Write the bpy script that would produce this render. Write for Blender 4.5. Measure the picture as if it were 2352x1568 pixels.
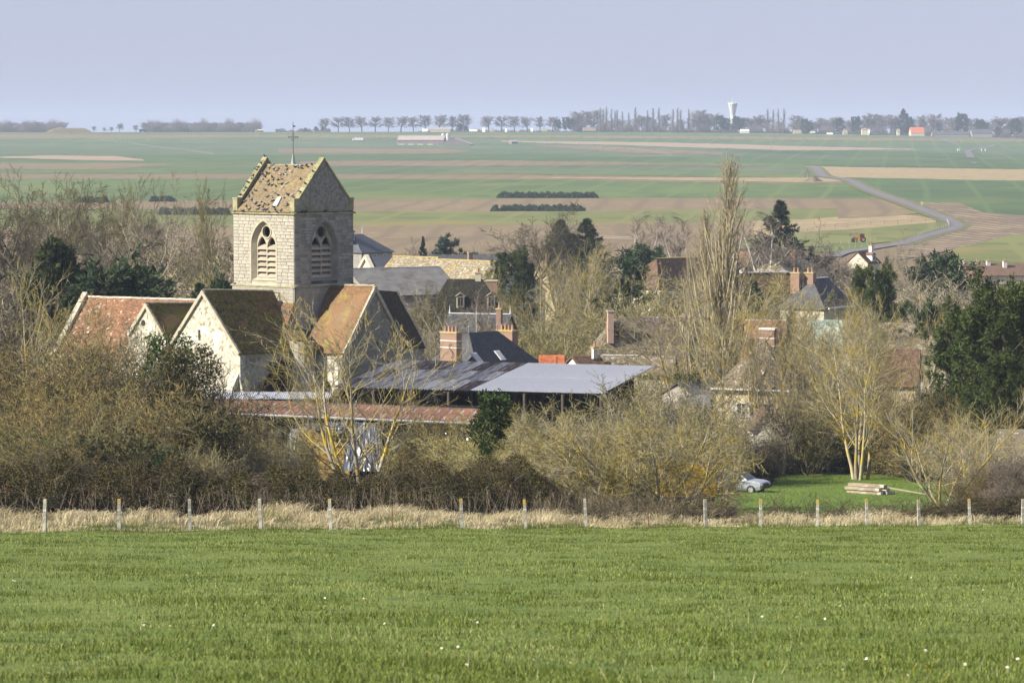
import bpy, math, random
import numpy as np
from mathutils import Vector, Matrix
from mathutils.geometry import tessellate_polygon
for _o in list(bpy.data.objects):
    bpy.data.objects.remove(_o)
SC = bpy.context.scene
COL = SC.collection
# ------------------------------------------------------------------ camera, sky, sun, exposure
FV, CX, CY, EYE = 7350.0, 1176.0, 784.0, 310.3
PITCH = math.atan((CY - EYE) / FV)
CP, SP = math.cos(PITCH), math.sin(PITCH)
cam = bpy.data.cameras.new('camera')
cam.sensor_width = 36.0
cam.sensor_fit = 'HORIZONTAL'
cam.lens = 36.0 * FV / 2352.0
cam.clip_start = 0.5
cam.clip_end = 20000
cam.dof.use_dof = True
cam.dof.focus_distance = 260
cam.dof.aperture_fstop = 6.3
camo = bpy.data.objects.new('camera', cam)
COL.objects.link(camo)
camo.location = (0, 0, 0)
camo.rotation_euler = (math.pi / 2 - PITCH, 0, 0)
SC.camera = camo

SUN_EL = math.radians(33)
SUN_AZ = math.radians(248)          # clockwise from +Y: the sun stands to the left, slightly behind the camera
sdir = Vector((math.sin(SUN_AZ) * math.cos(SUN_EL), math.cos(SUN_AZ) * math.cos(SUN_EL), math.sin(SUN_EL)))
W = bpy.data.worlds.new('World')
SC.world = W
W.use_nodes = True
nt = W.node_tree
nt.nodes.clear()
sky = nt.nodes.new('ShaderNodeTexSky')
sky.sky_type = 'NISHITA'
sky.sun_disc = False
sky.sun_elevation = SUN_EL
sky.sun_rotation = SUN_AZ
sky.altitude = 150
sky.air_density = 1.6
sky.dust_density = 0.6
sky.ozone_density = 6.0
bg = nt.nodes.new('ShaderNodeBackground')
bg.inputs['Strength'].default_value = 0.057
wo = nt.nodes.new('ShaderNodeOutputWorld')
veil = nt.nodes.new('ShaderNodeMix')          # thin even cloud veil over the whole sky
veil.data_type = 'RGBA'
veil.inputs[0].default_value = 0.8
veil.inputs[7].default_value = (4.4, 4.8, 6.65, 1)
nt.links.new(sky.outputs[0], veil.inputs[6])
nt.links.new(veil.outputs[2], bg.inputs[0])
nt.links.new(bg.outputs[0], wo.inputs[0])
sl = bpy.data.lights.new('sun', 'SUN')
sl.energy = 5.0
sl.angle = math.radians(0.53)
sl.color = (1.0, 0.92, 0.78)
so = bpy.data.objects.new('sun', sl)
COL.objects.link(so)
so.rotation_euler = sdir.to_track_quat('Z', 'Y').to_euler()
so.location = (-50, 0, 80)
SC.view_settings.view_transform = 'Standard'
SC.view_settings.look = 'None'
SC.view_settings.exposure = 1.05
SC.view_settings.gamma = 1.0
SC.view_settings.use_curve_mapping = False
SC.render.engine = 'CYCLES'
cy = SC.cycles
cy.max_bounces = 4
cy.diffuse_bounces = 2
cy.glossy_bounces = 2
cy.transmission_bounces = 2
cy.transparent_max_bounces = 4
cy.volume_bounces = 0
cy.caustics_reflective = False
cy.caustics_refractive = False
cy.use_denoising = True
cy.denoiser = 'OPENIMAGEDENOISE'
cy.use_adaptive_sampling = True
cy.adaptive_threshold = 0.015
SC.render.film_transparent = False

# ------------------------------------------------------------------ place in the world from a sight line and a distance
def V(xv, yv, Y):
    u = (xv - CX) / FV
    v = (CY - yv) / FV
    t = Y / (CP + v * SP)
    return Vector((u * t, Y, t * (-SP + v * CP)))

_KY = np.array([-60, 0, 30, 123, 176, 239, 262, 300, 400, 600, 1046, 1470, 2000, 2500, 3300, 4000, 4600, 9000.])
_KZ = np.array([0.6, -1.75, -5.07, -15.34, -21.2, -26.6, -28.0, -28.6, -30, -33, -36.3, -29, -22.5, -17, -10.2, 4.0, 4.3, 5.0])
def _slopes():
    h = np.diff(_KY); d = np.diff(_KZ) / h
    m = np.zeros(len(_KY)); m[0] = d[0]; m[-1] = d[-1]
    for i in range(1, len(_KY) - 1):
        if d[i - 1] * d[i] > 0:
            w1 = 2 * h[i] + h[i - 1]; w2 = h[i] + 2 * h[i - 1]
            m[i] = (w1 + w2) / (w1 / d[i - 1] + w2 / d[i])
    return m
_KM = _slopes()
def fenceY(x):
    return 124.0 + (x + 18.1) * (32.0 / 40.4)
def terr(x, Y):
    x = np.asarray(x, float); Y = np.asarray(Y, float)
    Yc = np.clip(Y, _KY[0], _KY[-1] - 1e-6)
    i = np.clip(np.searchsorted(_KY, Yc, side='right') - 1, 0, len(_KY) - 2)
    h = _KY[i + 1] - _KY[i]; t = (Yc - _KY[i]) / h
    z = ((1 + 2 * t) * (1 - t) ** 2 * _KZ[i] + t * (1 - t) ** 2 * h * _KM[i] + t * t * (3 - 2 * t) * _KZ[i + 1] + t * t * (t - 1) * h * _KM[i + 1])
    s = np.clip((Y - 600) / 700, 0, 1); s = s * s * (3 - 2 * s)
    s2 = np.clip((Y - 2000) / 2000, 0, 1); s2 = s2 * s2 * (3 - 2 * s2)
    z = z - s2 * (1.93e-5 * np.clip(x, 0, 1200) ** 2 + 0.0012 * np.clip(-x, 0, 1500))
    b = np.exp(-((Y - fenceY(np.clip(x, -60, 60)) - 8) / 4.0) ** 2) * np.where(x > 6, 0.2, np.where(x < -4, 0.5, 0.5 - 0.03 * (x + 4)))
    z = z + b
    z = z + 0.05 * np.sin(x * 0.9 + Y * 0.31) * np.sin(Y * 0.23 + 1.0) * (Y < 170)
    return z
def gx(xv, Y):
    """world ground point under the sight line column xv at distance Y"""
    u = (xv - CX) / FV
    x = u * Y
    for _ in range(3):
        z = float(terr(x, Y)); x = u * (Y * CP - z * SP)
    return Vector((x, Y, float(terr(x, Y))))
def yv_of(x, Y, z):
    w = Y * CP - z * SP
    return CY - FV * (Y * SP + z * CP) / w
def ground_at(xv, yv, lo=420.0, hi=3995.0):
    xv = np.asarray(xv, float); yv = np.asarray(yv, float)
    a = np.full(xv.shape, lo); b = np.full(xv.shape, hi)
    u = (xv - CX) / FV
    for _ in range(46):
        m = (a + b) / 2
        x = u * m * CP
        for _k in range(2):
            z = terr(x, m); x = u * (m * CP - z * SP)
        up = yv_of(x, m, terr(x, m)) > yv
        a = np.where(up, m, a); b = np.where(up, b, m)
    m = (a + b) / 2
    x = u * m * CP
    for _k in range(3):
        z = terr(x, m); x = u * (m * CP - z * SP)
    return x, m, terr(x, m)

# ------------------------------------------------------------------ objects
def tag(o, label=None, cat=None, group=None, kind=None):
    if label: o['label'] = label
    if cat: o['category'] = cat
    if group: o['group'] = group
    if kind: o['kind'] = kind
    return o
def thing(name, label, cat, loc=(0, 0, 0), yaw=0.0, group=None):
    o = bpy.data.objects.new(name, None)
    COL.objects.link(o)
    o.empty_display_size = 0.3
    o.location = loc
    o.rotation_euler = (0, 0, yaw)
    return tag(o, label, cat, group)
def link(name, me, parent=None, loc=(0, 0, 0), rot=(0, 0, 0), scale=(1, 1, 1)):
    o = bpy.data.objects.new(name, me)
    COL.objects.link(o)
    if parent is not None: o.parent = parent
    o.location = loc; o.rotation_euler = rot; o.scale = scale
    return o
def mesh_np(name, v, quads=None, tris=None, mats=(), tint=None, smooth=False):
    me = bpy.data.meshes.new(name)
    v = np.asarray(v, np.float32).reshape(-1, 3)
    loops = []; tot = []
    if quads is not None and len(quads):
        q = np.asarray(quads, np.int32).reshape(-1, 4); loops.append(q.ravel()); tot.append(np.full(len(q), 4, np.int32))
    if tris is not None and len(tris):
        t = np.asarray(tris, np.int32).reshape(-1, 3); loops.append(t.ravel()); tot.append(np.full(len(t), 3, np.int32))
    loops = np.concatenate(loops); tot = np.concatenate(tot)
    st = np.concatenate([[0], np.cumsum(tot)[:-1]]).astype(np.int32)
    me.vertices.add(len(v)); me.vertices.foreach_set('co', v.ravel())
    me.loops.add(len(loops)); me.loops.foreach_set('vertex_index', loops)
    me.polygons.add(len(tot)); me.polygons.foreach_set('loop_start', st); me.polygons.foreach_set('loop_total', tot)
    if smooth: me.polygons.foreach_set('use_smooth', np.ones(len(tot), bool))
    if tint is not None:
        at = me.attributes.new('tint', 'FLOAT', 'POINT'); at.data.foreach_set('value', np.asarray(tint, np.float32))
    me.update(calc_edges=True)
    for m in mats: me.materials.append(m)
    return me
class MB:
    """collects shapes for one mesh"""
    def __init__(s): s.v = []; s.f = []; s.m = []; s.t = []; s.tv = 0.5
    def add(s, vs, fs, mi=0):
        b = len(s.v)
        s.v += [tuple(p) for p in vs]; s.t += [s.tv] * len(vs)
        for f in fs: s.f.append([i + b for i in f]); s.m.append(mi)
    def box(s, c, d, mi=0, yaw=0.0, M=None):
        x, y, z = d[0] / 2, d[1] / 2, d[2] / 2
        P = [(-x, -y, -z), (x, -y, -z), (x, y, -z), (-x, y, -z), (-x, -y, z), (x, -y, z), (x, y, z), (-x, y, z)]
        if M is None: M = Matrix.Rotation(yaw, 3, 'Z')
        P = [M @ Vector(p) + Vector(c) for p in P]
        s.add(P, [(0, 3, 2, 1), (4, 5, 6, 7), (0, 1, 5, 4), (1, 2, 6, 5), (2, 3, 7, 6), (3, 0, 4, 7)], mi)
    def slab(s, q, th, mi=0, up=None):
        """a plate: polygon q (top), thickness th downwards along its normal"""
        q = [Vector(p) for p in q]
        n = (q[1] - q[0]).cross(q[2] - q[0]).normalized()
        if up is None:
            if n.z < 0: q.reverse(); n = -n
        elif n.dot(Vector(up)) < 0: q.reverse(); n = -n
        k = len(q)
        s.add(q + [p - n * th for p in q], [tuple(range(k)), tuple(range(2 * k - 1, k - 1, -1))] + [(i, i + k, (i + 1) % k + k, (i + 1) % k) for i in range(k)], mi)
    def tube(s, p0, p1, r0, r1=None, n=8, mi=0, caps=True):
        r1 = r0 if r1 is None else r1
        p0 = Vector(p0); p1 = Vector(p1); d = (p1 - p0).normalized()
        a = d.orthogonal().normalized(); b = d.cross(a)
        vs = []
        for p, r in ((p0, r0), (p1, r1)):
            for i in range(n):
                t = 2 * math.pi * i / n; vs.append(p + a * (r * math.cos(t)) + b * (r * math.sin(t)))
        fs = [(i, (i + 1) % n, n + (i + 1) % n, n + i) for i in range(n)]
        if caps: fs += [tuple(range(n - 1, -1, -1)), tuple(range(n, 2 * n))]
        s.add(vs, fs, mi)
    def lathe(s, prof, c=(0, 0, 0), n=12, mi=0):
        vs = []; c = Vector(c)
        for r, z in prof:
            for i in range(n):
                t = 2 * math.pi * i / n; vs.append(c + Vector((r * math.cos(t), r * math.sin(t), z)))
        fs = []
        for k in range(len(prof) - 1):
            for i in range(n): fs.append((k * n + i, k * n + (i + 1) % n, (k + 1) * n + (i + 1) % n, (k + 1) * n + i))
        fs.append(tuple(range(n - 1, -1, -1))); fs.append(tuple((len(prof) - 1) * n + i for i in range(n)))
        s.add(vs, fs, mi)
    def plate(s, outer, holes, o, ux, uy, th, mi=0):
        """flat plate with holes; 2D outlines in the frame (o, ux, uy); extruded by th against the normal"""
        o = Vector(o); ux = Vector(ux); uy = Vector(uy); n = ux.cross(uy).normalized()
        loops = [[Vector((p[0], p[1], 0)) for p in outer]] + [[Vector((p[0], p[1], 0)) for p in h] for h in holes]
        tri = tessellate_polygon(loops)
        flat = [p for l in loops for p in l]
        P = [o + ux * p.x + uy * p.y for p in flat]; k = len(P)
        fs = []
        for a, b, c in tri:
            nn = (P[b] - P[a]).cross(P[c] - P[a])
            if nn.dot(n) < 0: a, c = c, a
            fs.append((a, b, c)); fs.append((c + k, b + k, a + k))
        base = 0
        for l in loops:
            m = len(l)
            for i in range(m):
                a, b = base + i, base + (i + 1) % m
                fs.append((a, a + k, b + k, b))
            base += m
        s.add(P + [p - n * th for p in P], fs, mi)
    def mesh(s, name, mats, origin=(0, 0, 0), smooth=False):
        me = bpy.data.meshes.new(name)
        ox, oy, oz = origin
        me.from_pydata([(x - ox, y - oy, z - oz) for x, y, z in s.v], [], s.f)
        if not isinstance(mats, (list, tuple)): mats = [mats]
        for m in mats: me.materials.append(m)
        if len(mats) > 1: me.polygons.foreach_set('material_index', s.m)
        if any(t != 0.5 for t in s.t):
            at = me.attributes.new('tint', 'FLOAT', 'POINT'); at.data.foreach_set('value', s.t)
        else:
            at = me.attributes.new('tint', 'FLOAT', 'POINT'); at.data.foreach_set('value', [0.5] * len(s.v))
        if smooth: me.polygons.foreach_set('use_smooth', [True] * len(s.f))
        me.update()
        return me
    def build(s, name, mats, parent=None, origin=(0, 0, 0), loc=(0, 0, 0), smooth=False):
        return link(name, s.mesh(name, mats, origin, smooth), parent, loc)

# ------------------------------------------------------------------ materials
MATS = {}
def M(name, c1, c2=None, scale=2.0, rough=0.9, bump=0.0, bscale=None, third=None, rnd=0.0, tint=0.0, stretch=(1, 1, 1), spec=0.25, metal=0.0, world=False, trans=0.0, detail=4.0, contrast=(0.35, 0.65), brick=None, fourth=None, rows=None):
    m = bpy.data.materials.new(name); m.use_nodes = True
    n = m.node_tree.nodes; L = m.node_tree.links
    b = n['Principled BSDF']
    b.inputs['Roughness'].default_value = rough
    b.inputs['Metallic'].default_value = metal
    b.inputs['Specular IOR Level'].default_value = spec
    if world:
        src = n.new('ShaderNodeNewGeometry').outputs['Position']
    else:
        src = n.new('ShaderNodeTexCoord').outputs['Object']
    mp = n.new('ShaderNodeMapping'); mp.inputs['Scale'].default_value = stretch
    L.new(src, mp.inputs['Vector'])
    def mix(a, bb, fac, mode='MIX'):
        x = n.new('ShaderNodeMix'); x.data_type = 'RGBA'; x.blend_type = mode
        for v, k in ((a, 6), (bb, 7)):
            if isinstance(v, tuple): x.inputs[k].default_value = (*v[:3], 1)
            else: L.new(v, x.inputs[k])
        if isinstance(fac, (int, float)): x.inputs[0].default_value = fac
        else: L.new(fac, x.inputs[0])
        return x.outputs[2]
    def noise(sc, lo, hi, det=detail, vec=None):
        t = n.new('ShaderNodeTexNoise'); t.inputs['Scale'].default_value = sc; t.inputs['Detail'].default_value = det
        L.new(vec or mp.outputs[0], t.inputs['Vector'])
        r = n.new('ShaderNodeMapRange'); r.inputs[1].default_value = lo; r.inputs[2].default_value = hi
        L.new(t.outputs[0], r.inputs[0])
        return r.outputs[0]
    AL = lambda c: tuple(k * 0.87 for k in c) if c else c
    c1, c2 = AL(c1), AL(c2)
    third = third and (AL(third[0]),) + tuple(third[1:]); fourth = fourth and (AL(fourth[0]),) + tuple(fourth[1:]); rows = rows and (rows[0], rows[1], AL(rows[2])) + tuple(rows[3:]); brick = brick and (AL(brick[0]),) + tuple(brick[1:])
    col = c1
    if brick:
        # brick: (mortar colour, brick width, row height, mortar size)
        sx = n.new('ShaderNodeSeparateXYZ'); L.new(src, sx.inputs[0])
        ad = n.new('ShaderNodeMath'); ad.operation = 'ADD'; L.new(sx.outputs[0], ad.inputs[0]); L.new(sx.outputs[1], ad.inputs[1])
        cb = n.new('ShaderNodeCombineXYZ'); L.new(ad.outputs[0], cb.inputs[0]); L.new(sx.outputs[2], cb.inputs[1])
        t = n.new('ShaderNodeTexBrick'); L.new(cb.outputs[0], t.inputs['Vector'])
        t.inputs['Color1'].default_value = (*c1, 1); t.inputs['Color2'].default_value = (*(c2 or c1), 1); t.inputs['Mortar'].default_value = (*brick[0], 1)
        t.inputs['Scale'].default_value = 1.0; t.inputs['Brick Width'].default_value = brick[1]; t.inputs['Row Height'].default_value = brick[2]; t.inputs['Mortar Size'].default_value = brick[3]
        col = t.outputs['Color']
    elif c2:
        col = mix(c1, c2, noise(scale, *contrast))
    for ex in (third, fourth):
        if ex: col = mix(col, ex[0], noise(ex[1], ex[2], ex[3], 5.0, mp.outputs[0]))
    if rows:                      # drill or plough rows: (spacing, direction from +X, colour, sharpness)
        rm = n.new('ShaderNodeMapping'); rm.inputs['Rotation'].default_value = (0, 0, -rows[1]); L.new(src, rm.inputs['Vector'])
        wv = n.new('ShaderNodeTexWave'); wv.wave_type = 'BANDS'; wv.bands_direction = 'Y'; wv.inputs['Scale'].default_value = 6.283 / 20 / rows[0]; wv.inputs['Distortion'].default_value = rows[4] if len(rows) > 4 else 1.0; wv.inputs['Detail'].default_value = 3; wv.inputs['Detail Scale'].default_value = .4
        L.new(rm.outputs[0], wv.inputs['Vector'])
        r = n.new('ShaderNodeMapRange'); r.inputs[1].default_value = rows[3]; r.inputs[2].default_value = 1.0
        L.new(wv.outputs['Fac'], r.inputs[0]); col = mix(col, rows[2], r.outputs[0])
    if tint:
        a = n.new('ShaderNodeAttribute'); a.attribute_name = 'tint'
        r = n.new('ShaderNodeMapRange'); r.inputs[3].default_value = 1 - tint; r.inputs[4].default_value = 1 + tint
        L.new(a.outputs['Fac'], r.inputs[0])
        cc = n.new('ShaderNodeCombineColor')
        for k in range(3): L.new(r.outputs[0], cc.inputs[k])
        col = mix(col, cc.outputs[0], 1.0, 'MULTIPLY')
    if rnd:
        oi = n.new('ShaderNodeObjectInfo')
        r = n.new('ShaderNodeMapRange'); r.inputs[3].default_value = 1 - rnd; r.inputs[4].default_value = 1 + rnd
        L.new(oi.outputs['Random'], r.inputs[0])
        cc = n.new('ShaderNodeCombineColor')
        for k in range(3): L.new(r.outputs[0], cc.inputs[k])
        col = mix(col, cc.outputs[0], 1.0, 'MULTIPLY')
    if isinstance(col, tuple): b.inputs['Base Color'].default_value = (*col[:3], 1)
    else: L.new(col, b.inputs['Base Color'])
    if bump:
        t = n.new('ShaderNodeTexNoise'); t.inputs['Scale'].default_value = bscale or scale * 4; t.inputs['Detail'].default_value = 5
        L.new(mp.outputs[0], t.inputs['Vector'])
        bm = n.new('ShaderNodeBump'); bm.inputs['Strength'].default_value = bump; bm.inputs['Distance'].default_value = 0.04
        L.new(t.outputs[0], bm.inputs['Height']); L.new(bm.outputs[0], b.inputs['Normal'])
    if trans:
        tr = n.new('ShaderNodeBsdfTranslucent'); mx = n.new('ShaderNodeMixShader'); mx.inputs[0].default_value = trans
        if isinstance(col, tuple): tr.inputs[0].default_value = (*col[:3], 1)
        else: L.new(col, tr.inputs[0])
        L.new(b.outputs[0], mx.inputs[1]); L.new(tr.outputs[0], mx.inputs[2]); L.new(mx.outputs[0], n['Material Output'].inputs[0])
    MATS[name] = m
    return m
# ================================================================== ground, fields, roads, air
m_ground = M('ground_cover', (0.085, 0.115, 0.03), (0.14, 0.12, 0.06), scale=0.12, world=True, third=((0.06, 0.09, 0.02), 0.7, 0.5, 0.62), bump=0.3, bscale=3)
m_pasture = M('pasture_soil', (0.105, 0.150, 0.024), (0.14, 0.18, 0.034), scale=0.5, world=True, third=((0.05, 0.09, 0.018), 2.0, 0.55, 0.7), bump=0.6, bscale=14)
def wheat(nm, c, c2): return M(nm, tuple(k * .86 for k in c), tuple(k * 1.12 for k in c2), scale=0.010, world=True, stretch=(0.6, .5, 1), third=(tuple(k * 0.78 for k in c), 0.06, 0.48, 0.66), fourth=((c2[0] * 1.5, c2[1] * 1.15, c2[2] * 1.2), .022, .56, .74), rows=(24, 1.45, tuple(k * 1.13 for k in c2), .93, .6))
m_w1 = wheat('winter_wheat', (0.080, 0.128, 0.030), (0.100, 0.140, 0.034))
m_w2 = wheat('young_wheat', (0.084, 0.124, 0.050), (0.098, 0.132, 0.056))
m_w3 = wheat('meadow_green', (0.130, 0.150, 0.034), (0.150, 0.156, 0.042))
m_w4 = wheat('deep_wheat', (0.062, 0.108, 0.030), (0.074, 0.118, 0.032))
m_p1 = M('ploughed_soil', (0.180, 0.130, 0.064), (0.215, 0.158, 0.080), scale=0.02, world=True, stretch=(0.6, .8, 1), rows=(17, 1.5, (0.165, 0.120, 0.066), .7, 3.0), third=((0.15, 0.11, 0.065), 0.5, 0.5, 0.7), detail=8, fourth=((0.33, 0.26, 0.15), 0.25, 0.6, 0.75))
m_p2 = M('stubble', (0.31, 0.24, 0.12), (0.37, 0.285, 0.15), scale=0.04, world=True, stretch=(0.4, 2.5, 1), third=((0.17, 0.125, 0.07), 0.35, 0.5, 0.65), detail=8)
m_p3 = M('pale_fallow', (0.30, 0.22, 0.14), (0.33, 0.25, 0.165), scale=0.03, world=True, stretch=(0.4, 2.5, 1))
m_p4 = M('furrowed_soil', (0.19, 0.14, 0.085), (0.30, 0.225, 0.13), scale=0.055, world=True, stretch=(1.0, .6, 1), third=((0.13, 0.095, 0.055), 0.3, 0.5, 0.7), contrast=(0.42, 0.6), rows=(7, 1.8, (0.12, 0.088, 0.055), .45, 2.0))
m_road = M('asphalt', (0.15, 0.135, 0.14), (0.18, 0.16, 0.165), scale=0.3, world=True)
m_verge = M('grass_verge', (0.08, 0.115, 0.03), (0.17, 0.15, 0.07), scale=0.2, world=True)

def ground_mesh():
    Ys = np.concatenate([np.linspace(-50, 22, 20), np.linspace(25, 180, 130), np.linspace(184, 420, 60), np.geomspace(430, 9000, 110)])
    s = np.linspace(-1, 1, 121)
    YY, SS = np.meshgrid(Ys, s, indexing='ij')
    XX = SS * (55 + np.abs(YY) * 0.36)
    ZZ = terr(XX, YY)
    ny, nx = XX.shape
    idx = np.arange(ny * nx).reshape(ny, nx)
    q = np.stack([idx[:-1, :-1], idx[:-1, 1:], idx[1:, 1:], idx[1:, :-1]], -1).reshape(-1, 4)
    me = mesh_np('ground', np.stack([XX, YY, ZZ], -1), quads=q, mats=[m_ground, m_pasture], smooth=True)
    cY = (YY[:-1, :-1] + YY[1:, 1:]) / 2; cX = (XX[:-1, :-1] + XX[1:, 1:]) / 2
    me.polygons.foreach_set('material_index', (cY < fenceY(cX) + 1).astype(np.int32).ravel())
    return me
tag(link('ground', ground_mesh()), kind='structure')

FIELD_N = [0]
def field(name, top, bot, mat, off=0.15, nx=170, ny=8, x0=-700, x1=3050):
    FIELD_N[0] += 1
    xs0 = min(p[0] for p in top); xs1 = max(p[0] for p in top)
    xs = np.linspace(max(x0, xs0), min(x1, xs1), nx)
    ty = np.interp(xs, [p[0] for p in top], [p[1] for p in top])
    by = np.interp(xs, [p[0] for p in bot], [p[1] for p in bot])
    w_ = np.sin(xs * .021 + FIELD_N[0]) * .35 + np.sin(xs * .083 + 2 * FIELD_N[0]) * .22 + np.random.default_rng(FIELD_N[0]).normal(0, .16, nx)
    ty = ty + w_ * (ty > 312) * (off > .2)
    by = np.maximum(by + np.roll(w_, 5) * (off > .2), ty + 0.05)
    k = np.linspace(0, 1, ny)[:, None]
    yy = ty[None] * (1 - k) + by[None] * k
    xx = np.repeat(xs[None], ny, 0)
    X, Y, Z = ground_at(xx, yy)
    idx = np.arange(ny * nx).reshape(ny, nx)
    q = np.stack([idx[:-1, :-1], idx[1:, :-1], idx[1:, 1:], idx[:-1, 1:]], -1).reshape(-1, 4)
    o = link(name, mesh_np(name, np.stack([X, Y, Z + off], -1), quads=q, mats=[mat], smooth=True))
    tag(o, kind='structure')
    return o
A_, B_ = -700, 3050
def line(a, b, c, d, e):      # heights at five sight columns, carried on beyond the frame
    xs = [0, 600, 1176, 1700, 2352]; ys = [a, b, c, d, e]
    return [(A_, a - (b - a) * 700 / 600)] + list(zip(xs, ys)) + [(B_, e + (e - d) * 698 / 652)]
L0 = line(300.5, 302, 303, 306, 310)
L1 = line(309, 310, 311, 313.5, 320)
L2 = line(319, 316, 316, 320, 326)
L3 = line(327, 323, 324, 329, 337)
L5 = line(356, 356, 354, 364, 372)
L6 = line(375, 372, 369.5, 375, 385)
L7 = line(390, 384, 382, 380, 390)
L8 = line(399.5, 400, 401, 408.5, 412)
L9 = line(411, 411, 412, 420.5, 424)
L10 = line(465, 460, 456.5, 455.5, 458)
L11 = line(478, 484, 487, 481, 478)
L12 = line(524, 520, 517.5, 510, 500)
L13 = line(700, 700, 700, 700, 700)
for nm, t, b, m_ in (('field_green', L0, L1, m_w1), ('field_brown', L1, L2, m_p1), ('field_green', L2, L3, m_w1), ('field_blue_green', L3, L5, m_w2),
                     ('field_green', L5, L6, m_w4), ('field_green', L6, L7, m_w1), ('field_blue_green', L7, L8, m_w2), ('field_brown', L8, L9, m_p1), ('field_green', L9, L10, m_w1),
                     ('field_brown', L10, L11, m_p1), ('field_meadow', L11, L12, m_w3), ('field_brown', L12, L13, m_p1)):
    field(nm, t, b, m_)
# narrower strips lying over the wide ones
field('field_pale', [(1150, 324), (1530, 328), (1700, 333), (2130, 344)], [(1150, 326), (1530, 337.5), (1800, 346), (2130, 344.5)], m_p3, 0.3)
field('field_brown', [(640, 342), (1020, 343), (1080, 348)], [(640, 353), (1020, 354), (1080, 349)], m_p1, 0.3)
field('field_brown', [(1225, 333), (1450, 340), (1660, 351)], [(1225, 335), (1450, 352), (1660, 357)], m_p1, 0.3)
field('field_dark_green', [(1640, 344), (1900, 346), (2250, 352)], [(1640, 345), (1900, 357), (2250, 366)], m_w4, 0.3)
field('field_straw_patch', [(A_, 362), (0, 361), (130, 357.5), (270, 360), (330, 368)], [(A_, 366), (0, 363.5), (130, 367), (270, 370), (330, 370.5)], m_p3, 0.3)
field('field_brown', [(A_, 374), (0, 375.5), (400, 377)], [(A_, 391), (0, 390), (280, 389.5), (400, 378)], m_p1, 0.3)
field('field_brown', [(690, 371), (1176, 369.5), (1530, 376), (1750, 379.5)], [(690, 383), (1176, 382), (1530, 380), (1750, 382)], m_p1, 0.3)
field('field_meadow', [(0, 390), (A_ + 900, 390), (1176, 396), (1850, 399)], [(0, 399), (A_ + 900, 399.5), (1176, 401), (1850, 410)], m_w1, 0.3)
field('field_stubble', [(1176, 408), (1530, 409.5), (1850, 409), (1950, 411)], [(1176, 409), (1530, 414.5), (1850, 420), (1950, 419)], m_p2, 0.3)
# right-hand block beyond the lane
field('field_green', [(1850, 366), (2330, 368), (B_, 372)], [(1850, 382), (2330, 388), (B_, 394)], m_w4, 0.32)
field('field_fallow', [(1850, 383), (1960, 385), (2330, 390), (B_, 398)], [(1850, 384), (1925, 409), (2330, 418), (B_, 426)], m_p2, 0.36)
field('field_green', [(1955, 409.5), (2330, 416.5), (B_, 426)], [(1955, 411), (2040, 447), (2100, 468), (2200, 470), (2255, 490), (2330, 498), (B_, 520)], m_w4, 0.4)
field('field_furrowed', [(2105, 467), (2205, 468), (2255, 490), (2330, 497), (B_, 520)], [(2105, 468), (2160, 492), (2222, 520), (2215, 535), (2330, 545), (B_, 560)], m_p4, 0.44)
field('field_furrowed', [(2060, 560), (2130, 549), (2200, 534), (2225, 520), (2330, 497), (B_, 500)], [(2060, 600), (2130, 590), (2200, 572), (2225, 566), (2330, 541), (B_, 520)], m_p4, 0.42)
field('field_olive', [(2190, 575), (2220, 568), (2330, 541), (B_, 500)], [(2190, 640), (2220, 640), (2330, 640), (B_, 640)], m_w3, 0.46)
field('field_stubble', [(1725, 508), (1850, 506), (1920, 500), (2040, 489), (2150, 505)], [(1725, 560), (1850, 540), (1920, 532), (2040, 522), (2150, 514)], m_p2, 0.3)
field('field_brown', [(1925, 481), (2060, 481), (2110, 490)], [(1925, 504), (2060, 497), (2110, 492)], m_p1, 0.36)
field('paddock', [(1830, 536), (1976, 527), (2165, 512), (2182, 522)], [(1830, 570), (1976, 566), (2110, 548), (2182, 525)], m_w3, 0.4)
field('paddock', [(1700, 553), (1780, 545), (1850, 535)], [(1700, 575), (1780, 572), (1850, 569)], m_w3, 0.38)
field('field_lush', [(1870, 573), (1976, 563), (1996, 561)], [(1870, 582), (1930, 582), (1996, 572)], m_w1, 0.42)

def lane(name, pts, width, mat, off, n=90, side=None):
    """a ribbon on the ground along sight points"""
    xs = np.array([p[0] for p in pts], float); ys = np.array([p[1] for p in pts], float)
    X, Y, Z = ground_at(xs, ys)
    d = np.concatenate([[0], np.cumsum(np.hypot(np.diff(X), np.diff(Y)))])
    t = np.linspace(0, d[-1], n)
    x = np.interp(t, d, X); y = np.interp(t, d, Y)
    for _ in range(4):
        x[1:-1] = (x[:-2] + 2 * x[1:-1] + x[2:]) / 4; y[1:-1] = (y[:-2] + 2 * y[1:-1] + y[2:]) / 4
    tx = np.gradient(x); ty = np.gradient(y); l = np.hypot(tx, ty); nx_, ny_ = -ty / l, tx / l
    lx, ly = x + nx_ * width / 2, y + ny_ * width / 2; rx, ry = x - nx_ * width / 2, y - ny_ * width / 2
    v = np.concatenate([np.stack([lx, ly, terr(lx, ly) + off], -1), np.stack([rx, ry, terr(rx, ry) + off], -1)])
    q = [(i, i + 1, n + i + 1, n + i) for i in range(n - 1)]
    return tag(link(name, mesh_np(name, v, quads=q, mats=[mat])), kind='structure')
def zz(l): return [(1698.6 + a / 3.6, 204.2 + b / 3.6) for a, b in l]
RD = zz([(1300, 1300), (1480, 1240), (1640, 1196), (1770, 1166), (1815, 1148), (1800, 1125), (1740, 1094), (1600, 1040), (1400, 960), (1200, 892), (1050, 835), (940, 775), (870, 748), (760, 742), (690, 728), (655, 690), (625, 655), (600, 650)])
lane('verge', RD, 11.0, m_verge, 0.5)
lane('road', RD, 5.2, m_road, 0.56)
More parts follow.
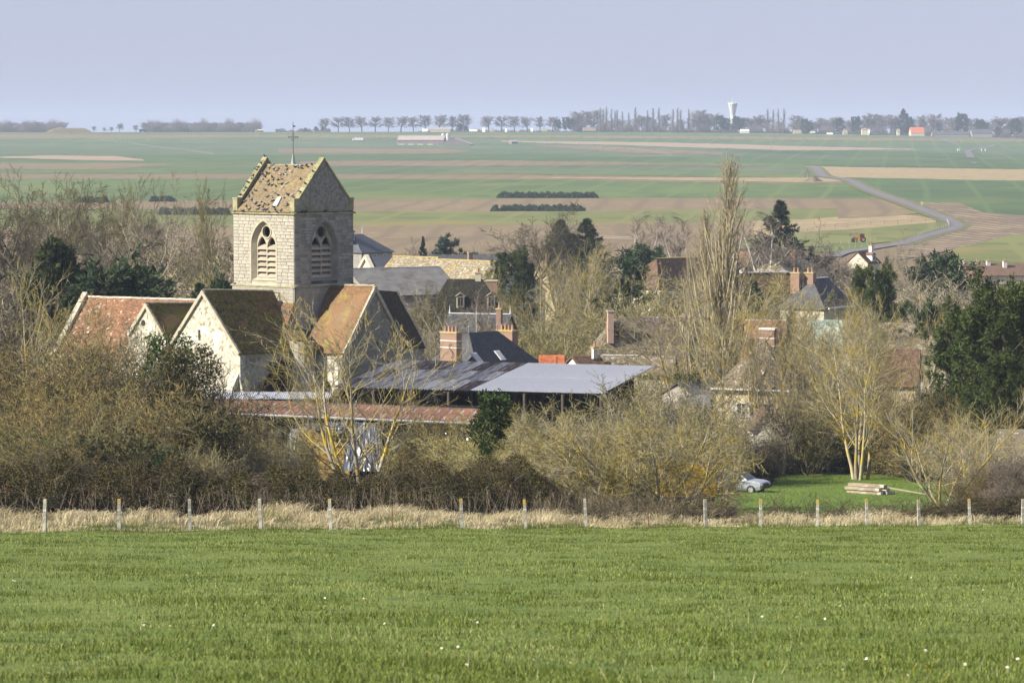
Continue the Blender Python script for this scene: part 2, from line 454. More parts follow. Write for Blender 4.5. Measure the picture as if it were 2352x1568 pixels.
lane('road', zz([(760, 1400), (830, 1370), (900, 1356), (985, 1345), (1060, 1335), (1200, 1310), (1300, 1300)]), 5.2, m_road, 0.56, 30)
lane('road', zz([(1915, 575), (1885, 520), (1925, 505), (2110, 468)]), 6.0, m_road, 0.5, 40)
lane('track', zz([(960, 642), (1250, 618), (1600, 600), (1860, 578)]), 3.5, m_road, 0.5, 30)
lane('road', zz([(1800, 462), (1700, 432), (1600, 408)]), 5.0, m_road, 0.5, 20)

# haze: one closed box of even air round the whole scene
hm = bpy.data.materials.new('haze_air'); hm.use_nodes = True
hm.node_tree.nodes.clear()
pv = hm.node_tree.nodes.new('ShaderNodeVolumePrincipled')
pv.inputs['Color'].default_value = (0.66, 0.79, 1.0, 1)
pv.inputs['Density'].default_value = 0.000088
pv.inputs['Anisotropy'].default_value = 0.0
ho = hm.node_tree.nodes.new('ShaderNodeOutputMaterial')
hm.node_tree.links.new(pv.outputs[0], ho.inputs['Volume'])
hb = MB()
hb.box((0, 4475, 10.5), (8400, 9100, 97))
HZ = hb.build('haze', hm)
tag(HZ, kind='stuff')
HZ.visible_shadow = True
# ================================================================== church
rng = np.random.default_rng(11); RND = random.Random(5)
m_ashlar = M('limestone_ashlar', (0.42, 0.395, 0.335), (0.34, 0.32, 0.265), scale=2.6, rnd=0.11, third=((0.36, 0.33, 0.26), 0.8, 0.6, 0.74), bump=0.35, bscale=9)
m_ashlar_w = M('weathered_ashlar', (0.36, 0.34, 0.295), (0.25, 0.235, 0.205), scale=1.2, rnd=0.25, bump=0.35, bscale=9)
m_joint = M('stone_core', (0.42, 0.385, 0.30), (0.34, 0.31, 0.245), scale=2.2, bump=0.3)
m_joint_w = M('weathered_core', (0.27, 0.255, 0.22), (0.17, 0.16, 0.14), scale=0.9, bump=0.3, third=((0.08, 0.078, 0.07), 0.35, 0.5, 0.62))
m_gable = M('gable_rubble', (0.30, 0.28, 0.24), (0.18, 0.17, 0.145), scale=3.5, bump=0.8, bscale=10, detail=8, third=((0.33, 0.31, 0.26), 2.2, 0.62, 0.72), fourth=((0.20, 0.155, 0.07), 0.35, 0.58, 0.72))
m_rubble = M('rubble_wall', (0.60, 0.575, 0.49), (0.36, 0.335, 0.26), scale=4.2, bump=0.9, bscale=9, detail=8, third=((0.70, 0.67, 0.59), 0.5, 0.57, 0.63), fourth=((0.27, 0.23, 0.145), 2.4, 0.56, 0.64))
m_rubble_d = M('dark_rubble', (0.44, 0.40, 0.33), (0.29, 0.265, 0.22), scale=3.2, bump=0.9, bscale=9, detail=8, third=((0.17, 0.16, 0.135), 1.1, 0.55, 0.7))  # darker rubble with dark blotches
m_coping = M('mossy_coping', (0.32, 0.30, 0.18), (0.22, 0.21, 0.10), scale=1.6, bump=0.5, third=((0.12, 0.13, 0.04), 2.2, 0.58, 0.7))
m_trim = M('stone_trim', (0.47, 0.43, 0.33), (0.36, 0.33, 0.25), scale=2.0, bump=0.25)
m_trim_moss = M('stone_trim_moss', (0.36, 0.33, 0.22), (0.22, 0.21, 0.10), scale=1.6, bump=0.3)
m_louvre = M('louvre_board', (0.42, 0.37, 0.29), (0.33, 0.28, 0.21), scale=2.5, rnd=0.15, bump=0.2)
m_dark = M('dark_interior', (0.012, 0.012, 0.012))
m_t_tan = M('tan_tiles', (0.245, 0.19, 0.115), (0.205, 0.16, 0.098), scale=0.5, tint=0.24, third=((0.28, 0.225, 0.11), 0.8, 0.55, 0.7))
m_t_org = M('orange_tiles', (0.225, 0.13, 0.066), (0.185, 0.115, 0.064), scale=0.4, tint=0.28, third=((0.25, 0.195, 0.06), 0.55, 0.56, 0.70), fourth=((0.24, 0.185, 0.115), 0.4, 0.6, 0.75))
m_t_moss = M('mossy_tiles', (0.21, 0.14, 0.06), (0.155, 0.105, 0.05), scale=0.6, tint=0.4, third=((0.155, 0.14, 0.028), 0.8, 0.47, 0.56), fourth=((0.09, 0.085, 0.02), 1.8, .56, .64))
m_t_red = M('red_tiles', (0.25, 0.13, 0.072), (0.195, 0.11, 0.066), scale=0.5, tint=0.35, third=((0.50, 0.40, 0.30), 2.0, 0.60, 0.68))
m_t_dark = M('dark_tiles', (0.085, 0.062, 0.045), (0.06, 0.045, 0.035), scale=0.6, tint=0.3, third=((0.07, 0.075, 0.02), 0.9, 0.55, 0.7))
m_ridge = M('ridge_tile_clay', (0.36, 0.30, 0.22), (0.24, 0.21, 0.13), scale=3, rnd=0.2)
m_ridge_w = M('ridge_mortar_pale', (0.62, 0.56, 0.50), (0.50, 0.40, 0.32), scale=3, rnd=0.2)
m_iron = M('wrought_iron', (0.05, 0.045, 0.045), (0.08, 0.06, 0.05), scale=6, rough=0.6)
m_lead = M('lead_sheet', (0.22, 0.23, 0.25), (0.30, 0.31, 0.33), scale=3, rough=0.5)
m_glassroof = M('skylight_glass', (0.42, 0.43, 0.43), rough=0.15, spec=0.6)
m_glass = M('window_glass', (0.03, 0.035, 0.04), rough=0.1, spec=0.6)
m_white = M('white_paint', (0.72, 0.72, 0.70), (0.62, 0.62, 0.60), scale=2)
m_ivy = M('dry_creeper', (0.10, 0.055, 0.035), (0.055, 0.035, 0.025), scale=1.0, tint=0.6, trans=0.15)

def tiles(name, q, tw, step, mat, parent, origin, lift=0.035, seed=0):
    """overlapping roof tiles on the quad q = (eave0, eave1, ridge1, ridge0), one joined mesh of real courses"""
    r = np.random.default_rng(seed)
    a, b, c, d = [np.array(p, float) for p in q]
    n = np.cross(b - a, d - a); n /= np.linalg.norm(n)
    if n[2] < 0: n = -n
    W_ = max(np.linalg.norm(b - a), np.linalg.norm(c - d)); H_ = (np.linalg.norm(d - a) + np.linalg.norm(c - b)) / 2
    nr = max(3, int(H_ / step)); nc = max(3, int(W_ / tw))
    R_, C_ = np.meshgrid(np.arange(nr), np.arange(nc), indexing='ij')
    R_ = R_.ravel(); C_ = C_.ravel()
    sh = (R_ % 2) * 0.5
    u0 = np.clip((C_ + sh) / nc, 0, 1); u1 = np.clip((C_ + sh + 0.94) / nc, 0, 1)
    v0 = R_ / nr + r.normal(0, 0.06, len(R_)) / nr; v0 = np.clip(v0, 0, 1); v1 = np.clip((R_ + 1.2) / nr, 0, 1)
    def P(u, v, h): return ((a * (1 - u)[:, None] + b * u[:, None]) * (1 - v)[:, None] + (d * (1 - u)[:, None] + c * u[:, None]) * v[:, None]) + n * h[:, None]
    sag = 0.03 * np.sin(C_ / nc * 9 + seed) * np.sin(R_ / nr * 5)
    l0 = lift * (0.7 + 0.9 * r.random(len(R_))) + np.maximum(sag, 0); l1 = l0 * 0 + 0.006 + np.maximum(sag, 0); z0 = l0 * 0 - 0.005
    vs = np.stack([P(u0, v0, l0), P(u1, v0, l0), P(u1, v1, l1), P(u0, v1, l1), P(u0, v0, z0), P(u1, v0, z0)], 1) - np.array(origin)
    N = len(R_); base = (np.arange(N) * 6)[:, None]
    qd = np.concatenate([base + np.array([0, 1, 2, 3]), base + np.array([4, 5, 1, 0])])
    tint = np.repeat(r.random(N), 6)
    o = link(name, mesh_np(name, vs, quads=qd, mats=[mat], tint=tint), parent)
    o['kind'] = 'stuff'
    return o
def ridge_caps(p0, p1, mat, parent, origin, pitch=0.40, r=0.14, name='ridge_tile'):
    p0 = Vector(p0); p1 = Vector(p1); L = (p1 - p0).length; n = max(2, int(L / pitch))
    b = MB(); k = 7; vs = []
    for x, rr in ((-0.5, 1.0), (0.5, 1.22), (0.52, 1.22)):
        for i in range(k):
            t = math.pi * (i / (k - 1)); vs.append((x * pitch * 1.02, rr * r * math.cos(t), rr * r * math.sin(t) - 0.05))
    fs = []
    for j in range(2):
        for i in range(k - 1): fs.append((j * k + i, j * k + i + 1, (j + 1) * k + i + 1, (j + 1) * k + i))
    fs.append(tuple(range(2 * k, 3 * k)))
    b.add(vs, fs); me = b.mesh(name, mat)
    d = p1 - p0; rot = d.to_track_quat('X', 'Z').to_euler()
    for i in range(n):
        p = p0 + d * ((i + 0.5) / n) - Vector(origin)
        link(name, me, parent, p + Vector((0, 0, RND.uniform(-0.015, 0.02))), rot)
def arch(a, z0, zs, za, cx=0.0, n=9):
    """pointed arch outline, counter-clockwise"""
    h = za - zs; R = (a * a + h * h) / (2 * a)
    pts = [(cx - a, z0), (cx + a, z0)]
    th = math.asin(min(1, h / R))
    right = [(cx + a - R + R * math.cos(th * i / n), zs + R * math.sin(th * i / n)) for i in range(n + 1)]
    pts += right
    pts += [(2 * cx - x, z) for x, z in right[-2::-1]]
    return pts
def arch_half(a, zs, za, z):
    if z <= zs: return a
    if z >= za: return 0.0
    h = za - zs; R = (a * a + h * h) / (2 * a)
    return max(0.0, a - R + math.sqrt(max(0, R * R - (z - zs) ** 2)))
def circle(cx, cz, r, n=18): return [(cx + r * math.cos(2 * math.pi * i / n), cz + r * math.sin(2 * math.pi * i / n)) for i in range(n)]

CO = Vector((-20.2, 296.0, -28.7))
church = thing('church', 'pale limestone village church with a saddleback bell tower and tiled transepts', 'church', CO)
def part(mb, name, mats, parent=church, smooth=False): return mb.build(name, mats, parent, CO, smooth=smooth)

# ---- tower
pN = Vector((-19.76, 290.4, 0)); pL = Vector((-25.73, 296.0, 0)); pR = Vector((-14.7, 296.0, 0)); pB = pL + (pR - pN)
ZC, ZS, ZG = -7.2, -13.75, -28.7
tower = MB()
faces = {'left': (pL, (pN - pL).normalized(), (pN - pL).length), 'right': (pN, (pR - pN).normalized(), (pR - pN).length)}
uz = Vector((0, 0, 1))
WA, WS, WZ, WT = 1.66, -13.3, -10.2, -7.85          # belfry opening: half width, sill, springing, apex
core = MB()
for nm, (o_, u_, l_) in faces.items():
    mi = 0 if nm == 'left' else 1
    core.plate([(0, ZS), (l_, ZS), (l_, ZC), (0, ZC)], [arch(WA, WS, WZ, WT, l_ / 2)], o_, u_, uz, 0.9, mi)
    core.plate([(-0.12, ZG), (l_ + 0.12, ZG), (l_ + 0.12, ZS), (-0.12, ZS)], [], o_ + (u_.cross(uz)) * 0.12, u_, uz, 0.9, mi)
for o_, e_ in ((pR, pB), (pB, pL)):
    u_ = (e_ - o_).normalized(); l_ = (e_ - o_).length
    core.plate([(0.95, ZG), (l_ - 0.95, ZG), (l_ - 0.95, ZC), (0.95, ZC)], [], o_, u_, uz, 0.9, 1)
    core.plate([(0, ZG), (0.95, ZG), (0.95, ZC), (0, ZC)], [], o_, u_, uz, 0.9, 1)
    core.plate([(l_ - 0.95, ZG), (l_, ZG), (l_, ZC), (l_ - 0.95, ZC)], [], o_, u_, uz, 0.9, 1)
cen = (pL + pR) / 2
core.box((cen.x, cen.y, -16.0), (8.5, 8.5, 0.3), 1, yaw=math.radians(45))
TW = part(core, 'tower', [m_joint, m_joint_w])
# individual ashlar blocks
def stone_mesh(k, mat):
    b = MB(); r = random.Random(k); c = 0.03
    j = lambda s: s * r.uniform(0.4, 1.6)
    P = [(-.5, .5, -.5), (.5, .5, -.5), (.5, .5, .5), (-.5, .5, .5), (-.5 + j(c) * .5, -.5, -.5 + j(c) * 1.6), (.5 - j(c) * .5, -.5 + j(.1), -.5 + j(c) * 1.6), (.5 - j(c) * .5, -.5, .5 - j(c) * 1.6), (-.5 + j(c) * .5, -.5 + j(.1), .5 - j(c) * 1.6)]
    b.add(P, [(4, 5, 6, 7), (0, 1, 5, 4), (1, 2, 6, 5), (2, 3, 7, 6), (3, 0, 4, 7)])
    return b.mesh('stone', mat)
SM = {0: [stone_mesh(k, m_ashlar) for k in range(4)], 1: [stone_mesh(k + 9, m_ashlar_w) for k in range(4)]}
stones = []
for nm, (o_, u_, l_) in faces.items():
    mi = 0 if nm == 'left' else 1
    n_ = u_.cross(uz)
    z = -17.6
    while z < ZC - 0.1:
        h = RND.uniform(0.27, 0.34)
        if z < ZS < z + h + 0.12: h = ZS - z
        if z + h > ZC - 0.12: h = ZC - z
        below = z + h / 2 < ZS
        zc = z + h / 2
        if not below and zc > WS - 0.45:
            a = max(arch_half(WA + 0.02, WZ, WT + 0.02, z), arch_half(WA + 0.02, WZ, WT + 0.02, z + h)) if z < WT else 0
            ivs = [(0.0, l_ / 2 - a), (l_ / 2 + a, l_)] if a > 0.05 else [(0.0, l_)]
        else: ivs = [(0.0, l_)]
        for s, e in ivs:
            x = s
            while x < e - 0.02:
                w = RND.uniform(0.5, 1.0)
                if e - x - w < 0.35: w = e - x
                stones.append((mi, below, o_ + u_ * (x + w / 2) + n_ * (0.12 if below else 0) + uz * zc, math.atan2(u_.y, u_.x), w - 0.02, h - 0.02, w * h * (0.1 if below else 1)))
                x += w
        z += h
stones.sort(key=lambda s: -s[6])
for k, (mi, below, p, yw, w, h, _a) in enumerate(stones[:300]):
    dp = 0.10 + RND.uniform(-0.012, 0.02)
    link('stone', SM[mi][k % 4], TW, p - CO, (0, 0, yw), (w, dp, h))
rest = [MB(), MB()]
for mi, below, p, yw, w, h, _a in stones[300:]:
    rest[mi].box(p, (w, 0.10 + RND.uniform(-0.012, 0.02), h), 0, yaw=yw)
for mi in (0, 1):
    if rest[mi].v: part(rest[mi], 'small_stonework', [m_ashlar, m_ashlar_w][mi], TW)['kind'] = 'stuff'
# string course, cornice, quoins
def band(name, z0, z1, out, mat):
    b = MB()
    for o_, e_ in ((pL, pN), (pN, pR), (pR, pB), (pB, pL)):
        u_ = (e_ - o_).normalized(); n_ = u_.cross(uz); l_ = (e_ - o_).length
        k = 5
        for i in range(k):
            x0, x1 = l_ * i / k, l_ * (i + 1) / k
            if i == 0: x0 -= out
            if i == k - 1: x1 += out - 0.004
            q = [o_ + u_ * x0 + n_ * out + uz * (z0 + 0.1), o_ + u_ * x1 + n_ * out + uz * (z0 + 0.1), o_ + u_ * x1 - n_ * 0.3 + uz * z1, o_ + u_ * x0 - n_ * 0.3 + uz * z1]
            b.add(q + [o_ + u_ * x0 - n_ * 0.02 + uz * z0, o_ + u_ * x1 - n_ * 0.02 + uz * z0, o_ + u_ * x0 + n_ * out + uz * z0, o_ + u_ * x1 + n_ * out + uz * z0],
                  [(0, 1, 2, 3), (6, 7, 1, 0), (4, 5, 7, 6), (4, 6, 0, 3), (7, 5, 2, 1)])
    return part(b, name, mat, TW)
band('cornice', ZC - 0.02, ZC + 0.22, 0.2, m_trim_moss)
band('string_course', ZS - 0.12, ZS + 0.16, 0.24, m_trim_moss)
# belfry windows
for nm, (o_, u_, l_) in faces.items():
    n_ = u_.cross(uz); c = l_ / 2
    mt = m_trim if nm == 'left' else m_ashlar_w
    b = MB()
    A1 = arch(WA + 0.20, WS - 0.02, WZ, WT + 0.24, c); A2 = arch(WA + 0.0, WS, WZ, WT, c); A3 = arch(1.36, WS + 0.22, WZ, WT - 0.34, c); A4 = arch(1.36, WS + 0.22, WZ, WT - 0.34, c)
    def P3(p, d): return o_ + u_ * p[0] + uz * p[1] - n_ * d
    rings = [[P3(p, -0.075) for p in A1], [P3(p, -0.075) for p in A2], [P3(p, 0.36) for p in A3], [P3(p, 0.8) for p in A4]]
    k = len(A1); fs = []
    for j in range(3):
        for i in range(k):
            if j == 0 and i == 0: continue
            fs.append((j * k + i, j * k + (i + 1) % k, (j + 1) * k + (i + 1) % k, (j + 1) * k + i))
    for i in range(1, k): pass
    b.add([p for r_ in rings for p in r_], fs)
    b.add([P3(A1[i], -0.075) for i in range(k)] + [P3(A1[i], 0.02) for i in range(k)], [(i, i + k, (i + 1) % k + k, (i + 1) % k) for i in range(1, k)])
    part(b, 'window_surround', mt, TW)
    b = MB()                                             # sloping sill
    b.add([P3((c - 1.75, WS - 0.50), -0.16), P3((c + 1.75, WS - 0.50), -0.16), P3((c + 1.5, WS + 0.30), 0.5), P3((c - 1.5, WS + 0.30), 0.5), P3((c - 1.75, WS - 0.55), 0.1), P3((c + 1.75, WS - 0.55), 0.1), P3((c - 1.5, WS - 0.1), 0.5), P3((c + 1.5, WS - 0.1), 0.5)],
          [(0, 1, 2, 3), (4, 5, 1, 0), (0, 3, 6, 4), (1, 5, 7, 2), (3, 2, 7, 6)])
    part(b, 'window_sill', mt, TW)
    zt = WT - 0.34; z0 = WS + 0.23
    lan = [arch(0.60, z0, WZ - 0.1, WZ + 0.92, c + sx * 0.655, 6) for sx in (-1, 1)]
    b = MB()
    b.plate(arch(1.33, z0 - 0.02, WZ, zt - 0.02, c), [circle(c, WZ + 1.36, 0.54)] + lan, o_ - n_ * 0.38, u_, uz, 0.26)
    part(b, 'tracery', mt, TW)
    b = MB()                                             # moulded ring round the oculus, proud of the tracery
    for i in range(20):
        t0, t1 = 2 * math.pi * i / 20, 2 * math.pi * (i + 1) / 20
        q = lambda r, t, d: P3((c + r * math.cos(t), WZ + 1.36 + r * math.sin(t)), d)
        b.add([q(.53, t0, .31), q(.65, t0, .31), q(.65, t1, .31), q(.53, t1, .31), q(.65, t0, .45), q(.65, t1, .45), q(.53, t0, .6), q(.53, t1, .6)], [(0, 1, 2, 3), (1, 4, 5, 2), (0, 3, 7, 6)])
    part(b, 'oculus_ring', mt, TW)
    lv = MB(); lv.add([(-.6, -.02, .13), (.6, -.02, .13), (.6, .45, .42), (-.6, .45, .42), (-.6, -.05, -.06), (.6, -.05, -.06), (.6, .45, .25), (-.6, .45, .25)], [(0, 1, 2, 3), (4, 5, 1, 0), (7, 6, 5, 4), (2, 6, 7, 3)])
    lme = lv.mesh('louvre', m_louvre)
    yw = math.atan2(u_.y, u_.x)
    for sx in (-1, 1):
        for k in range(6):
            p = o_ + u_ * (c + sx * 0.655) - n_ * 0.42 + uz * (z0 + 0.10 + k * 0.51)
            link('louvre', lme, TW, p - CO, (0, 0, yw))
# saddleback roof with gables
gf = {}
zr = -2.75
uR = faces['right'][1]; lR = faces['right'][2]; uL = faces['left'][1]; lL = faces['left'][2]
nR = uR.cross(uz); nL = uL.cross(uz)
def gable_pts(l): return [(0, ZC + 0.22), (l, ZC + 0.22), (l, -5.95), (l - 0.55, -5.85), (l / 2, -2.2), (0.55, -5.85), (0, -5.95)]
b = MB()
b.plate(gable_pts(lR), [], pN + nR * 0.02, uR, uz, 0.5)
part(b, 'gable_wall', m_gable, TW)
b = MB()
b.plate(gable_pts(lR), [], pL + uR * 0 - nR * -0.48 + Vector((0, 0, 0)), uR, uz, 0.5)
part(b, 'gable_wall', m_gable, TW)
for base in (pN + nR * 0.02, pL + nR * 0.48):
    for sgn in (0, 1):
        for k in range(7):
            b = MB()
            f0, f1 = k / 7 + 0.004, (k + 1) / 7 - 0.004
            if sgn == 0: a0, a1 = (0.5, -5.9), (lR / 2, -2.2)
            else: a0, a1 = (lR - 0.5, -5.9), (lR / 2, -2.2)
            q0 = (a0[0] + (a1[0] - a0[0]) * f0, a0[1] + (a1[1] - a0[1]) * f0); q1 = (a0[0] + (a1[0] - a0[0]) * f1, a0[1] + (a1[1] - a0[1]) * f1)
            mk = lambda p, d, dz: base + uR * p[0] + uz * (p[1] + dz) + nR * d
            q = [mk(q0, 0.08, 0.15), mk(q0, -0.54, 0.15), mk(q1, -0.54, 0.16 + RND.uniform(0, .05)), mk(q1, 0.08, 0.16)]
            b.slab(q, 0.17)
            part(b, 'coping_stone', m_coping, TW)
    for x0 in (-0.06, lR - 0.56):
        b = MB()
        c0 = base + uR * (x0 + 0.30) + uz * -6.42 - nR * 0.25
        b.box(c0, (0.58, 0.60, 1.05), 0, yaw=math.atan2(uR.y, uR.x))
        b.box(c0 + uz * 0.60, (0.68, 0.70, 0.12), 0, yaw=math.atan2(uR.y, uR.x))
        part(b, 'kneeler', m_trim_moss, TW)
e0 = pL + nR * -0.0 + uL * 0.45; e1 = pN - uL * 0.45
ov = nL * 0.12
tl = [e0 + ov + uz * (ZC + 0.2), e1 + ov + uz * (ZC + 0.2), e1 + uR * (lR / 2) + uz * zr, e0 + uR * (lR / 2) + uz * zr]
tr_ = [e0 + uR * lR - ov + uz * (ZC + 0.2), e1 + uR * lR - ov + uz * (ZC + 0.2), tl[2], tl[3]]
b = MB(); b.slab(tl, 0.12); b.slab(tr_, 0.12)
part(b, 'roof', m_t_tan, TW)
tiles('roof_tiles', tl, 0.19, 0.125, m_t_tan, TW, CO, seed=3)
ridge_caps(tl[3], tl[2], m_ridge, TW, CO, 0.42, 0.11)
def on_plane(xv, yv, q):
    d = V(xv, yv, 100.0).normalized(); n = (q[1] - q[0]).cross(q[3] - q[0])
    return d * (q[0].dot(n) / d.dot(n)), n.normalized() * (1 if n.z > 0 else -1)
sk = [on_plane(x, y, tl)[0] for x, y in ((626.5, 475.5), (637.5, 475.5), (648.5, 454.5), (640, 454.5))]
nT = on_plane(630, 460, tl)[1]
b = MB(); b.slab([p + nT * 0.16 for p in sk], 0.16); part(b, 'skylight', m_glassroof, TW)
# ridge cross
b = MB()
cb = V(673.5, 377, (tl[2].y + tl[3].y) / 2 + 0.3); cb.z = zr
b.lathe([(0.28, -0.15), (0.17, 0.35), (0.08, 0.95), (0.05, 1.0)], cb, 8, 1)
b.tube(cb + uz * 0.9, cb + uz * 3.95, 0.035, 0.025, 6)
arm = (uR + Vector((1, 0, 0))).normalized(); arm = Vector((1, 0.15, 0)).normalized()
zc = 2.55
b.tube(cb + uz * zc - arm * 0.46, cb + uz * zc + arm * 0.46, 0.028, None, 6)
for k in range(16):
    t0, t1 = 2 * math.pi * k / 16, 2 * math.pi * (k + 1) / 16
    b.tube(cb + uz * (zc + .2 * math.sin(t0)) + arm * .2 * math.cos(t0), cb + uz * (zc + .2 * math.sin(t1)) + arm * .2 * math.cos(t1), 0.015, None, 4, caps=False)
for sx in (-1, 1):
    p = cb + uz * zc + arm * sx * 0.46
    for s2 in (-1, 1):
        b.tube(p, p + uz * s2 * 0.1 - arm * sx * 0.1, 0.018, None, 4)
for dz in (0.34, -0.34):
    for s2 in (-1, 1): b.tube(cb + uz * (zc + dz), cb + uz * (zc + dz * 0.7) + arm * s2 * 0.12, 0.016, None, 4)
b.box(cb + uz * 3.55 + arm * 0.10, (0.22, 0.02, 0.13), 0)
part(b, 'ridge_cross', [m_iron, m_lead], TW)

# ---- gabled blocks round the tower
def seg_wall(b, p0, p1, zt0, zt1, zb, th, mi=0, inward=None):
    """wall under an eave from p0 to p1"""
    p0 = Vector((p0[0], p0[1], 0)); p1 = Vector((p1[0], p1[1], 0))
    u = (p1 - p0).normalized(); l = (p1 - p0).length
    b.plate([(0, zb), (l, zb), (l, zt1), (0, zt0)], [], p0, u, uz, th, mi)
def block(name, F, E, eF, eE, wall_m, wall_side_m, tile_m, ridge_m, label_slit=None, th=0.6, tile=(0.19, 0.125), seed=0, holes=(), holes_side=(), gable_m=None, caps=True, flip=False):
    """gable at F (apex) with ridge to E, eave corners eF, eE on the side seen; the other side mirrored"""
    F, E, eF, eE = Vector(F), Vector(E), Vector(eF), Vector(eE)
    m = lambda a, e: Vector((2 * a.x - e.x, 2 * a.y - e.y, e.z))
    oF, oE = m(F, eF), m(E, eE)
    g = Vector((eF.x - oF.x, eF.y - oF.y, 0)); half = g.length / 2; g.normalize()
    # outward normal of the gable
    out = Vector((F.x - E.x, F.y - E.y, 0)).normalized()
    if g.cross(uz).dot(out) < 0: lo, u = eF, -g
    else: lo, u = oF, g
    wt = 0.22
    b = MB()
    outer = [(0.1, ZG), (2 * half - 0.1, ZG), (2 * half - 0.1, eF.z - wt), (half, F.z - wt), (0.1, eF.z - wt)]
    b.plate(outer, list(holes), Vector((lo.x, lo.y, 0)) - out * 0.12, u, uz, th, 0)
    for a, e in ((eF, eE), (oF, oE)):
        a2 = a - out * (0.12 + th); c2 = Vector((F.x, F.y, 0))
        inn = (Vector((F.x, F.y, 0)) - Vector((a.x, a.y, 0))).normalized() * 0.3
        p0, p1 = (a2 + inn), (e + inn)
        if (Vector((p1.x - p0.x, p1.y - p0.y, 0))).cross(uz).dot(inn) > 0: p0, p1 = p1, p0
        l_ = math.hypot(p1.x - p0.x, p1.y - p0.y); uu = Vector((p1.x - p0.x, p1.y - p0.y, 0)).normalized()
        zt = (a.z + e.z) / 2 + 0.25
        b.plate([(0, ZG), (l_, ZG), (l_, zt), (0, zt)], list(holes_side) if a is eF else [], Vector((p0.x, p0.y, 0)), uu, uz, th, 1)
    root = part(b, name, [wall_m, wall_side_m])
    b = MB()
    for q in ([eF, eE, E, F], [oE, oF, F, E]): b.slab(q, 0.16)
    part(b, 'roof', tile_m, root)
    tiles('roof_tiles', [eF, eE, E, F], tile[0], tile[1], tile_m, root, CO, seed=seed)
    if caps: ridge_caps(F + uz * 0.04, E + uz * 0.04, ridge_m, root, CO)
    b = MB()
    for e in (eF, oF):
        q = [F + uz * 0.05 + out * 0.10, e + uz * 0.05 + out * 0.10, e + uz * 0.05 - out * 0.16, F + uz * 0.05 - out * 0.16]
        b.slab(q, 0.30)
    part(b, 'verge', m_trim, root)
    return root, lo, u, out, half
def rect(x, z, w, h): return [(x - w / 2, z - h / 2), (x + w / 2, z - h / 2), (x + w / 2, z + h / 2), (x - w / 2, z + h / 2)]
Af, Ae = V(465, 667, 286.0), V(628, 669, 292.3)
Aef, Aee = V(551, 812, 282.7), V(686, 806, 288.0)
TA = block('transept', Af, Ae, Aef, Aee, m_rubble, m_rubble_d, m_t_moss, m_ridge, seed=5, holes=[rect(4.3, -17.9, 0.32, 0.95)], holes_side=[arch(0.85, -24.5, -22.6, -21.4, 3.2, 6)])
TA[0]['label'] = 'left transept with sunlit rubble gable and dark mossy roof'
Cf, Ce = V(862, 657, 289.5), V(757, 655, 293.7)
Cef, Ceb = V(787, 812, 286.2), V(697, 810, 289.2)
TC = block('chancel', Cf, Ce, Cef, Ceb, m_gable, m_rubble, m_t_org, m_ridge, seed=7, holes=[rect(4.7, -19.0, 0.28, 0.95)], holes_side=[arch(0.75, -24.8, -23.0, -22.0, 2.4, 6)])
TC[0]['label'] = 'right-hand block with sunlit orange roof and shaded gable'
De, Df = V(866, 666, 295.5), V(912, 670, 298.6)
Def, Dee = V(978, 797, 294.8), V(935, 797, 291.8)
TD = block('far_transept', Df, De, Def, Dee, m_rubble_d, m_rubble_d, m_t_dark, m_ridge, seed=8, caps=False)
Er, El = V(470, 690, 300.5), V(196, 682, 309.5)
Eer, Eel = V(395, 822, 294.0), V(120, 828, 303.0)
TE = block('nave', El, Er, Eel, Eer, m_rubble, m_rubble, m_t_red, m_ridge_w, seed=9, tile=(0.22, 0.15))
Ff, Fe = V(335, 697, 292.5), V(447, 697, 297.0)
Fef, Fee = V(380, 775, 290.6), V(470, 772, 295.0)
TF = block('side_chapel', Ff, Fe, Fef, Fee, m_rubble, m_rubble_d, m_t_moss, m_ridge, seed=10, holes=[circle(2.2, -17.2, 0.32, 12)])
b = MB()                                                  # raised white coping on the nave's end verge
for k in range(6):
    a0, a1 = El.lerp(Eel, k / 6), El.lerp(Eel, (k + 1) / 6 - 0.01)
    o2 = Vector((El.x - Er.x, El.y - Er.y, 0)).normalized()
    b.slab([a0 + uz * .5 + o2 * .35, a1 + uz * .5 + o2 * .35, a1 + uz * .5 - o2 * .25, a0 + uz * .5 - o2 * .25], 0.6)
part(b, 'verge_coping', m_trim, TE[0])
# buttresses of the left transept
root, lo, u, out, half = TA
b = MB()
def buttress(b, p, yaw_dir, w, dep, zt, zlow, drop):
    d = Vector(yaw_dir).normalized(); s = d.cross(uz).normalized()
    A = [p - s * w / 2, p + s * w / 2]
    low = [x + d * dep for x in A]
    vs = [A[0] + uz * zt, A[1] + uz * zt, low[1] + uz * (zt - drop), low[0] + uz * (zt - drop), A[0] + uz * zlow, A[1] + uz * zlow, low[1] + uz * zlow, low[0] + uz * zlow]
    b.add(vs, [(0, 1, 2, 3), (3, 2, 6, 7), (0, 3, 7, 4), (1, 5, 6, 2), (4, 7, 6, 5)])
pr = lo + u * (2 * half - 0.75); pr.z = 0
buttress(b, Vector((pr.x, pr.y, 0)) - out * 0.1, out, 1.0, 1.25, -21.0, ZG, 2.3)
pr2 = lo + u * (2 * half - 0.12) - out * 0.5
buttress(b, Vector((pr2.x, pr2.y, 0)), u, 0.9, 0.85, -21.4, ZG, 2.5)
part(b, 'buttress', m_rubble, root)
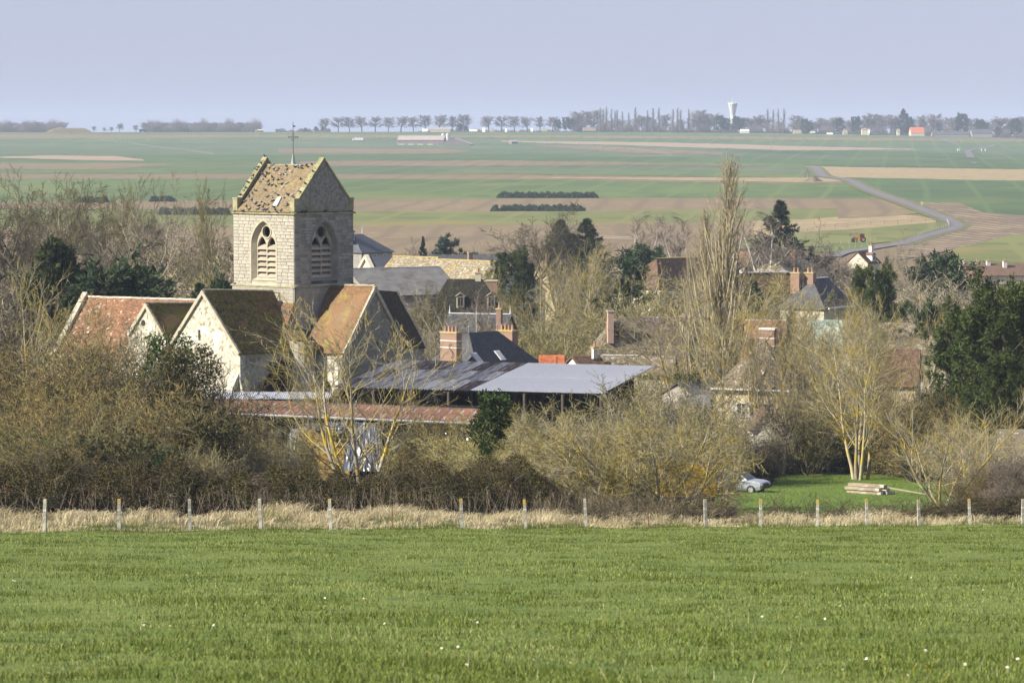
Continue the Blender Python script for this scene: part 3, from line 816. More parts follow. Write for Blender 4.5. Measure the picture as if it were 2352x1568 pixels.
# lean-to in the corner and the little mossy stair roof
d0 = pN + nR * 0.1
q = [d0 + uz * -14.95 + nL * 0.0, d0 - uL * 3.4 + uz * -14.95, d0 - uL * 3.4 - uR * 1.25 + uz * -17.75, d0 - uR * 1.25 + uz * -17.75]
b = MB(); b.slab([q[3], q[2], q[1], q[0]], 0.16)
LT = part(b, 'lean_to_roof', m_t_org)
tiles('roof_tiles', [q[2], q[3], q[0], q[1]], 0.19, 0.125, m_t_org, LT, CO, seed=21)
b = MB(); b.plate([(-1.2, ZG), (0, ZG), (0, -15.1), (-1.2, -17.85)], [], d0, uR, uz, 0.4)
part(b, 'lean_to_wall', m_joint_w, LT)
b = MB()
r0 = V(660, 757, 289.2); r1 = V(698, 760, 289.8); r2 = V(707, 781, 287.3); r3 = V(676, 781, 286.9)
b.slab([r0, r1, r2, r3], 0.25)
ST = part(b, 'stair_roof', m_t_moss)
b = MB(); cc = (r2 + r3) / 2; b.lathe([(1.15, ZG), (1.15, cc.z - 0.15)], (cc.x, cc.y + 1.0, 0), 14); part(b, 'stair_turret', m_rubble_d, ST)
b = MB(); lp = V(640, 672, 291.5)
b.tube(lp, lp - uz * 0.7 + Vector((.1, -.2, 0)), 0.04); b.tube(lp, lp + Vector((-1.6, -0.2, 0.1)), 0.04); b.box(lp + Vector((-1.7, -.2, -.05)), (0.45, .35, .3), 0); b.box(lp - uz * 0.95 + Vector((.1, -.2, 0)), (0.4, .3, .45), 0)
part(b, 'floodlight', m_iron)

# ---- pigeons
def pigeon_mesh(nm, mats, fold=0.0):
    b = MB()
    def ell(c, rx, ry, rz, mi, n=7, m=5, tilt=0):
        vs = []; fs = []; R_ = Matrix.Rotation(tilt, 3, 'Y')
        for i in range(m + 1):
            t = math.pi * i / m
            for j in range(n):
                f = 2 * math.pi * j / n
                vs.append(Vector(c) + R_ @ Vector((-rx * math.cos(t), ry * math.sin(t) * math.cos(f), rz * math.sin(t) * math.sin(f))))
        for i in range(m):
            for j in range(n): fs.append((i * n + j, i * n + (j + 1) % n, (i + 1) * n + (j + 1) % n, (i + 1) * n + j))
        b.add(vs, fs, mi)
    ell((0, 0, .10), .15, .075, .075, 0, tilt=-0.25)
    ell((.13, 0, .19), .045, .038, .042, 1)
    b.tube((.09, 0, .13), (.125, 0, .18), .05, .035, 6, 1)
    b.slab([(-.11, -.03, .085), (-.11, .03, .085), (-.27, .045, .05), (-.27, -.045, .05)], .02, 1)
    for s in (-1, 1):
        b.slab([(.08, s * .075, .13), (-.05, s * .085, .12), (-.2, s * .035, .075), (-.05, s * .055, .155)], .012, 0)
        b.tube((.0, s * .03, 0), (.0, s * .03, .06), .008, None, 4, 1)
    b.tube((.165, 0, .185), (.195, 0, .178), .012, .004, 4, 1)
    return b.mesh(nm, mats, smooth=True)
m_pg = M('pigeon_grey', (0.16, 0.17, 0.20), rnd=0.3); m_pd = M('pigeon_dark', (0.05, 0.052, 0.062), rnd=0.3); m_pw = M('pigeon_pale', (0.5, 0.5, 0.5), rnd=0.2)
PGM = [pigeon_mesh('pigeon', [m_pg, m_pd]), pigeon_mesh('pigeon', [m_pd, m_pd]), pigeon_mesh('pigeon', [m_pw, m_pg])]
PW = ['grey', 'dark', 'pale']
ORD = ['first', 'second', 'third', 'fourth', 'fifth', 'sixth', 'seventh', 'eighth', 'ninth', 'tenth', 'eleventh', 'twelfth', 'thirteenth', 'fourteenth', 'fifteenth', 'sixteenth', 'seventeenth', 'eighteenth', 'nineteenth', 'twentieth', 'twenty-first', 'twenty-second', 'twenty-third', 'twenty-fourth', 'twenty-fifth', 'twenty-sixth', 'twenty-seventh', 'twenty-eighth', 'twenty-ninth', 'thirtieth', 'thirty-first', 'thirty-second', 'thirty-third']
bands = {
 'nearest the ridge of the tower roof': [(530,522),(498,548),(537,557),(570,550),(563,573),(646,533),(650,560),(683,580),(722,542),(740,530),(748,544),(778,530),(780,552),(822,525),(836,542),(875,522)],
 'in the upper middle of the tower roof': [(432,597),(445,612),(470,590),(488,600),(460,625),(432,645),(518,627),(530,650),(592,605),(630,603),(642,608),(572,655),(600,645),(484,665),(412,670),(770,647),(648,685),(575,690),(552,710),(612,718),(488,695),(518,702),(606,690)],
 'in the lower middle of the tower roof': [(375,750),(343,770),(303,780),(315,797),(545,772),(481,802),(525,810),(648,777),(662,785),(576,790),(620,812),(697,790),(705,805),(330,690),(460,745)],
 'lowest on the tower roof': [(280,843),(338,828),(372,848),(376,862),(420,847),(403,882),(438,885),(455,867),(483,875),(527,840),(532,893),(292,887),(318,912),(394,912),(447,915),(472,915),(484,935),(545,915),(558,933),(596,922),(650,862),(655,880),(262,930)]}
for where, pts in bands.items():
    pts = sorted(pts)
    for k, (cx_, cy_) in enumerate(pts):
        p, n_ = on_plane(490 + cx_ / 3.84, 245 + cy_ / 3.84, tl)
        kd = RND.choices([0, 1, 2], [5, 3, 2])[0]
        o = link('pigeon', PGM[kd], None, p + n_ * 0.05 - uz * 0.03, (0, 0, RND.uniform(0, 6.28)), (1.12, 1.12, 1.12))
        tag(o, '%s pigeon, %s from the left of those %s' % (PW[kd], ORD[k], where), 'pigeon', 'pigeons on the church tower')
cq = [(232,800),(262,765),(278,735),(306,703),(330,680),(345,655),(378,580),(392,555),(416,528),(455,468)]
baseL = pL + nR * 0.48
for k, (cx_, cy_) in enumerate(cq):
    f = np.clip((cx_ - 232) / (460 - 232), 0.02, 0.98)
    p = baseL + uR * (0.5 + (lR / 2 - 0.5) * f) + uz * (-5.9 + 3.7 * f + 0.25) - nR * 0.2
    kd = RND.choices([0, 1, 2], [4, 3, 3])[0]
    o = link('pigeon', PGM[kd], None, p, (0, 0, RND.uniform(0, 6.28)), (1.12, 1.12, 1.12))
    tag(o, '%s pigeon, %s from the bottom on the left gable coping' % (PW[kd], ORD[k]), 'pigeon', 'pigeons on the church tower')
for k, f in enumerate((0.12, 0.32, 0.62)):
    p = pN + uR * (0.5 + (lR / 2 - 0.5) * f) + uz * (-5.9 + 3.7 * f + 0.25) - nR * 0.2
    o = link('pigeon', PGM[k % 2], None, p, (0, 0, RND.uniform(0, 6.28)), (1.12, 1.12, 1.12))
    tag(o, '%s pigeon, %s from the bottom on the right gable coping' % (PW[k % 2], ORD[k]), 'pigeon', 'pigeons on the church tower')
for k, f in enumerate((0.9, 1.3, 3.9)):
    o = link('pigeon', PGM[1], None, pN + uR * f + nR * 0.12 + uz * (ZC + 0.17), (0, 0, RND.uniform(0, 6.28)), (1.12, 1.12, 1.12))
    tag(o, 'dark pigeon on the shaded cornice ledge, %s from the tower corner' % ORD[k], 'pigeon', 'pigeons on the church tower')
# ================================================================== village buildings
m_slate = M('blue_slate', (0.052, 0.056, 0.068), (0.075, 0.078, 0.09), scale=1.2, rough=0.6, tint=0.3, spec=0.4)
m_slate_o = M('old_slate', (0.10, 0.10, 0.105), (0.065, 0.065, 0.07), scale=0.7, tint=0.3, third=((0.16, 0.15, 0.12), 1.5, 0.58, 0.7))
m_fibre = M('fibre_cement', (0.17, 0.165, 0.16), (0.12, 0.118, 0.115), scale=0.8, third=((0.09, 0.085, 0.075), 0.6, 0.55, 0.7))
m_lich = M('lichen_tiles', (0.29, 0.245, 0.165), (0.21, 0.175, 0.115), scale=0.9, tint=0.35, third=((0.46, 0.43, 0.36), 2.6, 0.56, 0.66), fourth=((0.26, 0.195, 0.065), 0.35, 0.58, 0.72))
m_stonet = M('old_grey_tiles', (0.235, 0.195, 0.145), (0.165, 0.135, 0.10), scale=0.8, tint=0.4, third=((0.50, 0.47, 0.42), 3.0, 0.60, 0.68), fourth=((0.105, 0.085, 0.05), 0.5, 0.56, 0.7))
m_brownt = M('brown_tiles', (0.17, 0.105, 0.07), (0.13, 0.085, 0.06), scale=0.8, tint=0.3)
m_moss_r = M('thick_moss_roof', (0.045, 0.042, 0.03), (0.03, 0.028, 0.024), scale=0.7, tint=0.5, third=((0.07, 0.07, 0.035), 1.2, 0.55, 0.68), bump=0.8, bscale=4)
m_redt = M('bright_red_tiles', (0.50, 0.16, 0.07), (0.42, 0.13, 0.06), scale=1.0, tint=0.2)
m_pinkt = M('faded_red_tiles', (0.36, 0.19, 0.13), (0.30, 0.16, 0.11), scale=1.0, tint=0.2)
m_cream = M('cream_render', (0.62, 0.53, 0.34), (0.54, 0.46, 0.30), scale=1.5, bump=0.2, third=((0.46, 0.38, 0.24), 0.8, 0.6, 0.75))
m_pale = M('pale_render', (0.60, 0.55, 0.43), (0.50, 0.46, 0.36), scale=1.5, bump=0.2)
m_whiter = M('white_render', (0.74, 0.72, 0.67), (0.66, 0.64, 0.59), scale=1.0)
m_greyw = M('grey_stone_wall', (0.33, 0.31, 0.27), (0.25, 0.235, 0.205), scale=2, bump=0.5)
m_brick = M('red_brick', (0.22, 0.10, 0.062), (0.27, 0.145, 0.095), brick=((0.36, 0.30, 0.24), 0.24, 0.075, 0.012), third=((0.26, 0.2, 0.15), 1.1, 0.6, 0.75))
m_pinkbr = M('pink_brick', (0.46, 0.29, 0.23), (0.42, 0.26, 0.20), brick=((0.45, 0.36, 0.3), 0.24, 0.075, 0.012))
m_capy = M('lichen_cap', (0.42, 0.38, 0.24), (0.40, 0.29, 0.05), scale=3)
m_pot = M('clay_pot', (0.42, 0.24, 0.15), (0.36, 0.22, 0.15), scale=5, rnd=0.15)
m_zinc = M('zinc_flashing', (0.55, 0.57, 0.60), rough=0.45)
m_frame = M('window_frame_white', (0.68, 0.68, 0.66))
m_metal = M('aerial_metal', (0.35, 0.35, 0.36), rough=0.4, metal=0.6)
m_tim = M('grey_timber', (0.30, 0.26, 0.20), (0.20, 0.175, 0.14), scale=3, stretch=(1, 1, 0.2))
m_orw = M('orange_render', (0.46, 0.25, 0.09), (0.40, 0.22, 0.08), scale=2)
m_green = M('green_sheet_roof', (0.34, 0.42, 0.34), (0.40, 0.46, 0.38), scale=1.0)

def aerial(parent, p, h=1.6, name='aerial'):
    b = MB(); p = Vector(p)
    b.tube(p, p + uz * h, 0.03, None, 5)
    for k in range(5):
        b.tube(p + Vector((-0.35 + k * .17, -.25, h - .1)), p + Vector((-0.35 + k * .17, .25, h - .1)), 0.018, None, 4)
    b.tube(p + Vector((-.4, 0, h - .1)), p + Vector((.4, 0, h - .1)), 0.02, None, 4)
    b.build(name, m_metal, parent)
def chimney(parent, x, y, zb, zt, w, d, mat, pots=2, cap=m_capy, bands=False, potm=None, pr=0.13):
    b = MB(); b.box((x, y, (zb + zt) / 2), (w, d, zt - zb))
    c = b.build('chimney', mat, parent)
    k = MB(); k.box((x, y, zt + 0.08), (w + 0.14, d + 0.14, 0.16)); k.build('chimney_cap', cap, c)
    if bands:
        for z in (zt - 0.75, zt - 1.45):
            k = MB(); k.box((x, y, z), (w + 0.05, d + 0.05, 0.09)); k.build('chimney_band', m_whiter, c)
    for i in range(pots):
        t = (i + 0.5) / pots - 0.5
        px, py = (x + t * w * 0.9, y) if w >= d else (x, y + t * d * 0.9)
        k = MB(); k.lathe([(pr * 1.2, zt + .16), (pr, zt + .3), (pr * .85, zt + .62), (pr * 1.05, zt + .66), (pr, zt + .72)], (px, py, 0), 8); k.build('chimney_pot', potm or m_pot, c)
    return c
def window(parent, pos, nrm, w, h, frame=m_frame, shutter=None, mull=True):
    """frame with a glass pane and a glazing bar, standing 3 cm proud of the wall; nrm = outward 2D normal"""
    n = Vector((nrm[0], nrm[1], 0)).normalized(); t = Vector((-n.y, n.x, 0)); p = Vector(pos)
    yw = math.atan2(t.y, t.x)
    b = MB(); f = 0.09
    for s in (-1, 1):
        b.box(p + t * (s * (w / 2 - f / 2)) + n * 0.02, (f, 0.12, h), 0, yaw=yw)
        b.box(p + uz * (s * (h / 2 - f / 2)) + n * 0.018, (w - 2 * f, 0.12, f), 0, yaw=yw)
    if mull: b.box(p + n * 0.016, (0.06, 0.1, h - 2 * f), 0, yaw=yw)
    fr = b.build('window', frame, parent)
    b = MB(); b.box(p + n * 0.0, (w - f, 0.04, h - f), 0, yaw=yw); b.build('pane', m_glass, fr)
    if shutter:
        for s in (-1, 1):
            b = MB(); b.box(p + t * (s * (w / 2 + w * .27)) + n * 0.05, (w * .5, 0.05, h), 0, yaw=yw); b.build('shutter', shutter, parent)
    return fr
def house(name, label, A, B, w, drop, wall_m, roof_m, hip=(0, 0), over=0.35, ground=None, rtile=None, cat='house', zsnap=None, wallh=None, ridge_m=None, group=None, seed=0, gable_m=None, ridge_pitch=0.45):
    """ridge from A to B (sight x, sight y, distance); w = depth across; drop = ridge to eave; hip = hip run at each end"""
    a, b_ = V(*A), V(*B)
    zr_ = (a.z + b_.z) / 2
    mid = (a + b_) / 2
    d = Vector((b_.x - a.x, b_.y - a.y, 0)); L = d.length; yaw = math.atan2(d.y, d.x)
    gz = float(terr(mid.x, mid.y)) - 0.3 if ground is None else ground
    if wallh is not None: gz = zr_ - drop - wallh
    T = thing(name, label, cat, (mid.x, mid.y, gz), yaw, group)
    ze = zr_ - drop - gz; zr_ = zr_ - gz
    hA, hB = hip
    x0, x1 = -L / 2 - hA, L / 2 + hB
    r0, r1 = -L / 2, L / 2
    sl = drop / (w / 2)
    wb = MB()
    y0, y1 = -w / 2, w / 2
    fx = Vector((1, 0, 0)); fy = Vector((0, 1, 0))
    th = 0.3
    wb.plate([(x0, 0), (x1, 0), (x1, ze - .05), (x0, ze - .05)], [], (0, y0, 0), fx, uz, th)
    wb.plate([(-x1, 0), (-x0, 0), (-x0, ze - .05), (-x1, ze - .05)], [], (0, y1, 0), -fx, uz, th)
    i = th + 0.004
    for x, hp, sgn in ((x0, hA, -1), (x1, hB, 1)):
        top = [(y1 - i, ze - .05), (y0 + i, ze - .05)] if hp > 0.3 else [(y1 - i, ze - .05), (0, zr_ - .22), (y0 + i, ze - .05)]
        pts = [(y0 + i, 0), (y1 - i, 0)] + top
        if sgn < 0: wb.plate([(-p[0], p[1]) for p in pts][::-1] if False else [(-(y1 - i), 0), (-(y0 + i), 0)] + [(-q[0], q[1]) for q in reversed(top)], [], (x, 0, 0), -fy, uz, th)
        else: wb.plate(pts, [], (x, 0, 0), fy, uz, th)
    wb.build('wall', wall_m, T)
    o = over; dz = o * sl
    ox0 = x0 - (o if hA > 0.3 else 0.2); ox1 = x1 + (o if hB > 0.3 else 0.2)
    rr0 = r0 if hA > 0.3 else ox0; rr1 = r1 if hB > 0.3 else ox1
    f_ = [(ox0, y0 - o, ze - dz), (ox1, y0 - o, ze - dz), (rr1, 0, zr_), (rr0, 0, zr_)]
    k_ = [(ox1, y1 + o, ze - dz), (ox0, y1 + o, ze - dz), (rr0, 0, zr_), (rr1, 0, zr_)]
    rb = MB(); rb.slab(f_, 0.14); rb.slab(k_, 0.14)
    hips = []
    if hA > 0.3: hips.append([(ox0, y1 + o, ze - dz), (ox0, y0 - o, ze - dz), (rr0, 0, zr_), (rr0, 0, zr_)])
    if hB > 0.3: hips.append([(ox1, y0 - o, ze - dz), (ox1, y1 + o, ze - dz), (rr1, 0, zr_), (rr1, 0, zr_)])
    for h in hips: rb.slab(h[:3], 0.14)
    R_ = rb.build('roof', roof_m, T)
    if rtile:
        tiles('roof_tiles', f_, rtile[0], rtile[1], roof_m, R_, (0, 0, 0), 0.03, seed)
        for h in hips: tiles('roof_tiles', h, rtile[0], rtile[1], roof_m, R_, (0, 0, 0), 0.03, seed + 1)
    if ridge_m:
        n = max(2, int(math.hypot(rr1 - rr0, 0) / ridge_pitch)); n = min(n, 60)
        ridge_caps((rr0, 0, zr_ + .03), (rr1, 0, zr_ + .03), ridge_m, R_, (0, 0, 0), (rr1 - rr0) / n, 0.13)
    return dict(T=T, L=L, ze=ze, zr=zr_, x0=x0, x1=x1, y0=y0, y1=y1, R=R_, r0=r0, r1=r1, w=w, sl=sl)
def dormer(H, x, zb, w, h, dep, roof_m, wall_m, side=-1, frame=m_frame, hipd=False):
    """dormer standing on the front slope"""
    yb = side * ((H['zr'] - zb) / H['sl'])      # where the slope is at height zb
    yf = yb + side * 0.05
    b = MB(); b.box((x, yf - side * dep / 2, zb + h / 2), (w, dep, h)); D = b.build('dormer', wall_m, H['T'])
    b = MB(); o = 0.15; zt = zb + h + w * 0.4
    A, B_ = (x - w / 2 - o, yf + side * o, zb + h - .05), (x + w / 2 + o, yf + side * o, zb + h - .05)
    A2, B2 = (A[0], yf - side * dep, A[2]), (B_[0], yf - side * dep, B_[2])
    rf, rb_ = (x, yf + side * (o - (0.5 if hipd else 0)), zt), (x, yf - side * dep, zt)
    b.slab([A, rf, rb_, A2], 0.08); b.slab([B_, B2, rb_, rf], 0.08)
    if hipd: b.slab([A, B_, rf], 0.08)
    else: b.slab([(A[0] + .1, yf, A[2]), (B_[0] - .1, yf, B_[2]), (x, yf, zt - .05)], 0.06, up=(0, side, 0.01))
    b.build('dormer_roof', roof_m, D)
    window(D, (x, yf + side * 0.03, zb + h * 0.52), (0, side), w * 0.8, h * 0.85, frame)
    return D

# --- slate house with the two brick stacks
H = house('slate_house', 'blue slate hipped house between two wide brick chimney stacks', (1077, 761, 331), (1142, 762, 334.2), 11.5, 5.2, m_pale, m_slate, hip=(4.2, 4.2), rtile=(0.30, 0.16), seed=31)
T = H['T']
def toloc(H, p): return H['T'].matrix_basis.inverted() @ Vector(p)
def loc_of(T, p):
    Mx = Matrix.Translation(T.location) @ Matrix.Rotation(T.rotation_euler[2], 4, 'Z')
    return Mx.inverted() @ Vector(p)
for (xl, xr, yt, yb_, Y, dep) in ((1010, 1062, 757, 835, 326, 0.8), (1140, 1190, 753, 800, 337, 0.9)):
    p = loc_of(T, V((xl + xr) / 2, yt + 8, Y))
    wv = (xr - xl) * Y / 7350 * 0.98
    # the wide face looks left-front: across the ridge line
    chimney(T, p.x, p.y, p.z - 4.2, p.z, dep, wv, m_brick, 4, bands=(xl < 1100))
for (x, y) in ((1131, 825), (1200, 821)):
    b = MB(); Y = 326.5 if x < 1150 else 328.5
    # on the right-front slope
    zl = loc_of(T, V(x, y, Y)).z; sl = H['sl']; y_ = -(H['zr'] - zl) / sl; x_ = loc_of(T, V(x, y, Y)).x
    q = [(x_ - .4, y_ - .5, zl - .5 * sl + .12), (x_ + .4, y_ - .5, zl - .5 * sl + .12), (x_ + .4, y_ + .5, zl + .5 * sl + .12), (x_ - .4, y_ + .5, zl + .5 * sl + .12)]
    b.slab(q, 0.14); s_ = b.build('skylight', m_frame, T)
    b = MB(); q2 = [(x_ + (a[0] - x_) * .78, y_ + (a[1] - y_) * .8, zl + .12 + (a[2] - zl - .12) * .8 + .03) for a in q]; b.slab(q2, .03); b.build('pane', m_glassroof, s_)
for xe in (H['r0'], H['r1']):
    b = MB(); b.tube((xe, 0, H['zr']), (xe, 0, H['zr'] + 1.1), 0.06, 0.02, 6); b.lathe([(.05, 0), (.14, .1), (.05, .2)], (xe, 0, H['zr'] + .45), 8); b.build('finial', m_lead, T)
b = MB(); S_ = []
pS = loc_of(T, V(1036, 805, 325.3))
for k in range(14):
    t0, t1 = k / 14, (k + 1) / 14
    f = lambda t: (pS.x - 0.02, pS.y - .28 * math.sin(t * 2 * math.pi) * (1 if True else 0), pS.z - 0.75 + 1.5 * t)
    S_.append((f(t0), f(t1)))
for p0, p1 in S_: b.tube(p0, p1, 0.035, None, 5)
b.build('wall_tie', m_iron, T)

# --- long old farmhouse with the pink chimney
H = house('long_farmhouse', 'long old farmhouse with speckled grey tiles, pink chimney and wooden dormer', (1412, 724, 340), (1702, 730, 342), 10.5, 5.8, m_pale, m_stonet, hip=(3.6, 0), rtile=(0.24, 0.17), seed=33)
p = loc_of(H['T'], V(1402, 714, 337.3)); chimney(H['T'], p.x, p.y, p.z - 3.4, p.z - .1, 0.62, 0.7, m_pinkbr, 0, cap=m_pinkbr)
p = loc_of(H['T'], V(1421, 783, 336)); D = dormer(H, p.x, p.z, 1.25, 1.75, 2.2, m_stonet, m_brick, frame=m_tim, hipd=True)
p = loc_of(H['T'], V(1592, 775, 336)); dormer(H, p.x, p.z, 1.3, 1.7, 2.2, m_stonet, m_tim)
aerial(H['T'], loc_of(H['T'], V(1390, 725, 338)), 1.4)
for x in (1480, 1540, 1640):
    p = loc_of(H['T'], V(x, 838, 335)); window(H['T'], (p.x, H['y0'] - .03, 1.6), (0, -1), 1.0, 1.3, shutter=m_tim)
# --- low houses before it
H = house('low_tiled_house', 'low house with dark tiled roof and small white gable beside the orange roof', (1316, 815, 311), (1372, 817, 312), 6.0, 1.5, m_whiter, m_brownt, seed=34, rtile=(0.3, 0.3), ridge_m=None)
p = loc_of(H['T'], V(1366, 800, 311)); chimney(H['T'], p.x, p.y, p.z - 1.0, p.z, .45, .45, m_whiter, 1)
H = house('low_outbuilding', 'low outbuilding with ribbed brown roof and white ridge flashing', (1384, 811, 314), (1548, 822, 313), 6.5, 1.5, m_pale, m_stonet, seed=35, rtile=(0.3, 0.34))
b = MB(); b.box((-H['L'] / 4, 0, H['zr'] + .04), (H['L'] / 2, .3, .08)); b.build('ridge_flashing', m_zinc, H['T'])
H = house('orange_roof_shed', 'small shed with bright orange tiled roof beside the slate house', (1242, 815, 322), (1292, 816, 322), 5.0, 1.9, m_pale, m_redt, rtile=(0.25, 0.25), seed=36)
b = MB(); p = V(1279, 818, 318); b.tube(p - uz * 5, p, 0.06, None, 6)
tag(b.build('metal_post', m_iron), 'thin dark metal post before the bright orange shed roof', 'post')

# --- pyramid-roofed cream house on the right
H = house('cream_house', 'cream walled house with steep pyramid roof and white gutter', (1749, 781, 281.05), (1757, 781, 280.92), 6.0, 3.75, m_cream, m_stonet, hip=(3.1, 3.1), rtile=(0.22, 0.15), seed=41, over=0.3)
b = MB(); b.box((0, H['y0'] - .42, H['ze'] - .38), (7.2, .14, .14)); b.build('gutter', m_white, H['T'])
p = loc_of(H['T'], V(1764, 757, 284.5)); chimney(H['T'], p.x, p.y, p.z - 2.3, p.z, 1.35, .6, m_brick, 0, cap=m_whiter, bands=True)
window(H['T'], (-.9, H['y0'] - .03, H['ze'] - 2.2), (0, -1), .95, 1.3, shutter=m_white)
window(H['T'], (1.4, H['y0'] - .03, H['ze'] - 2.2), (0, -1), .95, 1.3)
H = house('white_gabled_annexe', 'small white gable with brown roof below the cream house', (1764, 944, 266), (1752, 930, 272), 2.4, 1.3, m_whiter, m_brownt, seed=42)
H = house('tiled_garden_house', 'brown roofed low wing with orange wall left of the yellow-lichened trees', (1712, 735, 335), (1800, 737, 335), 5.5, 1.5, m_orw, m_pinkt, rtile=(0.3, 0.3), ridge_m=m_ridge_w, seed=43)
window(H['T'], (.6, H['y0'] - .03, H['ze'] - 1.5), (0, -1), 1.0, 1.2)
H = house('green_roof_barn', 'barn with pale green sheet roof behind the trees', (1868, 733, 352), (1962, 735, 352), 9, 2.7, m_whiter, m_green, seed=44)
H = house('long_stone_roof_barn', 'long low barn with faded speckled tiles right of the green roof', (1962, 740, 332), (2180, 742, 330), 8, 2.8, m_pale, m_stonet, rtile=(0.34, 0.26), seed=45)
H = house('lean_roof_house', 'brown tiled house low behind the multi-stemmed tree', (1985, 800, 305), (2110, 803, 304), 7, 3.0, m_cream, m_brownt, rtile=(0.3, 0.26), seed=46)
window(H['T'], (-1, H['y0'] - .03, H['ze'] - 1.3), (0, -1), 1.0, 1.2)
H = house('white_cottage', 'white cottage glimpsed between the last trees on the right', (2295, 985, 246), (2400, 985, 246), 6, 2.2, m_whiter, m_stonet, seed=47)
window(H['T'], (-1.2, H['y0'] - .03, H['ze'] - 1.2), (0, -1), 1.0, 1.3)
H = house('slate_mansard_house', 'pale house with steep slate roof, white ridge flashing and two dark brick stacks', (1866, 640, 398), (1902, 638, 402), 6.0, 3.2, m_pale, m_slate_o, hip=(3.0, .8), seed=48)
b = MB(); b.box((0, 0, H['zr'] + .06), (H['L'], .3, .12)); b.build('ridge_flashing', m_zinc, H['T'])
for x in (1829, 1861):
    p = loc_of(H['T'], V(x, 628, 398)); chimney(H['T'], p.x, p.y, p.z - 2.5, p.z, .9, 1.2, m_brick, 2)
b = MB(); b.box((0, H['y0'] - .4, H['ze'] - .3), (H['L'] + 5, .15, .25)); b.build('gutter', m_white, H['T'])
for k in (-1, 1): window(H['T'], (k * 1.4, H['y0'] - .03, H['ze'] - 1.5), (0, -1), 1.0, 1.6)
H = house('long_brown_barn', 'long brown tiled roof with blue-white ridge sheet behind the poplar', (1700, 626, 430), (1812, 628, 432), 9, 3.0, m_brownt, m_brownt, seed=49, rtile=(.35, .3))
b = MB(); b.box((0, 0.2, H['zr'] + .12), (H['L'], 1.6, .12)); b.build('ridge_flashing', m_zinc, H['T'])
# --- middle distance left of the poplar
H = house('grey_sheet_barn', 'long barn with grey sheet roof and white ridge right of the church tower', (800, 613, 430), (1008, 616, 436), 15, 3.2, m_greyw, m_fibre, seed=50)
b = MB(); b.box((0, 0, H['zr'] + .03), (H['L'], .25, .08)); b.build('ridge_flashing', m_white, H['T'])
H = house('lichen_barn', 'stone barn with golden lichen roof sagging along its ridge', (905, 588, 505), (1005, 592, 500), 12, 4.2, m_pale, m_lich, seed=51, rtile=(.3, .24), hip=(0, 0), ridge_m=m_capy)
H = house('lichen_barn', 'longer lower stone barn with golden lichen roof behind the mossy house', (1006, 594, 498), (1190, 604, 486), 12, 4.4, m_pale, m_lich, seed=52, rtile=(.3, .24), ridge_m=m_capy)
H = house('slate_farm_range', 'long slate roofed farm range behind the golden lichen barns', (985, 585, 565), (1172, 583, 570), 10, 3.4, m_greyw, m_slate_o, hip=(0, 3), seed=53)
p = loc_of(H['T'], V(1080, 581, 562)); chimney(H['T'], p.x, p.y, p.z - 3, p.z, .8, .8, m_brick, 0)
H = house('slate_barn', 'dark slate barn with pale stepped gable beside the tower', (842, 588, 520), (902, 588, 522), 10, 4, m_pale, m_slate, seed=54)
b = MB(); a = (H['x0'] - .15, 0, H['zr'] + .25)
for s in (-1, 1): b.slab([(H['x0'] - .4, 0, H['zr'] + .3), (H['x0'] + .3, 0, H['zr'] + .3), (H['x0'] + .3, s * 5.3, H['ze'] + .1), (H['x0'] - .4, s * 5.3, H['ze'] + .1)], .5)
b.build('gable_coping', m_pale, H['T'])
H = house('manor_house', 'tall slate roofed manor with white dormer just right of the tower', (812, 537, 620), (832, 538, 622), 8.5, 3.2, m_greyw, m_slate, hip=(2.5, 4.0), seed=55)
for k in (-3, 0, 3): window(H['T'], (k, H['y0'] - .03, H['ze'] - 1.6), (0, -1), 1.1, 1.9)
window(H['T'], (H['x1'] + .03, 0, H['ze'] - 1.6), (1, 0), 1.1, 1.9, shutter=m_tim)
p = loc_of(H['T'], V(815, 552, 617)); dormer(H, p.x, p.z, 1.3, 1.6, 2.0, m_slate, m_whiter)
b = MB(); b.tube((H['r1'], 0, H['zr']), (H['r1'], 0, H['zr'] + 1.5), .12, .03, 6); b.build('finial', m_zinc, H['T'])
H = house('mossy_roof_house', 'house under a dark moss-covered hipped roof with two white dormers', (1028, 641, 398), (1108, 640, 398), 11, 5.6, m_pale, m_moss_r, hip=(3.2, 3.2), seed=56, rtile=(.28, .2))
for x in (1057, 1128):
    p = loc_of(H['T'], V(x, 706, 392)); dormer(H, p.x, p.z - .2, 1.0, 1.5, 2.0, m_lich, m_pale, frame=m_tim)
p = loc_of(H['T'], V(1098, 628, 398)); chimney(H['T'], p.x, p.y, p.z - 1.2, p.z, .7, .6, m_pale, 1)
p = loc_of(H['T'], V(1129, 646, 400)); chimney(H['T'], p.x, p.y, p.z - 3.5, p.z, 1.4, .8, m_brick, 0, cap=m_pale)
H = house('white_ridge_slate_house', 'slate house with white zinc ridge and yellow-topped chimney', (1033, 718, 352), (1172, 724, 350), 9, 3.8, m_pale, m_slate_o, seed=57, rtile=(.35, .2))
b = MB(); b.box((0, 0, H['zr'] + .05), (H['L'], .3, .1)); 
for s in (-1, 1): b.lathe([(.12, 0), (.05, .5), (.02, .9)], (s * H['L'] / 2, 0, H['zr']), 6)
b.build('ridge_flashing', m_zinc, H['T'])
p = loc_of(H['T'], V(1147, 711, 348)); chimney(H['T'], p.x, p.y, p.z - 2.4, p.z, .55, .7, m_brick, 1)
H = house('cream_gable_house', 'small cream house with its gable towards us and a brick chimney', (1245, 585, 522), (1300, 588, 536), 5.2, 3.0, m_cream, m_brownt, seed=58)
p = loc_of(H['T'], V(1246, 569, 523)); chimney(H['T'], p.x, p.y, p.z - 2.6, p.z, .8, .7, m_brick, 1)
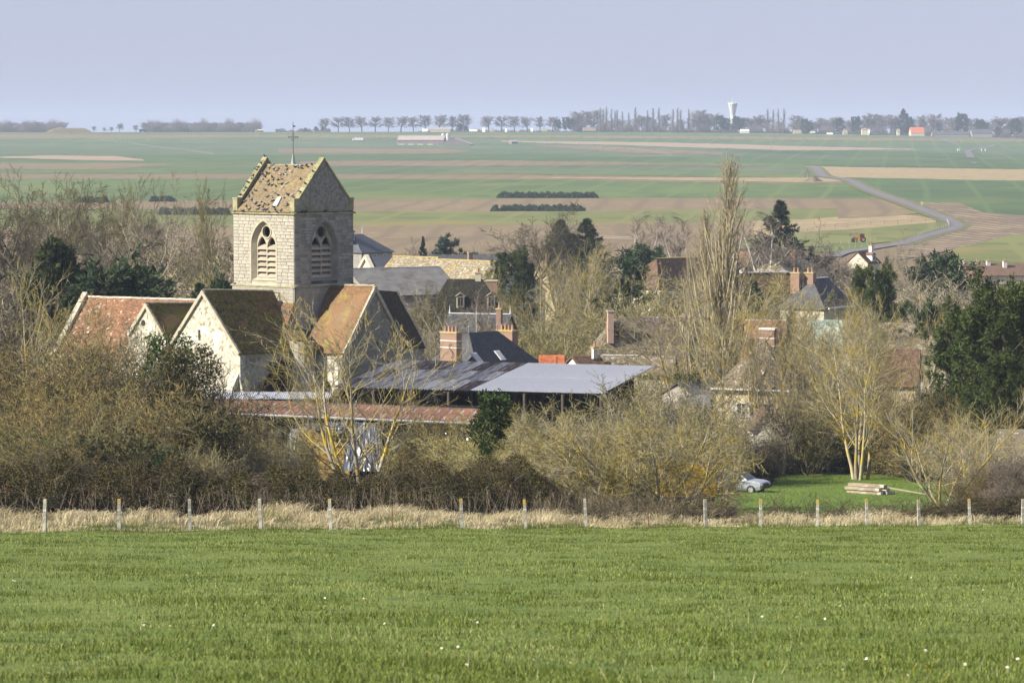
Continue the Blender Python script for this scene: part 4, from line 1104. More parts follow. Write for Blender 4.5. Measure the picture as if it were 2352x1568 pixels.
H = house('tan_roof_house', 'tan ridge of a house showing above the bare trees', (1272, 563, 610), (1340, 566, 612), 8, 3.6, m_pale, m_lich, seed=59)
H = house('brown_hip_house', 'brown tiled hipped house left of the tall poplar', (1508, 591, 500), (1600, 594, 505), 10, 4.2, m_pale, m_brownt, hip=(3.5, 3), seed=60, rtile=(.34, .3), ridge_m=m_capy)
H = house('brown_roof_house', 'brown roofed house with white gable right of the poplar', (1690, 571, 575), (1752, 571, 578), 7, 2.6, m_whiter, m_brownt, seed=61)
H2 = house('white_gable_wing', 'white gable wing with dark window under brown verges', (1736, 578, 566), (1700, 577, 572), 4.2, 2.2, m_whiter, m_brownt, seed=62)
window(H2['T'], (-H2['L'] / 2 - .03, 0, H2['ze'] - .2), (-1, 0), 1.3, 1.8)
window(H2['T'], (0, H2['y1'] + .03, H2['ze'] - 1.4), (0, 1), 1.3, 1.8)
H = house('stone_hip_house', 'house with pale hipped roof and brick chimney right of the birches', (1780, 590, 545), (1838, 592, 555), 9, 3.2, m_greyw, m_lich, hip=(3, 3), seed=63)
p = loc_of(H['T'], V(1824, 583, 548)); chimney(H['T'], p.x, p.y, p.z - 2.2, p.z, .9, .7, m_brick, 2)
H = house('lane_house', 'small house with brown roof and white chimney beside the lane', (1970, 577, 640), (1998, 578, 643), 5, 2.0, m_pale, m_brownt, seed=64, rtile=(.4, .3))
p = loc_of(H['T'], V(2001, 565, 642)); chimney(H['T'], p.x, p.y, p.z - 3, p.z, .7, .7, m_whiter, 1)
dormer(H, 0, H['zr'] - 1.9, 1.2, 1.3, 1.6, m_brownt, m_whiter)
H = house('red_roof_house', 'small red tiled house with chimney low at the field edge', (2218, 614, 690), (2246, 614, 690), 8, 2.6, m_pale, m_pinkt, seed=65, rtile=(.4, .3))
p = loc_of(H['T'], V(2244, 601, 692)); chimney(H['T'], p.x, p.y, p.z - 2, p.z, .8, .8, m_brick, 1)
H = house('long_dark_roof_range', 'long dark roofed row with white vents above the big pine', (2205, 604, 730), (2420, 606, 735), 8, 2.4, m_pale, m_brownt, seed=66)
for x in (2216, 2270, 2308):
    p = loc_of(H['T'], V(x, 600, 731)); chimney(H['T'], p.x, p.y, p.z - 1.5, p.z, .9, .6, m_whiter, 1)
H = house('pale_roof_shed', 'long pale roofed shed behind the dark cedar', (262, 664, 402), (420, 662, 404), 7, 1.3, m_whiter, m_whiter, seed=67)
H = house('scrub_hidden_shed', 'whitish sheet roof showing through the brown scrub', (60, 918, 240), (140, 916, 241), 3.5, .8, m_greyw, m_zinc, seed=68)

# ------------------------------------------------------------------ hangar and long shed
m_cor_g = M('galvanised_sheet', (0.52, 0.51, 0.50), (0.19, 0.17, 0.15), scale=1.0, contrast=(.42, .58), stretch=(5, .35, 1), rough=0.55, rnd=0.25, third=((0.12, 0.085, 0.065), 0.45, 0.60, 0.72), spec=0.4)
m_cor_r = M('rusty_sheet', (0.09, 0.06, 0.045), (0.30, 0.25, 0.22), scale=1.0, contrast=(.45, .6), stretch=(5, .35, 1), rough=0.7, rnd=0.3)
m_cor_w = M('pale_sheet', (0.62, 0.61, 0.57), (0.36, 0.35, 0.33), scale=1.0, contrast=(.42, .58), stretch=(5, .35, 1), rough=0.6, rnd=0.1)
m_cor_n = M('new_grey_sheet', (0.56, 0.57, 0.60), (0.52, 0.53, 0.56), scale=0.3, rough=0.4, spec=0.4)
m_rust = M('red_rust_sheet', (0.29, 0.125, 0.06), (0.36, 0.19, 0.105), scale=0.9, rough=0.75, rnd=0.22, stretch=(4, .3, 1), third=((0.48, 0.43, 0.41), 0.8, 0.56, 0.62), contrast=(0.35, 0.65))
m_galv = M('bright_galvanised', (0.50, 0.51, 0.54), (0.44, 0.45, 0.47), scale=1.5, rough=0.45, spec=0.5)
m_blackw = M('near_black_cover', (0.018, 0.018, 0.020), (0.028, 0.027, 0.028), scale=3)  # near-black for dark covers and walls; also paints the hangar's interior shade
m_timd = M('dark_timber', (0.11, 0.09, 0.07), (0.07, 0.06, 0.05), scale=3)
def corrugated(name, w, l, waves, amp, mat, k=4):
    """sheet lying along +Y from 0 to l, width w along X, wavy in Z"""
    n = waves * k + 1
    x = np.linspace(-w / 2, w / 2, n); z = amp * np.cos(np.arange(n) * 2 * math.pi / k)
    vs = []
    for zz_ in (0, -0.012):
        for y in (0, l): vs += [(a, y, b_ + zz_) for a, b_ in zip(x, z)]
    fs = []
    for i in range(n - 1):
        fs.append((i, i + 1, n + i + 1, n + i)); fs.append((2 * n + i, 3 * n + i, 3 * n + i + 1, 2 * n + i + 1)); fs.append((i, 2 * n + i, 2 * n + i + 1, i + 1)); fs.append((n + i, n + i + 1, 3 * n + i + 1, 3 * n + i))
    b = MB(); b.add(vs, fs); return b.mesh(name, mat)
def sheet_roof(parent, origin, P00, P10, P01, cols, rows, meshfn, lap=1.06, frac=(0, 1), rowsfn=None):
    """sheets over the parallelogram P00 (eave start), P10 (eave end), P01 (top start)"""
    e = P10 - P00; s = P01 - P00
    for c in range(cols):
        for r in range(rows):
            p = P00 + e * ((c + 0.5) / cols) + s * (r / rows)
            y = s.normalized(); x = (e - y * e.dot(y)).normalized(); z = x.cross(y)
            if z.z < 0: x = -x; z = -z
            Mx = Matrix((x, y, z)).transposed().to_4x4()
            me = meshfn(c, r)
            o = link('roof_sheet', me, parent, p - origin + z * (0.02 + 0.012 * r + RND.uniform(0, .015)), (Mx.to_euler()))
hA, hB = V(768, 889, 266), V(1385, 904, 261)
hC, hD = V(915, 829, 281), V(1531, 850, 276)
HO = Vector(((hA.x + hD.x) / 2, 271, float(terr(0, 271)) - .2))
hang = thing('farm_hangar', 'open-sided farm hangar with half rusty corrugated and half smooth grey roof', 'hangar', HO)
split = 0.507
e_ = hB - hA; s_ = hC - hA
xw = (e_ * split); 
perp = (e_ - s_.normalized() * e_.dot(s_.normalized())).length
wl = perp * split / 10
sl_ = s_.length
grey = [corrugated('roof_sheet', wl * 1.03, sl_ / 3 * 1.04, 5, 0.065, m_cor_g) for _ in range(2)]
rusty = corrugated('roof_sheet', wl * 1.03, sl_ / 3 * 1.04, 5, 0.065, m_cor_r); palem = corrugated('roof_sheet', wl * 1.03, sl_ / 3 * 1.04, 5, 0.065, m_cor_w)
def pick(c, r):
    if (r == 2 and c in (2, 3, 4, 9)) or (r == 0 and c in (0, 9)) or (r == 1 and c == 1): return rusty
    if r == 0 and c in (6, 7): return palem
    if (c * 7 + r * 3) % 5 == 0: return rusty if r == 2 else grey[1]
    return grey[(c + r) % 2]
sheet_roof(hang, HO, hA, hA + e_ * split, hC, 10, 3, pick)
wr = perp * (1 - split) / 8
rib = MB()
n_ = 7; xs_ = []
for k in range(6):
    x0 = -wr / 2 + k * wr / 6
    xs_ += [(x0, 0), (x0 + wr / 6 - .10, 0), (x0 + wr / 6 - .08, .055), (x0 + wr / 6 - .03, .055), (x0 + wr / 6 - .01, 0)]
vs = [(x, 0, z) for x, z in xs_] + [(x, sl_ / 2 * 1.02, z) for x, z in xs_]; kk = len(xs_)
rib.add(vs + [(x, y, z - .02) for x, y, z in vs], [(i, i + 1, kk + i + 1, kk + i) for i in range(kk - 1)] + [(2 * kk + i, 3 * kk + i, 3 * kk + i + 1, 2 * kk + i + 1) for i in range(kk - 1)] + [(i, 2 * kk + i, 2 * kk + i + 1, i + 1) for i in range(kk - 1)])
ribm = rib.mesh('roof_sheet', m_cor_n)
sheet_roof(hang, HO, hA + e_ * split, hB, hA + e_ * split + s_, 8, 2, lambda c, r: ribm)
b = MB()
for f in (0.0, 0.5, 1.0):
    q0, q1 = hA + s_ * f, hB + s_ * f
    for k in range(8 if f == 0 else 6):
        p = q0.lerp(q1, (k + .05) / 7.1); b = MB(); b.tube((p.x, p.y, HO.z), (p.x, p.y, p.z - .15), 0.13, None, 6); b.build('post', m_timd, hang, HO)
pass
b = MB()
for f in (0.06, 0.33, 0.66, 1.0):
    q0, q1 = hA + s_ * f - uz * .2, hB + s_ * f - uz * .2
    b.tube(q0, q0.lerp(q1, .97), 0.11, None, 5)
for k in range(7):
    p = (k + .05) / 7.1; b.tube(hA.lerp(hB, p) - uz * .22, hC.lerp(hD, p) - uz * .22, .1, None, 5)
b.build('roof_beams', m_timd, hang, HO)
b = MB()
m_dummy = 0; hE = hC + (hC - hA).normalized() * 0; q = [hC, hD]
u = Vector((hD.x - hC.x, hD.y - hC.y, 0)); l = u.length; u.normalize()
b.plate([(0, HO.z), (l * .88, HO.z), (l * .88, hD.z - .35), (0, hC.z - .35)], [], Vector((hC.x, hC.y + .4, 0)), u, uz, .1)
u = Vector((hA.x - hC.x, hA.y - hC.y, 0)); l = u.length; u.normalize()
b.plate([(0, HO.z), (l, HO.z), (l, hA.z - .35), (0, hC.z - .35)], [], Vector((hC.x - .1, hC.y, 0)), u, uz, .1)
b.build('back_wall', m_blackw, hang, HO)  # black colour stands in for the shade under the open roof

sA, sB = V(425, 943, 246), V(1092, 970, 243)
sC, sD = V(478, 915, 256), V(1112, 925, 254)
SO = Vector(((sA.x + sD.x) / 2, 249, float(terr(-10, 249)) - .2))
shed = thing('long_shed', 'long low shed with rust-red sheet roof before the church', 'shed', SO)
es = sB - sA; ss = sC - sA
ws = es.length / 24
rm = [corrugated('roof_sheet', ws * 1.05, ss.length / 2 * 1.03, 6, 0.02, m_rust) for _ in range(3)]
sheet_roof(shed, SO, sA, sB, sC, 24, 2, lambda c, r: rm[(c + r) % 3])
gm = corrugated('roof_sheet', ws * 1.05, 2.2, 6, 0.03, m_galv)
g0, g1 = V(478, 917, 256.2), V(756, 917, 256); up_ = Vector((0.1, 2.0, 0.36))
for c in range(10):
    p = g0.lerp(g1, (c + .5) / 10); y = up_.normalized(); x = (g1 - g0); x = (x - y * x.dot(y)).normalized(); z = x.cross(y)
    link('roof_sheet', gm, shed, p - SO + z * .05, Matrix((x, y, z)).transposed().to_euler())['label'] = 'bright galvanised sheet along the top of the shed roof'
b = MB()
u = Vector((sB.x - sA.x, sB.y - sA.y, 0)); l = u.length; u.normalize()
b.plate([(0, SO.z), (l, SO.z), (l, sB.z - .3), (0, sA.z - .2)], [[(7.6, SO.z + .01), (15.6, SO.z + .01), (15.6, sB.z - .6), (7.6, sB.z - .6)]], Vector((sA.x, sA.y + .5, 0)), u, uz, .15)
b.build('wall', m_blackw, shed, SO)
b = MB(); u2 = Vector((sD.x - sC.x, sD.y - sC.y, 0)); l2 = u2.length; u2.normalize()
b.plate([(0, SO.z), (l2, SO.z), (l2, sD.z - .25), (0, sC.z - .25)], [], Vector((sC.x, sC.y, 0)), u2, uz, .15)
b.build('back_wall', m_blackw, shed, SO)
b = MB(); b.tube(sA - uz * .08 - Vector((0, .1, 0)), sB - uz * .08 - Vector((0, .1, 0)), 0.09, None, 6); b.build('gutter', m_galv, shed, SO)
# straw bales under the shed's open bay, plastic sheeting over them
m_straw = M('straw', (0.50, 0.35, 0.12), (0.36, 0.25, 0.08), scale=3, bump=0.8, bscale=16, rnd=0.12)
m_plast = M('black_plastic', (0.025, 0.027, 0.032), (0.035, 0.036, 0.042), scale=3, rough=0.25, spec=0.8)
m_plast2 = M('silver_plastic', (0.12, 0.13, 0.155), (0.06, 0.066, 0.08), scale=1.0, rough=0.38, spec=0.6)
def bale_mesh():
    b = MB(); r = random.Random(4); n = 4
    import itertools
    b.box((0, 0, 0), (1.0, 0.9, 0.68))
    for k in range(40):
        x, z = r.uniform(-.48, .48), r.uniform(-.32, .32); b.slab([(x, -.45, z), (x + r.uniform(.03, .1), -.45, z + .01), (x + r.uniform(-.05, .1), -.53, z + r.uniform(-.06, .04))], .01)
    return b.mesh('straw_bale', m_straw)
bm_ = bale_mesh()
bz = float(terr(-12, 245.5))
for r_ in range(7):
    for c in range(4):
        x = V(702 + 28.5 * c, 1000, 243.0).x + RND.uniform(-.04, .04)
        o = link('straw_bale', bm_, None, (x, 243.1 + RND.uniform(-.06, .06), bz + .34 + r_ * .69), (RND.uniform(-.02, .02), RND.uniform(-.02, .02), RND.uniform(-.04, .04)))
        tag(o, 'golden straw bale, %s from the left in the %s of the stack' % (ORD[c], ('bottom row', 'second row up', 'third row up', 'fourth row up', 'fifth row up', 'sixth row up', 'top row')[r_]), 'straw bale', 'stacked straw bales under the shed')
def sheet(name, label, TL, TR, BL, BR, mat, nx=26, ny=16, amp=.16, seed=0):
    r = np.random.default_rng(seed)
    k1 = r.random(6) * 6.3
    P = [];
    TL, TR, BL, BR = [np.array(p) for p in (TL, TR, BL, BR)]
    for th in (0, 1):
        for j in range(ny + 1):
            for i in range(nx + 1):
                u, v = i / nx, j / ny
                p = (TL * (1 - u) + TR * u) * (1 - v) + (BL * (1 - u) + BR * u) * v
                d = amp * (math.sin(u * 23 + k1[0] + 2 * math.sin(v * 4 + k1[1])) * .5 + math.sin(u * 41 + v * 9 + k1[2]) * .3 + math.sin(v * 13 + u * 7 + k1[3]) * .25) * (.35 + v)
                P.append((p[0] + d * .3, p[1] - abs(d) - .02 + th * .02, p[2] + (0 if j else d * .5)))
    n = (nx + 1) * (ny + 1); fs = []
    for j in range(ny):
        for i in range(nx):
            a = j * (nx + 1) + i; fs.append((a, a + nx + 1, a + nx + 2, a + 1)); fs.append((n + a, n + a + 1, n + a + nx + 2, n + a + nx + 1))
    b = MB(); b.add(P, fs)
    return tag(b.build(name, mat), label, 'plastic sheet', None)
sheet('plastic_sheet', 'dark grey plastic sheet slanting down left of the straw bales', V(668, 985, 242.8), V(688, 982, 242.8), V(646, 1068, 241.8), V(684, 1075, 241.8), m_plast2, seed=1)
sheet('plastic_sheet', 'crumpled plastic sheet along the top of the straw bales', V(700, 972, 242.5), V(800, 968, 242.5), V(705, 984, 242.2), V(790, 996, 242.1), m_plast2, seed=2)
sheet('plastic_sheet', 'broad grey plastic sheet hanging right of the straw bales', V(806, 968, 242.4), V(868, 972, 242.4), V(786, 1080, 241.2), V(884, 1082, 241.2), m_plast2, seed=3)
sheet('plastic_sheet', 'dark plastic sheet hanging under the rust-red eave on the right', V(1000, 975, 244.2), V(1085, 978, 244.0), V(1000, 1020, 243.4), V(1080, 1020, 243.4), m_plast, seed=4)
# dark covered heaps before the hangar
def heap(label, xa, xb, Y, h, mat, seed, name='covered_heap'):
    r = np.random.default_rng(seed); a = gx(xa, Y); c = gx(xb, Y); L = (c - a).length; nx, ny = 40, 12
    k = r.random(6) * 6; P = []
    for j in range(ny + 1):
        for i in range(nx + 1):
            u, v = i / nx, j / ny
            e = (1 - abs(2 * u - 1) ** 4) * math.sin(v * math.pi) ** .6
            z = h * e * (0.88 + .06 * math.sin(u * 11 + k[0]) + .03 * math.sin(u * 23 + v * 5 + k[1])); x = a.x + (c.x - a.x) * u; y = Y - 2.5 + 5 * v
            P.append((x, y, float(terr(x, y)) - .05 + z))
    fs = [(j * (nx + 1) + i, j * (nx + 1) + i + 1, (j + 1) * (nx + 1) + i + 1, (j + 1) * (nx + 1) + i) for j in range(ny) for i in range(nx)]
    b = MB(); b.add(P, fs); return tag(b.build(name, mat, smooth=True), label, 'heap')
heap('long dark tarpaulin-covered heap under the hangar eave', 1040, 1350, 257, 5.3, m_blackw, 3)
H = house('grey_cart_shed', 'grey boarded shed wall beyond the right end of the hangar', (1560, 874, 282), (1640, 876, 284), 6, 1.2, m_greyw, m_slate_o, seed=70)
H = house('low_garden_wall_shed', 'low pale shed between the hangar and the cream house', (1568, 905, 262), (1625, 907, 262), 3, .7, m_pale, m_fibre, seed=71)
# ================================================================== trees and shrubs
def unit(v): return v / np.maximum(np.linalg.norm(v, axis=-1, keepdims=True), 1e-9)
def grow(seed, P, D, Ln, R, levels):
    """vectorised branching; every level is a dict; returns [(pts (N,k+1,3), radii (N,k+1))]"""
    r = np.random.default_rng(seed)
    P = np.atleast_2d(np.array(P, float)); D = unit(np.atleast_2d(np.array(D, float))); N = len(P)
    Ln = np.broadcast_to(np.asarray(Ln, float), (N,)).copy(); R = np.broadcast_to(np.asarray(R, float), (N,)).copy()
    out = []
    for li, l in enumerate(levels):
        N = len(P); k = l['k']; pts = np.zeros((N, k + 1, 3)); pts[:, 0] = P; d = D.copy()
        for i in range(k):
            d = d + r.normal(0, l.get('wob', .1), (N, 3)); d[:, 2] += l.get('up', 0.0); d = unit(d)
            pts[:, i + 1] = pts[:, i] + d * (Ln / k)[:, None]
        tp = l.get('tip', .25)
        rad = R[:, None] * (1 - (1 - tp) * np.linspace(0, 1, k + 1)[None])
        out.append((pts, rad))
        if li == len(levels) - 1: break
        c = levels[li + 1]; n = c['n']
        t = c.get('s0', .3) + (c.get('s1', 1.0) - c.get('s0', .3)) * ((np.arange(n)[None] + r.random((N, n))) / n)
        f = np.clip(t * k, 0, k - 1e-6); i0 = f.astype(int); fr = f - i0; ar = np.arange(N)[:, None]
        a, b = pts[ar, i0], pts[ar, i0 + 1]
        cp = a + (b - a) * fr[..., None]; pd = unit(b - a)
        pr = unit(np.cross(pd, r.normal(0, 1, (N, n, 3))))
        ang = r.normal(c.get('ang', .7), c.get('sd', .15), (N, n))[..., None]
        cd = pd * np.cos(ang) + pr * np.sin(ang)
        if c.get('flat'): cd[..., 2] *= (1 - c['flat']); cd = unit(cd)
        prof = c.get('prof')
        w = (1 - c.get('lt', .5) * t) if prof is None else np.interp(t, *prof)
        L2 = Ln[:, None] * c.get('lr', .5) * w * r.uniform(.7, 1.25, (N, n))
        rr = (rad[ar, i0] * (1 - fr) + rad[ar, i0 + 1] * fr) * c.get('rr', .6)
        if 'rmin' in c: rr = np.maximum(rr, c['rmin'])
        if 'rmax' in c: rr = np.minimum(rr, c['rmax'])
        P, D, Ln, R = cp.reshape(-1, 3), cd.reshape(-1, 3), L2.ravel(), rr.ravel()
    return out
def tubes(levels, sides, rng_=None):
    """mesh arrays for branch polylines; last ring of thin ones closes to a point"""
    V_, Q, T, TI = [], [], [], []; base = 0
    rr_ = rng_ or np.random.default_rng(1)
    for (pts, rad), n in zip(levels, sides):
        N, k1 = rad.shape
        d = unit(pts[:, -1] - pts[:, 0]); ref = np.where(np.abs(d[:, 2:3]) > .9, np.array([[1., 0, 0]]), np.array([[0, 0, 1.]]))
        a = unit(np.cross(d, ref)); b = np.cross(d, a)
        ang = np.linspace(0, 2 * np.pi, n, endpoint=False)
        ring = a[:, None, :] * np.cos(ang)[None, :, None] + b[:, None, :] * np.sin(ang)[None, :, None]
        nr = k1 - 1
        v = pts[:, :nr, None, :] + ring[:, None] * rad[:, :nr, None, None]
        tips = pts[:, -1]
        stride = nr * n + 1
        vv = np.concatenate([v.reshape(N, -1, 3), tips[:, None]], 1)
        V_.append(vv.reshape(-1, 3)); TI.append(np.repeat(rr_.random(N), stride))
        off = base + np.arange(N)[:, None, None] * stride
        i = np.arange(n); j = (i + 1) % n
        for s in range(nr - 1):
            q = np.stack([s * n + i, s * n + j, (s + 1) * n + j, (s + 1) * n + i], -1)
            Q.append((off + q[None]).reshape(-1, 4))
        t = np.stack([(nr - 1) * n + i, (nr - 1) * n + j, np.full(n, nr * n)], -1)
        T.append((off + t[None]).reshape(-1, 3))
        base += N * stride
    return np.concatenate(V_), (np.concatenate(Q) if Q else None), np.concatenate(T), np.concatenate(TI)
def leafs(seed, P, D, per, ln, wd, spread, jit, tint=None):
    """small pointed leaf or needle-spray faces scattered round points P along D"""
    r = np.random.default_rng(seed); P = np.repeat(P, per, 0); D = np.repeat(D, per, 0); N = len(P)
    d = unit(D + r.normal(0, spread, (N, 3))); s = unit(np.cross(d, r.normal(0, 1, (N, 3))))
    c = P + r.normal(0, 1, (N, 3)) * jit
    L = ln * r.uniform(.6, 1.4, N)[:, None]; w = wd * r.uniform(.6, 1.4, N)[:, None]
    v = np.stack([c - s * w, c + s * w, c + d * L], 1).reshape(-1, 3)
    return v, np.arange(N * 3).reshape(-1, 3), np.repeat(r.random(N), 3)
PROTO = {}
def proto(name, trunk, crown, H, R):
    PROTO[name] = (trunk, crown, H, R)
def bark(nm, c, c2, lich=None, lo=.52, hi=.6, sc=2.5): return M(nm, c, c2, scale=2.5, third=(lich, sc, lo, hi) if lich else None, rnd=.12, tint=.25)
m_bk_dark = bark('bark_dark', (0.16, 0.135, 0.10), (0.09, 0.076, 0.055))
m_bk_grey = bark('bark_grey', (0.37, 0.33, 0.25), (0.24, 0.21, 0.155), (0.36, 0.31, 0.11))
m_bk_lich = bark('bark_lichen', (0.36, 0.325, 0.24), (0.25, 0.222, 0.16), (0.40, 0.30, 0.045), .48, .60, 1.1)
m_bk_birch = bark('bark_birch', (0.62, 0.59, 0.54), (0.52, 0.49, 0.44), (0.10, 0.09, 0.08), .62, .66, 3)
m_tw_dark = M('twigs_dark', (0.13, 0.11, 0.066), (0.08, 0.068, 0.042), rnd=.35, tint=.65)
m_tw_grey = M('twigs_grey', (0.25, 0.22, 0.15), (0.17, 0.15, 0.105), scale=.3, rnd=.3, tint=.65)
m_tw_olive = M('twigs_olive', (0.235, 0.21, 0.082), (0.145, 0.13, 0.052), scale=.4, rnd=.34, tint=.65)
m_tw_lich = M('twigs_lichen', (0.285, 0.25, 0.13), (0.19, 0.168, 0.095), scale=.4, third=((0.38, 0.30, 0.06), .6, .5, .65), rnd=.12, tint=.6)
m_tw_brown = M('twigs_catkin', (0.205, 0.150, 0.054), (0.14, 0.112, 0.040), scale=.4, third=((0.115, 0.10, 0.034), .5, .48, .62), rnd=.38, tint=.7)
m_tw_purple = M('twigs_purple', (0.20, 0.16, 0.13), (0.145, 0.115, 0.092), rnd=.18, tint=.6)
m_tw_pop = M('twigs_poplar', (0.36, 0.305, 0.20), (0.235, 0.195, 0.12), scale=.3, rnd=.1, tint=.65)
m_tw_bram = M('bramble_canes', (0.11, 0.09, 0.055), (0.075, 0.06, 0.038), scale=.6, tint=.7, third=((0.27, 0.22, 0.14), .8, .62, .7))
m_lf_con = M('conifer_needles', (0.030, 0.052, 0.022), (0.045, 0.070, 0.028), scale=.5, rnd=.2, tint=.5, trans=.15)
m_lf_blue = M('cedar_needles', (0.055, 0.085, 0.060), (0.075, 0.105, 0.075), scale=.5, rnd=.15, tint=.4, trans=.15)
m_lf_cyp = M('cypress_sprays', (0.052, 0.070, 0.024), (0.080, 0.095, 0.032), scale=.5, rnd=.15, tint=.5, trans=.15)
m_lf_pine = M('pine_needles', (0.040, 0.062, 0.016), (0.075, 0.098, 0.024), scale=.5, rnd=.15, tint=.5, trans=.15)
m_lf_ivy = M('ivy_leaves', (0.035, 0.062, 0.014), (0.055, 0.085, 0.018), scale=.8, rnd=.15, tint=.5, trans=.2)
m_lf_bram = M('bramble_leaves', (0.072, 0.062, 0.017), (0.036, 0.035, 0.009), scale=.35, tint=.85, third=((0.11, 0.07, 0.04), .5, .55, .68), trans=.15)

def bare(name, seed, stems, levels, sides, split, bk, tw):
    g = grow(seed, *stems, levels)
    v, q, t, ti = tubes(g[:split], sides[:split]); tr = mesh_np('trunk', v, q, t, [bk], ti, True)
    v2, q2, t2, ti2 = tubes(g[split:], sides[split:]); cr = mesh_np('crown', v2, q2, t2, [tw], ti2)
    H = max(v[:, 2].max(), np.percentile(v2[:, 2], 99.7)); R = np.percentile(np.hypot(v2[:, 0], v2[:, 1]), 98)
    proto(name, tr, cr, H, R)
def up1(n=1, tilt=0.0, seed=0, rad=0.3):
    r = np.random.default_rng(seed); a = r.random(n) * 6.283 if n > 1 else np.array([0.])
    a = (np.arange(n) + r.random(n) * .6) / n * 6.283
    tl = tilt * r.uniform(.5, 1.3, n)
    return np.stack([np.cos(a) * rad * (n > 1), np.sin(a) * rad * (n > 1), a * 0 - .2], -1), np.stack([np.cos(a) * np.sin(tl), np.sin(a) * np.sin(tl), np.cos(tl)], -1)
# broad bare tree (plane, oak, ash), dark and grey
for nm, sd, bk, tw in (('broad_dark', 1, m_bk_dark, m_tw_dark), ('broad_grey', 2, m_bk_grey, m_tw_grey), ('broad_grey_b', 3, m_bk_grey, m_tw_olive)):
    p, d = up1()
    bare(nm, sd, (p, d, 9.5, .34), [dict(k=8, wob=.07, tip=.45, up=.03), dict(k=7, n=15, s0=.42, ang=.75, sd=.25, lr=.78, prof=([0, .5, 1], [.75, .95, .85]), rr=.55, wob=.13, up=.07, tip=.15),
         dict(k=4, n=9, s0=.25, ang=.6, lr=.42, lt=.3, rr=.55, wob=.16, up=.06, tip=.25), dict(k=3, n=8, s0=.2, ang=.65, lr=.45, lt=.3, rr=.6, rmin=.016, wob=.2, up=.02), dict(k=2, n=7, s0=.15, ang=.65, lr=.5, lt=.3, rr=.7, rmin=.0135, wob=.18, up=.01)], [8, 5, 3, 3, 3], 3, bk, tw)
# ascending tree with yellow lichen on the limbs
for nm, sd, n in (('lichen_single', 5, 1), ('lichen_multi', 6, 4), ('lichen_spread', 7, 5)):
    p, d = up1(n, {1: 0, 4: .28, 5: .75}[n], sd, .2)
    bare(nm, sd, (p, d, np.array([9.5, 8.5, 9, 8.2, 7.4][:n]) if n > 1 else 10., .105 if n > 1 else .15), [dict(k=8, wob=.06, tip=.15, up={1: .05, 4: .05, 5: .02}[n]), dict(k=6, n=16 if n > 1 else 26, s0=.16, ang=.72, sd=.2, lr=.56 if n > 1 else .52, lt=.5, rr=.5, wob=.1, up=.07, tip=.2),
         dict(k=4, n=8, s0=.2, ang=.6, lr=.46, lt=.3, rr=.55, rmin=.014, wob=.13, up=.05, tip=.3), dict(k=2, n=6, s0=.15, ang=.55, lr=.48, lt=.3, rr=.65, rmin=.009, wob=.15, up=.03)], [8, 5, 3, 3], 3, m_bk_lich, m_tw_lich)
# many-stemmed tall tree
p, d = up1(5, .16, 9, .35)
bare('many_stem', 9, (p, d, np.array([12, 11, 11.5, 10, 9.5]), .11), [dict(k=9, wob=.05, tip=.12, up=.05), dict(k=5, n=22, s0=.2, ang=.6, sd=.16, lr=.40, lt=.45, rr=.5, wob=.1, up=.07, tip=.2),
     dict(k=3, n=7, s0=.2, ang=.55, lr=.48, lt=.3, rr=.6, rmin=.014, wob=.14, up=.04), dict(k=2, n=5, s0=.2, ang=.55, lr=.5, lt=.3, rr=.7, rmin=.009, wob=.16, up=.02)], [7, 4, 3, 3], 3, m_bk_lich, m_tw_lich)
# Lombardy poplar
p, d = up1(1)
bare('poplar', 12, (p, d, 26.5, .55), [dict(k=12, wob=.012, tip=.05), dict(k=6, n=150, s0=.08, s1=.985, ang=.30, sd=.10, prof=([0, .15, .5, .8, 1], [.30, .34, .27, .16, .05]), lr=1., rr=.32, rmin=.04, wob=.05, up=.16, tip=.3),
     dict(k=3, n=9, s0=.15, ang=.5, lr=.22, lt=.45, rr=.5, rmin=.014, wob=.15, up=.08), dict(k=2, n=7, s0=.1, ang=.6, lr=.5, lt=.3, rr=.7, rmin=.010, wob=.2, up=.05)], [9, 5, 3, 3], 2, m_bk_grey, m_tw_pop)
# birch
p, d = up1(2, .12, 4, .2)
bare('birch', 13, (p, d, 11.5, .2), [dict(k=8, wob=.04, tip=.12), dict(k=5, n=15, s0=.2, ang=.6, sd=.12, lr=.38, lt=.5, rr=.5, wob=.08, up=.07, tip=.2),
     dict(k=4, n=10, s0=.2, ang=.6, lr=.55, lt=.3, rr=.4, rmax=.022, rmin=.016, wob=.12, up=-.03), dict(k=3, n=8, s0=.2, ang=.55, lr=.55, lt=.2, rr=.7, rmin=.015, wob=.14, up=-.10)], [7, 4, 3, 3], 2, m_bk_birch, m_tw_purple)
# scrub and willow bushes
for nm, sd, n, tl, tw, bk, h in (('scrub_brown', 21, 30, .42, m_tw_brown, m_bk_dark, 5.2), ('scrub_olive', 22, 30, .45, m_tw_olive, m_bk_grey, 5.0), ('scrub_purple', 23, 32, .4, m_tw_purple, m_bk_dark, 4.6), ('scrub_grey', 24, 28, .5, m_tw_grey, m_bk_grey, 5.0), ('scrub_dark', 25, 34, .5, m_tw_dark, m_bk_dark, 4.6)):
    p, d = up1(n, tl, sd, .7)
    bare(nm, sd, (p, d, np.random.default_rng(sd).uniform(.6, 1.05, n) * h, .045), [dict(k=6, wob=.13, up=.04, tip=.25), dict(k=4, n=12, s0=.12, ang=.75, sd=.28, lr=.44, lt=.4, rr=.55, rmin=.015, wob=.2, up=.05, tip=.3),
         dict(k=2, n=8, s0=.12, ang=.8, sd=.3, lr=.42, lt=.2, rr=.7, rmin=.012, wob=.25, up=.04), dict(k=1, n=3, s0=.3, ang=.7, lr=.5, lt=.2, rr=.8, rmin=.0135, wob=.1, up=.04)], [4, 3, 3, 3], 2, bk, tw)
